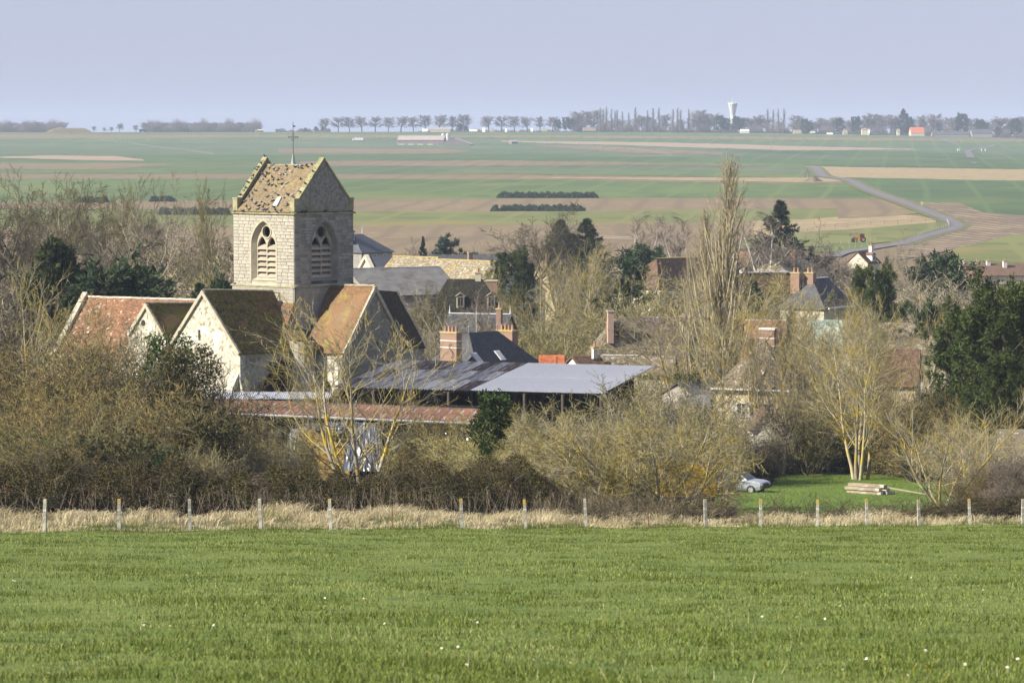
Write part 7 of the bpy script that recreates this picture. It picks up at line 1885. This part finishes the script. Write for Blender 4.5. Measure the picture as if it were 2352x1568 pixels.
lorry('tipper_lorry', 'dark blue lorry on the skyline at the far left', 328, 303, 9.0, m_navy, m_navy, Y=3960, flip=-1)
lorry('tank_lorry', 'cream tank lorry on the skyline left of the tower cross', 596, 303, 10.5, m_crm, m_crm, Y=3960, tank=True)
lorry('small_lorry', 'dull green lorry on the skyline just left of the tower cross', 640, 303, 8.0, m_dgr, m_dgr, Y=3960, flip=-1)
p = far_ground(2239, 375.5); car('far_car', 'small light blue car on the far lane at the right', p, 0, m_carp)
p = far_ground(2173, 322); car('far_car', 'white car on the short stretch of far road near the farm', p, .3, m_white)
# skyline houses and farms
def far_house(label, xa, xb, ytop, w, drop, wm, rm_, Y=3950, yaw=0, **k):
    wm = m_pale if wm is m_whiter and len(label) % 3 else wm
    return house('far_house' if 'barn' not in label else 'far_barn', label, (xa, ytop, Y), (xb, ytop + .2, Y + yaw), w, drop, wm, rm_, cat='house' if 'barn' not in label else 'barn', **k)
fh = [('long low white buildings under the avenue trees', 985, 1034, 293, 12, 2.8, m_whiter, m_rfp), ('white house with gable at the left end of the long white buildings', 970, 982, 296, 8, 3, m_whiter, m_whiter), ('white low building under the avenue, right of the gap', 1078, 1096, 297.5, 10, 2, m_whiter, m_whiter), ('white gabled house below the thirteenth avenue tree', 1108, 1114, 293.5, 9, 5, m_whiter, m_whiter), ('small white gable left of the brown shed on the skyline', 1129, 1134, 295, 7, 3, m_whiter, m_lich), ('small white gable under the fifteenth avenue tree', 1160, 1164, 295, 7, 4, m_whiter, m_whiter), ('white gabled house near the right end of the avenue', 1219, 1224, 294, 8, 4, m_whiter, m_whiter), ('white house with tan roof at the right end of the avenue', 1245, 1256, 295, 8, 3.4, m_whiter, m_lich), ('brown timber barn at the left end of the poplar wood', 1338, 1368, 293, 12, 4, m_brownt, m_stonet),
      ('white house at the foot of the water tower trees', 1700, 1720, 297, 9, 2.6, m_whiter, m_whiter), ('white gabled house with tan roof right of the poplars', 1822, 1840, 298.5, 11, 4.2, m_whiter, m_lich), ('low white house behind the small conifers', 1899, 1912, 305, 9, 2.2, m_whiter, m_whiter), ('tan house with white gable right of the flat-topped conifer', 1936, 1946, 299, 9, 3.8, m_whiter, m_lich), ('cream two-storey house on the skyline', 1979, 1990, 294.5, 9, 2.0, m_cream, m_lich), ('small white gable beside the cream skyline house', 1993, 1997, 298, 7, 4, m_whiter, m_whiter), ('long dark low barn in front of the skyline houses', 1980, 2016, 306.5, 9, 1.2, m_blackw, m_slate), ('tall pale house left of the red-roofed barn', 2060, 2066, 296, 8, 3, m_pale, m_lich),
      ('red-roofed barn with white walls on the right skyline', 2090, 2121, 292.5, 22, 7.0, m_whiter, m_redt), ('long grey roofed barn right of the red-roofed barn', 2140, 2224, 302, 18, 4.0, m_greyw, m_slate_o), ('big grey barn with gable at the right end of the farm', 2230, 2276, 296.5, 22, 5.5, m_greyw, m_slate_o)]
for k, f in enumerate(fh): far_house(*f, Y=3945 - (k % 3) * 6)
b = MB(); p = gx(1866, 3930); lorry('white_van', 'white van parked before the skyline houses right of the poplars', 1866, 0, 7, m_white, m_white, Y=3930)
# water tower
pT = gx(1682.5, 4150); zt = V(1682.5, 237, 4150).z - pT.z
m_wt = M('water_tower_concrete', (0.74, 0.74, 0.73), (0.66, 0.66, 0.66), scale=.1)
T = thing('water_tower', 'white flared water tower with masts above the skyline trees', 'water tower', pT)
b = MB(); b.lathe([(2.8, -2), (2.8, zt - 15.5), (2.7, zt - 15), (5.5, zt - 1.5), (6.0, zt - 1.4), (6.0, zt - .4), (5.6, zt)], (0, 0, 0), 28); b.build('tank', m_wt, T)
for k in range(14):
    a = k / 14 * 6.283; b = MB(); b.slab([(2.75 * math.cos(a - .07), 2.75 * math.sin(a - .07), zt - 15), (2.75 * math.cos(a + .07), 2.75 * math.sin(a + .07), zt - 15), (5.65 * math.cos(a + .05), 5.65 * math.sin(a + .05), zt - 1.6), (5.65 * math.cos(a - .05), 5.65 * math.sin(a - .05), zt - 1.6)], .35); b.build('rib', m_wt, T)
b = MB(); b.tube((0, 0, zt), (0, 0, zt + 5.5), .28, .2, 6); b.build('mast', m_zinc, T)
b = MB(); b.tube((0, 0, zt + 5.5), (0, 0, zt + 8), .2, .1, 6); b.tube((-.3, 0, zt + 5), (-.3, 0, zt + 8), .15, None, 5); b.build('antenna', m_white, T)
for k in range(7):
    a = k / 7 * 6.283; b = MB(); b.box((5.7 * math.cos(a), 5.7 * math.sin(a), zt + .9), (.4, .4, 2)); b.build('panel_antenna', m_white, T)
# avenue and woods on the skyline
m_tw_far = M('twigs_far', (0.20, 0.17, 0.14), (0.16, 0.135, 0.115), rnd=.15, tint=.3)
def far_proto(name, seed, H, lv, n0, d0, tw):
    p, d = up1(1); g = grow(seed, p, d, H * n0, H * .022, lv); v, q, t, ti = tubes(g[:2], [6, 4]); tr = mesh_np('trunk', v, q, t, [m_bk_dark], ti); v2, q2, t2, ti2 = tubes(g[2:], [3] * (len(g) - 2)); cr = mesh_np('crown', v2, q2, t2, [tw], ti2)
    proto(name, tr, cr, np.percentile(v2[:, 2], 99.5), 1)
for k in range(3):
    far_proto('avenue%d' % k, 90 + k, 14, [dict(k=6, wob=.03, tip=.3), dict(k=4, n=26, s0=.30, ang=.95, sd=.25, lr=.52, prof=([0, .35, 1], [.85, 1, .55]), rr=.5, wob=.1, up=.055), dict(k=3, n=11, s0=.15, ang=.7, lr=.5, rr=.5, rmin=.055, wob=.15, up=.02), dict(k=2, n=10, s0=.15, ang=.7, lr=.5, rr=.6, rmin=.05, wob=.15)], .66, None, m_tw_far)
far_proto('far_poplar', 95, 24, [dict(k=8, wob=.01, tip=.1), dict(k=4, n=60, s0=.06, ang=.35, prof=([0, .2, .6, 1], [.24, .28, .22, .07]), lr=1, rr=.35, rmin=.07, wob=.06, up=.14), dict(k=3, n=12, s0=.1, ang=.5, lr=.4, rr=.6, rmin=.055, wob=.12, up=.08)], .97, None, m_tw_far)
av_w = 1.4
av = [(304, 215), (395, 203), (479, 207), (570, 201), (667, 200), (762, 208), (855, 201), (948, 203), (1040, 193), (1135, 190), (1232, 197), (1323, 188), (1503, 197), (1595, 196), (1693, 200), (1787, 203), (1880, 202), (1970, 204)]
for k, (a, t) in enumerate(av):
    plant('avenue%d' % (k % 3), 'avenue_tree', 'round-crowned bare avenue tree on the skyline, %s from the left' % ORD[k], 'tree', 653.3 + a / 3.2, 4010, 204.2 + t / 3.2, 1.45, 'avenue trees on the skyline')
def far(lst, pn, name, lab, cat, grp, Y=4030, w=1.0, dense=True):
    lst = sorted(lst)
    for k, (x, t) in enumerate(lst):
        plant(pn if pn != 'avenue' else 'avenue%d' % (k % 3), name, '%s, %s from the left' % (lab, ORD[k]) if len(lst) > 1 else lab, cat, x, Y + 14 * ((k * 7) % 5), t, w, grp)
far([(1378, 247), (1392, 245), (1405, 250), (1418, 252), (1430, 256), (1445, 258), (1459, 246), (1487, 253), (1500, 248), (1513, 247), (1546, 250), (1556, 248), (1564, 252), (1582, 250), (1762, 250), (1775, 252), (1788, 250), (1800, 249), (1385, 250), (1412, 254)], 'far_poplar', 'far_poplar', 'bare slender poplar in the skyline wood', 'tree', 'poplars of the skyline wood', 4000, 1.25)
far([(1328, 256), (1345, 254), (1362, 253), (1475, 264), (1530, 262), (1600, 253), (1620, 257), (1640, 260), (1720, 270), (1738, 264), (1828, 264), (1875, 280), (1892, 276), (1908, 277), (1948, 276), (1990, 262), (2006, 260), (2024, 264), (2046, 264), (2118, 264), (2140, 262), (2160, 274), (2186, 270), (2226, 272), (2272, 284), (2300, 268), (2322, 274), (2347, 268)], 'avenue', 'skyline_tree', 'broad bare tree of the right skyline wood', 'tree', 'broad trees of the right skyline wood', 4060, 1.45)
far([(x, 268 + (x * 7) % 13) for x in range(1330, 2360, 33)], 'avenue', 'skyline_tree', 'bare tree in the back row of the right skyline wood', 'tree', 'back row of the right skyline wood', 4180, 1.6)
far([(1655, 262), (1668, 268), (1690, 264), (1702, 268), (1848, 270), (1860, 278), (1928, 268), (1965, 264), (2090, 266), (2207, 256), (2250, 270), (2292, 290), (2334, 268), (2262, 278), (1281, 272), (1300, 266), (1311, 270)], 'pine', 'skyline_conifer', 'dark conifer on the skyline', 'conifer', 'dark conifers on the skyline', 3985, 1.15)
far([(2076, 249)], 'spruce', 'skyline_spruce', 'tallest dark spruce on the right skyline left of the red barn', 'conifer', None, 3990, 1.5)
far([(x, 279 + (x * 5) % 6) for x in range(14, 150, 15)], 'avenue', 'skyline_tree', 'bare tree of the far left skyline wood', 'tree', 'far left skyline wood', 4150, 1.9)
far([(x, 281 + (x * 5) % 5) for x in range(335, 605, 15)], 'avenue', 'skyline_tree', 'bare tree of the skyline wood left of the tower', 'tree', 'skyline wood left of the tower', 4150, 1.8)
far([(214, 290), (240, 293), (256, 292), (274, 283), (312, 287)], 'avenue', 'skyline_tree', 'lone bare tree on the skyline between the two left woods', 'tree', 'lone trees on the left skyline', 4100, 1.4)
far([(727, 290), (742, 291), (700, 293), (1055, 284), (1070, 288)], 'yew', 'skyline_bush', 'dark low bush on the skyline near the avenue', 'shrub', 'bushes on the skyline', 4050, 1.2)
# dirt heap, lone tree, sign
heap('long low earth bank on the far left skyline', 105, 212, 3960, 6.5, m_p1, 5, 'earth_bank')
p = far_ground(1853, 418); plant('birch', 'young_tree', 'lone young tree beside the lane bend in the fields', 'tree', 1853, p.y, 384, .9)
p = far_ground(1868, 418); r_ = np.random.default_rng(4); b = MB(); b.lathe([(6, -.3), (5, .8), (3.2, 1.7), (1.2, 2.3)], (0, 0, 0), 11); b.v = [(x * (1 + .15 * math.sin(y * 3)), y * .6, z * (1 + .2 * math.sin(x * 2))) for x, y, z in b.v]
tag(b.build('soil_heap', m_p4, None, loc=p), 'dark soil heap in the field beside the lone young tree', 'heap')
p = far_ground(2117.5, 475.5); T = thing('road_sign', 'yellow marker sign on a post beside the lane', 'sign', p)
b = MB(); b.tube((0, 0, 0), (0, 0, 1.5), .08, None, 6); b.build('post', m_white, T); b = MB(); b.box((0, -.1, 1.8), (1.1, .05, .9)); b.build('board', M('yellow_sign', (0.6, 0.45, 0.05)), T)
for k, x in enumerate((2199.5, 2203.5, 2254.5, 2263)):
    p = far_ground(x, 347.5); b = MB(); b.box((0, 0, 1.1), (.9, .9, 2.6)); tag(b.build('marker_post', m_whiter, None, loc=p), 'white marker post beside the far road, %s from the left' % ORD[k], 'marker post', 'white markers by the far road')
# power poles
for k, (x, yb, yt) in enumerate([(157, 324, 303), (276, 322, 301), (448, 320, 299), (577, 324, 296), (593, 320.5, 301), (882, 325.5, 301), (1330, 332, 306), (1771.7, 347, 313), (2207, 332, 315)]):
    p = far_ground(x, yb); h = (yb - yt) / FV * p.y; T = thing('utility_pole', 'thin utility pole on the plain, %s from the left' % ORD[k], 'pole', p, 0, 'utility poles on the plain')
    b = MB(); b.tube((0, 0, -.3), (0, 0, h), .22, .15, 6); b.build('pole', m_greyw, T)
    b = MB(); b.box((0, 0, h - .6), (2.2, .15, .15)); b.build('crossarm', m_greyw, T)
# wooden and wire field fences
def field_fence(label, pts, step, h, mat, rail=True, th=.16):
    xs = np.array([q[0] for q in pts], float); ys = np.array([q[1] for q in pts], float)
    X, Y, Z = ground_at(xs, ys); d = np.concatenate([[0], np.cumsum(np.hypot(np.diff(X), np.diff(Y)))]); n = max(2, int(d[-1] / step)); t = np.linspace(0, d[-1], n)
    x = np.interp(t, d, X); y = np.interp(t, d, Y); z = terr(x, y) + .4
    T = thing('field_fence', label, 'fence', (float(x[0]), float(y[0]), float(z[0])))
    b = MB(); b.box((0, 0, h / 2 - .2), (th, th, h + .4)); me = b.mesh('post', mat)
    for i in range(n): link('post', me, T, (x[i] - x[0], y[i] - y[0], z[i] - z[0]))
    if rail:
        for hh in (h * .5, h * .92):
            b = MB()
            for i in range(n - 1): b.tube((x[i] - x[0], y[i] - y[0], z[i] - z[0] + hh), (x[i + 1] - x[0], y[i + 1] - y[0], z[i + 1] - z[0] + hh), .06, None, 4)
            b.build('rail', mat, T)
m_wood = M('fence_wood', (0.34, 0.29, 0.22), (0.27, 0.23, 0.18), scale=2); m_palew = M('pale_post_wood', (0.46, 0.43, 0.37), (0.38, 0.35, 0.30), scale=2)
zq = zz
field_fence('wooden rail fence along the upper edge of the tractor paddock', zq([(515, 1200), (700, 1165), (1000, 1140), (1300, 1122), (1650, 1102)]), 8, 1.4, m_wood)
field_fence('pale fence along the lane beside the tractor paddock', zq([(1480, 1222), (1560, 1190), (1660, 1165), (1735, 1145), (1715, 1108)]), 5, 1.3, m_palew, True, .12)
field_fence('wire fence of the paddock before the tractor', zq([(640, 1312), (800, 1300), (1000, 1282), (1120, 1262)]), 6, 1.2, m_palew, False, .11)
field_fence('pale fence between the paddock strip and the lane', zq([(800, 1345), (900, 1332), (1060, 1310)]), 6, 1.2, m_palew, False, .11)
field_fence('white rail fence before the brown field left of the poplar', [(1385, 553), (1425, 555), (1475, 556)], 7, 1.3, m_palew, True, .11)
field_fence('dark rail fence at the field edge right of the manor', [(885, 560), (960, 559), (1040, 557), (1170, 556)], 6, 1.4, m_wood)
field_fence('line of pale posts across the plain right of the barns', [(1185, 330), (1300, 333.5), (1450, 344), (1540, 357)], 14, 1.6, m_palew, False, .3)
field_fence('line of pale posts across the plain left of the tower', [(230, 324), (300, 330), (420, 346), (490, 356)], 14, 1.6, m_palew, False, .3)
field_fence('line of pale posts along the plain behind the tower', [(260, 323), (500, 324), (800, 325), (900, 326)], 35, 1.6, m_palew, False, .3)
# tractor with raised front arm
m_torg = M('orange_paint', (0.42, 0.17, 0.03), (0.36, 0.15, 0.04), scale=2, rough=.5)
p = far_ground(1975, 559.5); T = thing('tractor', 'orange tractor with raised loader arm in the paddock', 'tractor', p + Vector((0, 0, .4)), 0)
sc_ = 1.15; T.scale = (sc_,) * 3
def disc(parent, x, y, r, w, name='wheel'):
    b = MB(); b.lathe([(r * .4, -w / 2), (r * .95, -w / 2), (r, 0), (r * .95, w / 2), (r * .4, w / 2)], (0, 0, 0), 16); Mx = Matrix.Rotation(math.pi / 2, 3, 'X'); b.v = [tuple(Mx @ Vector(v) + Vector((x, y, r))) for v in b.v]; wl = b.build(name, m_tyre, parent)
    b = MB(); b.lathe([(.05, -w * .52), (r * .5, -w * .52), (r * .5, w * .52), (.05, w * .52)], (0, 0, 0), 12); b.v = [tuple(Mx @ Vector(v) + Vector((x, y, r))) for v in b.v]; b.build('rim', m_torg, wl)
for y in (-.85, .85): disc(T, .9, y, .85, .45); disc(T, -1.3, y, .6, .35)
b = MB(); b.box((-1.0, 0, 1.25), (2.0, .8, .75)); b.box((.6, 0, 1.1), (1.6, 1.0, .6)); b.build('bonnet', m_torg, T)
b = MB()
for x, y in ((-.1, -.7), (-.1, .7), (1.3, -.7), (1.3, .7)): b.tube((x, y, 1.3), (x * .95 + .03, y * .9, 2.55), .06, None, 5)
b.box((.6, 0, 2.62), (1.7, 1.5, .14)); c = b.build('cab', m_torg, T)
b = MB(); b.box((.6, 0, 1.95), (1.3, 1.28, 1.1)); b.build('cab_glass', m_glass, c)
b = MB()
for y in (-.5, .5): b.tube((.0, y, 1.6), (-1.3, y, 3.0), .12, .1, 6); b.tube((-1.3, y, 3.0), (-2.5, y, 2.5), .1, .09, 6)
b.build('loader_arm', m_torg, T)
b = MB(); b.slab([(-2.4, -.9, 2.7), (-2.4, .9, 2.7), (-3.1, .9, 2.1), (-3.1, -.9, 2.1)], .12); b.slab([(-3.1, -.9, 2.1), (-3.1, .9, 2.1), (-2.7, .9, 1.9), (-2.7, -.9, 1.9)], .1); b.build('loader_bucket', m_iron, T)
b = MB(); b.tube((-2.2, 0, .0), (-2.2, 0, 1.2), .35, .35, 8); b.box((-2.3, 0, .8), (.5, 1.4, .7)); b.build('front_weight', m_iron, T)

# thickets closing the foot of the skyline woods
def far_thicket(xa, xb, Y, top, seed):
    r = np.random.default_rng(seed); n = int((xb - xa) * 16); xv = r.uniform(xa, xb, n)
    Yy = Y + r.uniform(-30, 30, n); X = (xv - CX) / FV * Yy; Z = terr(X, Yy)
    H = (8 + 3 * np.sin(xv * .11) + 2.5 * np.sin(xv * .31 + 1)) * top * r.uniform(.5, 1.1, n)
    g = grow(seed, np.stack([X, Yy, Z - .3], -1), unit(np.stack([r.normal(0, .2, n), r.normal(0, .2, n), np.ones(n)], -1)), H, .12, [dict(k=3, wob=.1, tip=.4), dict(k=2, n=9, s0=.12, ang=.7, lr=.42, rr=.6, rmin=.075, wob=.15, up=.08)])
    v, q, t, ti = tubes(g, [3, 3]); tag(link('far_undergrowth', mesh_np('far_undergrowth', v, q, t, [m_tw_far], ti)), kind='stuff')
far_thicket(1318, 2420, 4075, 1.0, 1); far_thicket(-60, 146, 4160, 1.35, 2); far_thicket(333, 600, 4160, 1.35, 3); far_thicket(960, 1320, 4090, .3, 4); far_thicket(640, 760, 4090, .4, 5)
